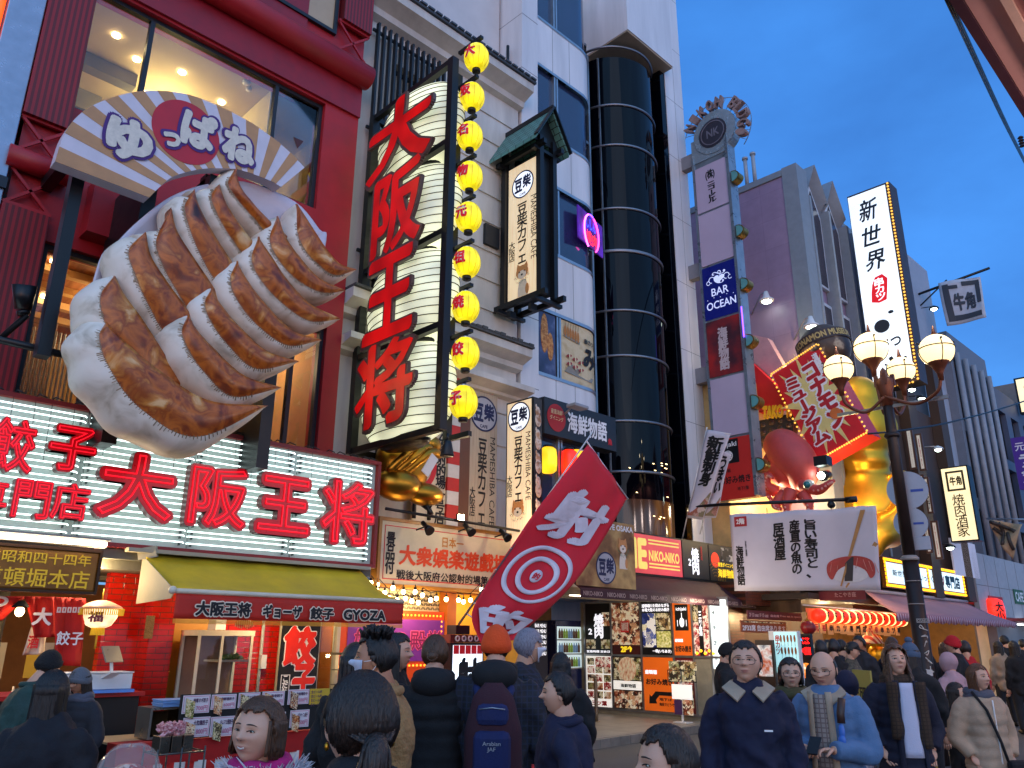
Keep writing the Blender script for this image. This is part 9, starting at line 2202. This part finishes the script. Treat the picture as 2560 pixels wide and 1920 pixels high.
  for s in(-1,1):t=MB();an=LG[s][2];t.ball((an.x,an.y-0.055,an.z-0.035),(0.045,0.125,0.045),14,8);t.ball((an.x,an.y+0.01,an.z),(0.042,0.05,0.06),12,8);part(t,'shoe',SHOE)
 PEOPLE[key or label]=(o,HM,J,jj,S,hh,o_M,hp_)
 def neckring(nm,m,r,tube_,z,tilt=0.0,sq=0.85,wob=0.0,gap=0.0):
  t=MB();c=J(0,0.012,z);n_=26;pts=[(c.x+r*S*sin(a),c.y-r*S*sq*cos(a),c.z+tilt*S*cos(a)+wob*sin(a*5))for a in np.linspace(gap,2*PI-gap,n_+(1 if gap else 0),endpoint=bool(gap))]
  t.tube(pts,tube_*S,10,closed=not gap);return part(t,nm,m)
 for ex in extra:
  if isinstance(ex,str):ex=(ex,)
  e=ex[0]
  if e=='collar':neckring('collar',ex[1],0.052*wide,0.014,0.838,-0.010,0.9,gap=0.25)
  if e=='flatcollar':
   t=MB();
   for s in(-1,1):
    a,b_,c,d=J(s*0.012,-0.066,0.828),J(s*0.058,0.0,0.862),J(s*0.085*wide,-0.045,0.838),J(s*0.045,-0.098,0.795);bk=J(s*0.03,0.05,0.868);bk2=J(s*0.05,0.075,0.84)
    t.add([a,b_,c,d,bk,bk2],[(0,1,2,3),(1,4,5,2)],False)
   bkc=J(0,0.058,0.868);part(t,'collar',ex[1],solid=0.012)
  if e=='scarf':neckring('scarf',ex[1],0.056,0.024,0.853,-0.006,0.95,0.006);neckring('scarf',ex[1],0.062,0.022,0.832,0.008,0.95,0.006)
  if e=='tails':
   for s in(-1,1):
    t=MB();t.grid([[tuple(J(s*(0.035+0.028*i),-0.094-0.004*sin(k*0.8+i)-0.01*(1-abs(i-1)),0.84-(0.30 if s>0 else 0.26)*k/12))for i in range(3)]for k in range(13)]);part(t,'scarf_tail',ex[1],solid=0.02)
  if e=='hoodback':
   t=MB();c=J(0,0.075,0.835);t.ball((c.x,c.y,c.z),(0.085*S,0.055*S,0.055*S),18,12);hb0=part(t,'hood',ex[1]);hb0.name='hood';neckring('hood_rim',ex[1],0.062,0.020,0.855,-0.012,0.95)
  if e=='fur':
   t=MB();rn=random.Random(3)
   for k in range(2600):
    a=rn.uniform(-2.7,2.7);c=J(0.085*sin(a)*wide,0.03+0.075*cos(a+PI)*-1*-1,0.812+0.03*rn.random());d=Vector((sin(a)+rn.gauss(0,0.5),-cos(a)+rn.gauss(0,0.5),0.5+rn.gauss(0,0.6)))*0.024;c=c+Vector((rn.gauss(0,0.012),rn.gauss(0,0.012),rn.gauss(0,0.012)));t.tube([c,c+d*0.6,c+d],[0.0035,0.003,0.001],3,caps=False)
   part(t,'fur_trim',ex[1]);neckring('fur_core',ex[1],0.085*wide,0.03,0.802,0.0,0.9)
  if e=='mask':
   t=MB();t.grid([[tuple(HM@Vector((p.x*1.05,min(p.y,-0.30+0.25*abs(p.x))*1.07-0.03*bm_(p.x,0.08)*bm_(z+0.12,0.1),z)))for th in np.linspace(-1.15,1.15,22)for p in(Vector(hpt(th,math.asin(max(-0.99,min(0.99,z/0.5))),fat)),)]for z in np.linspace(-0.02,-0.47,12)]);mk=part(t,'face_mask',mat('mask white','#c4cad8',rough=0.7,var=0.05),solid=0.004)
   t=MB()
   for s in(-1,1):
    for z in(-0.05,-0.38):q=Vector(hpt(s*1.15,math.asin(z/0.5),fat));t.tube([HM@Vector((q.x*1.05,q.y*1.05,z)),HM@Vector((s*0.345*fat,0.06,-0.02 if z>-0.1 else-0.14))],0.008*hh,5)
   t.build('ear_loop',WHI,mk)
  if e=='glasses':
   gm=mat('spectacle frame','#4a3f3a',rough=0.3,metal=0.7)if len(ex)<2 else ex[1];t=MB()
   for s in(-1,1):
    c=hp_(s*0.145,0.02);cy=c.y-0.05;t.tube([HM@Vector((s*0.155+0.125*math.copysign(abs(cos(a))**0.7,cos(a)),cy+0.03*abs(cos(a)),0.005+0.088*math.copysign(abs(sin(a))**0.7,sin(a))))for a in np.linspace(0,2*PI,22)[:-1]],0.008*hh,5,closed=True);t.tube([HM@Vector((s*0.265,cy+0.03,0.03)),HM@Vector((s*0.35*fat,0.02,0.03))],0.008*hh,5)
   t.tube([HM@Vector((-0.04,hp_(0,0.02).y-0.02,0.03)),HM@Vector((0.04,hp_(0,0.02).y-0.02,0.03))],0.008*hh,5);part(t,'glasses',gm)
  if e=='earring':t=MB();[t.ball((0,0,0),(0.028,0.028,0.045),8,6,M=HM@MT((s*0.36*fat,0.03,-0.20)))for s in(-1,1)];part(t,'earring',GOLD)
  if e=='smile':
   t=MB();t.grid([[tuple(HM@hp_(0.068*q,z0+0.016*q*q,0.008))for q in np.linspace(-1,1,9)]for z0 in(-0.236,-0.262+0.0)],flip=True);part(t,'teeth',mat('teeth','#d9cfc4',rough=0.3,var=0),solid=0.002)
  if e=='logo':t=MB();c=J(ex[1],-0.0885*wide,ex[2]);t.box(c.x-0.025,c.y-0.012,c.z-0.006*ex[4],c.x+0.025,c.y-0.0,c.z+0.006*ex[4]);part(t,'chest_badge',ex[3])
  if e=='zip':t=MB();t.tube([J(0,-0.088*wide,z)for z in np.linspace(hem,0.82,8)],0.006,5);part(t,'zip',ex[1])
  if e=='shirt':
   t=MB();w_=ex[2];t.grid([[tuple(J(w_*q*(0.7+0.3*f),-0.094*wide-0.008*(1-q*q),0.835-(0.835-ex[3])*f))for q in np.linspace(-1,1,7)]for f in np.linspace(0,1,12)],flip=True);part(t,'shirt',ex[1],solid=0.006)
  if e=='lapel':
   for s in(-1,1):t=MB();t.grid([[tuple(J(s*(ex[2]*(0.75+0.25*f)+0.022*q),-0.098*wide+0.012*q,0.845-(0.845-hem)*f))for q in(0,0.5,1)]for f in np.linspace(0,1,10)]);part(t,'jacket_lining',ex[1],solid=0.012)
  if e=='hem':t=MB();c=J(0,0.008,hem+0.01);t.tube([(c.x+0.113*S*wide*cos(a),c.y+0.087*S*wide*sin(a),c.z)for a in[q*PI/16 for q in range(32)]],0.014*S,8,closed=True);part(t,'hem_band',ex[1])
 return o
green=CLOTH('bottle green wool','#1c3a36',bs=60);blk=CLOTH('black cloth','#0e0e12');navy=CLOTH('navy cloth','#0d1230',0.12,200);char=CLOTH('charcoal cloth','#20222a');tanw=mat('tan fleece','#9a7448',rough=0.9,var=0.15,vs=10,bump=0.6,bs=50)
blue=CLOTH('powder blue nylon','#4f6f94',0.12);cream=CLOTH('cream nylon','#a89078',0.2);dkn=CLOTH('midnight nylon','#10142a');beige=CLOTH('beige collar','#a3917c')
plaid=brickmat('dark plaid','#15151c','#1e2028','#20253a',w=0.035,h=0.035,ms=0.004,rough=0.85,axes='xz',offset=0,bump=0.0)
shirtp=brickmat('check shirt','#8f857e','#9a8e86','#6f605c',w=0.03,h=0.03,ms=0.004,rough=0.8,axes='xz',offset=0,bump=0)
camo=RMAT('camouflage',[(0.3,'#2a2620'),(0.45,'#5a5244'),(0.55,'#3a362c'),(0.7,'#7a705c')],12,rough=0.85)
greyk=mat('grey knit','#5a5f68',rough=0.9,bump=0.35,bs=90);blackk=mat('black knit','#121214',rough=0.9,bump=0.8,bs=90);orangek=mat('orange knit','#d8480e',rough=0.85,bump=0.3,bs=70);bluek=mat('blue grey knit','#44566e',rough=0.9,bump=0.5,bs=60);redk=mat('red knit','#b01420',rough=0.9,bump=0.8,bs=80)
brns=brickmat('brown check scarf','#38281a','#423020','#2a1d13',w=0.03,h=0.03,ms=0.004,rough=0.9,axes='xz',offset=0,bump=0)
white_sh=CLOTH('white shirt','#b9bcd0',0.05);wine=CLOTH('wine wool','#3a1424');pinks=CLOTH('magenta scarf','#b01868');furm=mat('white fur','#c4c0c4',rough=0.9,var=0.1);greys=CLOTH('grey scarf','#4a4c58',bs=50);pinkh=CLOTH('pink fleece','#a88a92');redc=CLOTH('red jacket','#b01820')
person('person in a bottle green coat and black beanie bending towards the shop counter','L',400,400,6.6,150,'short',HB,green,'coat',0.40,hat='beanie',hatm=blackk,lean=0.35,pitch=0.2,wide=1.15,extra=(('collar',green),))
person('person with long black hair and a dark coat seen from behind at the lower left','L',430,600,4.2,190,'long',HB,CLOTH('dark navy coat','#0c0e18'),'coat',0.35,wide=1.25,H=1.55)
person('person in a grey beanie and glasses eating from a small packet by the counter','L',665,545,6.8,-12,'long',HD,char,'puffy',0.42,hat='beanie',hatm=greyk,skin=SKIN2,pitch=0.25,yaw=-0.2,arms=('eat','hold'),extra=('glasses',('scarf',greys)),key='eater')
person('person smiling in a magenta scarf and white fur collar close to the camera','L',2085,805,2.9,-22,'bob',HR,blk,'puffy',0.45,fat=1.18,wide=1.0,H=1.52,pitch=-0.06,roll=0.06,extra=(('scarf',pinks),('fur',furm),'earring','smile'),vox=0.012,hs=1.02)
person('person with a dark brown low ponytail seen from behind in the foreground','M',870,590,2.2,-148,'pony',HD,CLOTH('dark grey coat','#15151a'),'coat',0.4,H=1.63,extra=('earring',),vox=0.012,fat=1.05,hs=1.14)
person('person in a tan fleece jacket and white face mask with spiky black hair','M',985,290,4.1,-88,'spiky',HB,tanw,'jacket',0.46,extra=('mask',('collar',tanw)),skin=SKIN2,wide=1.15,H=1.79)
person('person with long dark hair half hidden behind the masked man','M',790,385,4.9,160,'long',HB,blk,'coat',0.4,near=False)
person('person seen in profile between the masked man and the hair-bun woman','M',1110,310,5.7,78,'long',HB,blk,'coat',0.4)
person('person with a brown hair bun and long black padded coat from behind','M',1420,320,5.4,183,'bun',HR,blk,'puffy',0.22,wide=1.15,extra=(('hoodback',blk),))
person('person in an orange beanie and dark plaid jacket carrying a rucksack','M',1900,180,5.4,178,'short',HB,plaid,'jacket',0.44,legs=KHAKI,hat='beanie',hatm=orangek,wide=1.28,extra=(('hoodback',blk),),key='pack')
person('person with ash grey hair and a lowered white mask facing right','J',115,210,6.2,98,'fringe',HG,plaid,'jacket',0.44,extra=('mask',))
person('person with straight black hair in black clothes before the vending machine','J',380,405,6.8,172,'bob',HB,blk,'coat',0.4,wide=1.1)
person('person in a navy zip jacket with a red chest badge in left profile','J',385,545,4.4,-88,'short',HB,navy,'jacket',0.45,legs=NAVYP,wide=1.18,fat=1.12,arms=('down','hold'),extra=(('collar',navy),('logo',0.06,0.70,REDINK,2.5)),key='navyprof',vox=0.012)
person('person whose dark-haired head rises from the bottom edge in left profile','J',1240,950,2.5,-80,'short',HD,blk,'jacket',0.45,H=1.47,hs=1.1)
person('person in a navy sweater with a beige shirt collar and thin glasses','J',1830,300,5.2,-12,'short',HB,navy,'sweater',0.44,legs=NAVYP,wide=1.16,fat=1.12,pitch=-0.10,yaw=-0.18,extra=('glasses',('flatcollar',beige),('logo',0.055,0.70,WHI,0.8)),vox=0.012,hs=1.06)
person('person with chin-length black hair, glasses and a wine coloured coat','Q',240,1140,6.3,-12,'bob',HB,wine,'coat',0.42,extra=('glasses',('scarf',CLOTH('olive roll neck','#4a4224'))),fat=1.08)
person('balding person in glasses and a light blue padded jacket looking at a phone','K',350,440,5.6,-38,'bald',HB,blue,'puffy',0.42,legs=NAVYP,skin=SKIN,fat=1.08,wide=1.12,pitch=0.22,arms='phone',extra=(('glasses',mat('dark frame','#2a1a18')),('shirt',shirtp,0.034,0.50),('lapel',beige,0.034),('flatcollar',beige)),key='phone',vox=0.012,hs=1.05)
person('person with long curly hair, white top and brown scarf','K',1000,405,6.8,-4,'curly',HR,dkn,'puffy',0.40,legs=CLOTH('blue jeans','#12183a'),pitch=-0.2,arms='pocket',skin=SKIN,extra=(('shirt',white_sh,0.045,0.50),('lapel',dkn,0.048),('scarf',brns),('tails',brns)),wide=1.08)
person('person in a blue grey pompom beanie behind the curly-haired woman','K',1140,330,8.6,150,'long',HD,blk,'coat',0.4,hat='beanie',hatm=bluek,extra=('pompom',),H=1.79)
person('person in a cream padded jacket and grey scarf with hands in pockets','K',1760,575,7.0,8,'long',HO,cream,'puffy',0.46,arms='pocket',pitch=-0.08,yaw=0.25,extra=(('scarf',greys),('zip',WHITEP),('hem',cream)),key='cream',wide=1.06)
person('person with black fringe sitting on a low bench beside the lamp post','K',1540,640,9.0,55,'long',HB,blk,'coat',0.42,seat=0.50,H=1.60,arms='lap',near=True)
person('person in a pale pink hooded fleece seen from behind','K',1500,445,10.6,195,None,None,pinkh,'jacket',0.45,hat='hood',hatm=pinkh,near=False)
person('person in a red beanie and black coat queuing at the stall','K',1545,285,12.5,-125,'short',HB,blk,'coat',0.42,hat='beanie',hatm=redk,near=False)
person('person in a bright red jacket behind the red beanie','K',1655,365,13,170,'short',HD,redc,'jacket',0.45,near=False)
person('person in a black cap and camouflage jacket looking down at the stall','K',605,340,12,62,'short',HB,camo,'jacket',0.45,hat='cap',hatm=blackk,pitch=0.3,near=False)
person('person in a dark work vest standing in the lit stall','K',690,318,13.2,-60,'short',HB,char,'jacket',0.45,pitch=0.25,near=False,skin=SKIN2)
person('person in a long black coat and black beanie beside the lit stand sign','J',1680,295,10.3,75,'short',HB,blk,'coat',0.2,hat='beanie',hatm=blackk,H=1.77,pitch=0.2,near=False)
person('person in a white patterned jacket behind the balding man','K',560,600,7.1,170,None,None,RMAT('white print jacket',[(0.4,'#5a5a66'),(0.5,'#a8a8b4'),(0.6,'#c4c4cc')],14,rough=0.8),'jacket',0.45,hat='hood',hatm=navy,near=False,H=1.52,wide=1.1)
BG=[('K',330,360,11.5,175,'short','person with short black hair leftmost in the stall queue',blk),('K',445,350,12.0,150,'short','person in black with a white collar queuing at the stall',blk),('K',520,355,13.5,190,'short','person in dark grey half hidden behind the camouflage jacket',char),('K',395,360,13.8,185,'bob','person with black bobbed hair deepest in the queue at the skewer stall',char),('K',980,335,13.0,130,'bob','person with brown bobbed hair glimpsed behind the curly hair',char),('K',1255,330,13.5,200,'short','person in black hidden partly by the lamp post',blk),('K',1470,385,13.6,165,'bob','person with brown hair beneath the red lantern light',char),('K',2025,320,19,185,'short','person in black with tousled hair walking away at the right',blk),('K',1965,372,18,180,'long','person with long hair and a pale coat walking away',CLOTH('pale beige coat','#8f7c68')),('K',2110,370,16.5,182,'long','person with long dark hair in a black padded coat walking away',blk),('K',2195,355,20,180,'short','person in dark clothes at the very right edge of the street',char),('K',1590,480,12.6,120,None,'person in a grey hooded top between the pink hood and the red beanie',CLOTH('grey hoodie','#7a7a82'))]
for r,u,v,D,rel,hr_,lab,c in BG:person(lab,r,u,v,D,rel,hr_,HB if 'brown' not in lab else HR,c,'coat',0.42,near=False,hat=None if hr_ else 'hood')
o,HM,J,jj,S,hh,oM,_=PEOPLE['pack']
bp=thing('rucksack','wine and blue rucksack with white script worn over the plaid jacket','rucksack',oM@MT(J(0,0.10,0.50)))
mar2=CLOTH('wine nylon','#35121f');bl2=CLOTH('royal blue nylon','#142050')
t=MB();rows=[]
for i in range(15):
 f=i/14;k=np.interp(f,[0,0.08,0.5,0.85,1],[0.75,1.0,1.0,0.72,0.3]);rows.append([(0.17*S/1.7*k*math.copysign(abs(cos(a))**0.7,cos(a)),0.10*k*sin(a)+0.05,f*0.56)for a in[q*PI/14 for q in range(28)]])
t.grid(rows,closed=True);t.f.append(tuple(range(28))[::-1]);t.sm.append(False);t.build('main_bag',mar2,bp)
t=MB();t.box(-0.115,0.08,0.02,0.115,0.185,0.29);fpk=t.build('front_pocket',bl2,bp,bevel=0.045)
t=MB();t.box(-0.10,0.07,0.31,0.10,0.165,0.44);t.build('top_pocket',bl2,bp,bevel=0.04);t=MB();t.tube([(-0.08,0.168,0.41),(0,0.17,0.42),(0.08,0.168,0.41)],0.004,5);t.build('zip',ALU,bp)
t=MB();v,f=textgeo('Arabian\nJAF',(-0.055,-0.03,0.055,0.03),z=0,bold=0.01);t.add([(-a,0.187,0.20+b_)for a,b_,c in v],f);t.build('lettering',WHI,fpk)
t=MB()
for s in(-1,1):t.tube(SPA([(s*0.15,-0.16,0.47),(s*0.125,-0.10,0.52),(s*0.11,-0.03,0.52),(s*0.095,0.03,0.48),(s*0.085,0.06,0.40)],5),0.028,8)
t.build('strap',bl2,bp)
o,HM,J,jj,S,hh,oM,_=PEOPLE['phone']
ph_=thing('phone','black phone held in both hands by the balding man','phone',oM@MT((jj[-1][2]+jj[1][2])/2+Vector((0,-0.095,0.03)))@MR(-0.9,4,'X'))
t=MB();t.box(-0.038,-0.005,-0.075,0.038,0.005,0.075);t.build('body',BLACKM,ph_,bevel=0.004)
st_=thing('key_strap','blue round tag hanging from the brown shoulder strap of the blue jacket','strap',oM@MT(J(0.085,-0.12,0.72)))
t=MB();t.tube([(0.01,0.02,0.17),(0,-0.005,0.08),(0,-0.01,0.02)],0.026,8);t.build('band',mat('brown leather','#3a241c',rough=0.5),st_)
t=MB();t.ball((0,-0.02,-0.03),(0.022,0.01,0.05),12,8);t.ball((0,-0.028,-0.08),(0.026,0.01,0.028),14,8);t.build('charm',mat('charm blue','#3a6ab8',rough=0.3),st_)
o,HM,J,jj,S,hh,oM,_=PEOPLE['navyprof']
ph2=thing('phone','dark phone held low by the man in the navy zip jacket','phone',oM@MT(jj[1][2]+Vector((-0.02,-0.12,0.03)))@MR(-0.9,4,'X'));t=MB();t.box(-0.037,-0.005,-0.074,0.037,0.005,0.074);t.build('body',BLACKM,ph2,bevel=0.004)
o,HM,J,jj,S,hh,oM,_=PEOPLE['cream']
bg=thing('shoulder_bag','black cross-body bag hanging over the cream padded jacket','bag',oM@MT(J(0.085,-0.135,0.43)))
t=MB();t.box(-0.12,-0.03,-0.14,0.13,0.05,0.14);t.build('bag',blk,bg,bevel=0.03)
t=MB();t.tube([(-0.11,0.02,0.13),(-0.14,0.03,0.28),(-0.2,0.06,0.52),(-0.24,0.16,0.66)],0.012,6);t.build('strap',blk,bg)
o,HM,J,jj,S,hh,oM,_=PEOPLE['eater']
fk=thing('food_packet','small pale food packet with a stick held up to the mouth by the beanie woman','food packet',oM@MT(jj[-1][2]+Vector((0.035,-0.06,0.10))));t=MB();t.lathe([(0.018,-0.06),(0.035,0.03),(0.03,0.035),(0.0,0.03)],14);t.build('wrapper',mat('wrapper','#c9a890',rough=0.6),fk);t=MB();t.cyl((0,0,0.03),(0.015,0,0.12),0.004,6);t.build('stick',WOOD,fk)
pn=thing('napkin','white paper napkin hanging from the hand of the beanie woman','napkin',oM@MT(jj[1][2]+Vector((-0.02,-0.09,-0.02))));t=MB();t.grid([[(-0.05+0.03*i,0.01*sin(i+k),0.0-0.05*k+0.01*i)for i in range(4-k//3)]+[(0.0,0,-0.05*k)]*(k//3)for k in range(5)]);t.build('paper',WHITEP,pn,solid=0.002)
bn_=thing('bench','low stone bench seat beside the lamp post','bench',loc=at('K',1480,1190,Z=0.45));bn_.location.z=0;bn_.rotation_euler.z=-0.5
t=MB();t.box(-0.6,-0.22,0.37,0.6,0.22,0.45);t.build('seat',mat('bench stone','#7d746e',rough=0.7,var=0.2),bn_,bevel=0.01)
for s in(-1,1):t=MB();t.box(s*0.42-0.07,-0.18,0,s*0.42+0.07,0.18,0.367);t.build('leg',mat('bench stone','#7d746e'),bn_)
p=at('K',1330,1330,D=7.6)
yb_=thing('yellow_standee','yellow panel with a dark pine tree painting leaning by the lamp post','sign',F_W(p.x,p.y,0,-0.75));t=MB();t.prism([(-0.18,0.0),(0.19,0.0),(0.02,0.93),(-0.08,0.90),(-0.16,0.78)],-0.02,0);t.build('panel',mat('mustard panel','#a8861c',rough=0.5),yb_)
t=MB();rn=random.Random(2)
for k in range(70):x,y=rn.uniform(-0.12,0.12),rn.uniform(0.08,0.6);t.disc(x*(1.2-y),y,0.012+0.02*rn.random(),0.002,0.004+0.0001*k,7)
t.build('pine_print',mat('pine print','#1c3a36'),yb_)
p=at('K',735,830,D=9.0);yc=thing('yellow_notice','pale yellow notice board with black characters behind the blue jacket','sign',F_W(p.x,p.y,0,-0.75));t=MB();t.box(-0.25,0.6,-0.02,0.2,1.42,0);t.build('board',mat('pale yellow','#a89a4a',rough=0.6),yc);t=MB();t.text('三万円中',(-0.2,1.1,0.15,1.25),bold=0.03,z=0.004);t.build('lettering',BKI,yc)
# -- far-apart pieces of a part become parts of their own
def far_pieces():
 """bulbs, posts, clips and the like built in one loop are handed out as single parts"""
 n_of={}
 for o in[x for x in COL.objects if x.type=='MESH' and x.parent and not x.children and x.get('kind')is None]:
  me=o.data;n=len(me.vertices);each=o.name.split('.')[0].endswith('bulb')
  if n<12 or n>30000 or me.name.split('.')[0]in('hair','person','wiring','trousers','jacket','joint'):continue
  e=np.empty(len(me.edges)*2,int);me.edges.foreach_get('vertices',e);e=e.reshape(-1,2)
  lab=np.arange(n)
  while True:
   m=np.minimum(lab[e[:,0]],lab[e[:,1]]);new=lab.copy();np.minimum.at(new,e[:,0],m);np.minimum.at(new,e[:,1],m);new=new[new]
   if(new==lab).all():break
   lab=new
  roots,lab=np.unique(lab,return_inverse=True);k=len(roots)
  if k<2 or k>900:continue
  co=np.empty(n*3);me.vertices.foreach_get('co',co);co=co.reshape(-1,3)
  lo=np.full((k,3),1e9);hi=-lo;np.minimum.at(lo,lab,co);np.maximum.at(hi,lab,co)
  if each:pc=np.arange(k)
  else:
   size=(hi-lo).max(1);gap=np.maximum(0,np.maximum(lo[:,None]-hi[None],lo[None]-hi[:,None]))
   near=np.sqrt((gap**2).sum(2))<=np.maximum(0.02,0.5*np.maximum(size[:,None],size[None]));pc=np.arange(k)
   while True:
    new=np.where(near,pc[None],k).min(1);new=np.minimum(pc,new)
    if(new==pc).all():break
    pc=new
   _,pc=np.unique(pc,return_inverse=True)
  q=int(pc.max())+1
  if q<2 or q>100:continue
  pv=pc[lab];F=[tuple(f.vertices)for f in me.polygons];sm=[f.use_smooth for f in me.polygons]
  for i in range(q):
   ids=np.nonzero(pv==i)[0];mp=dict(zip(ids.tolist(),range(len(ids))));fs=[j for j,f in enumerate(F)if f[0]in mp]
   m2=bpy.data.meshes.new(o.name);m2.from_pydata(co[ids].tolist(),[],[tuple(mp[v]for v in F[j])for j in fs]);m2.polygons.foreach_set('use_smooth',[sm[j]for j in fs]);m2.update()
   for mt in me.materials:m2.materials.append(mt)
   if i==0:first=m2
   else:c=o.copy();c.data=m2;COL.objects.link(c)
  o.data=first
far_pieces()
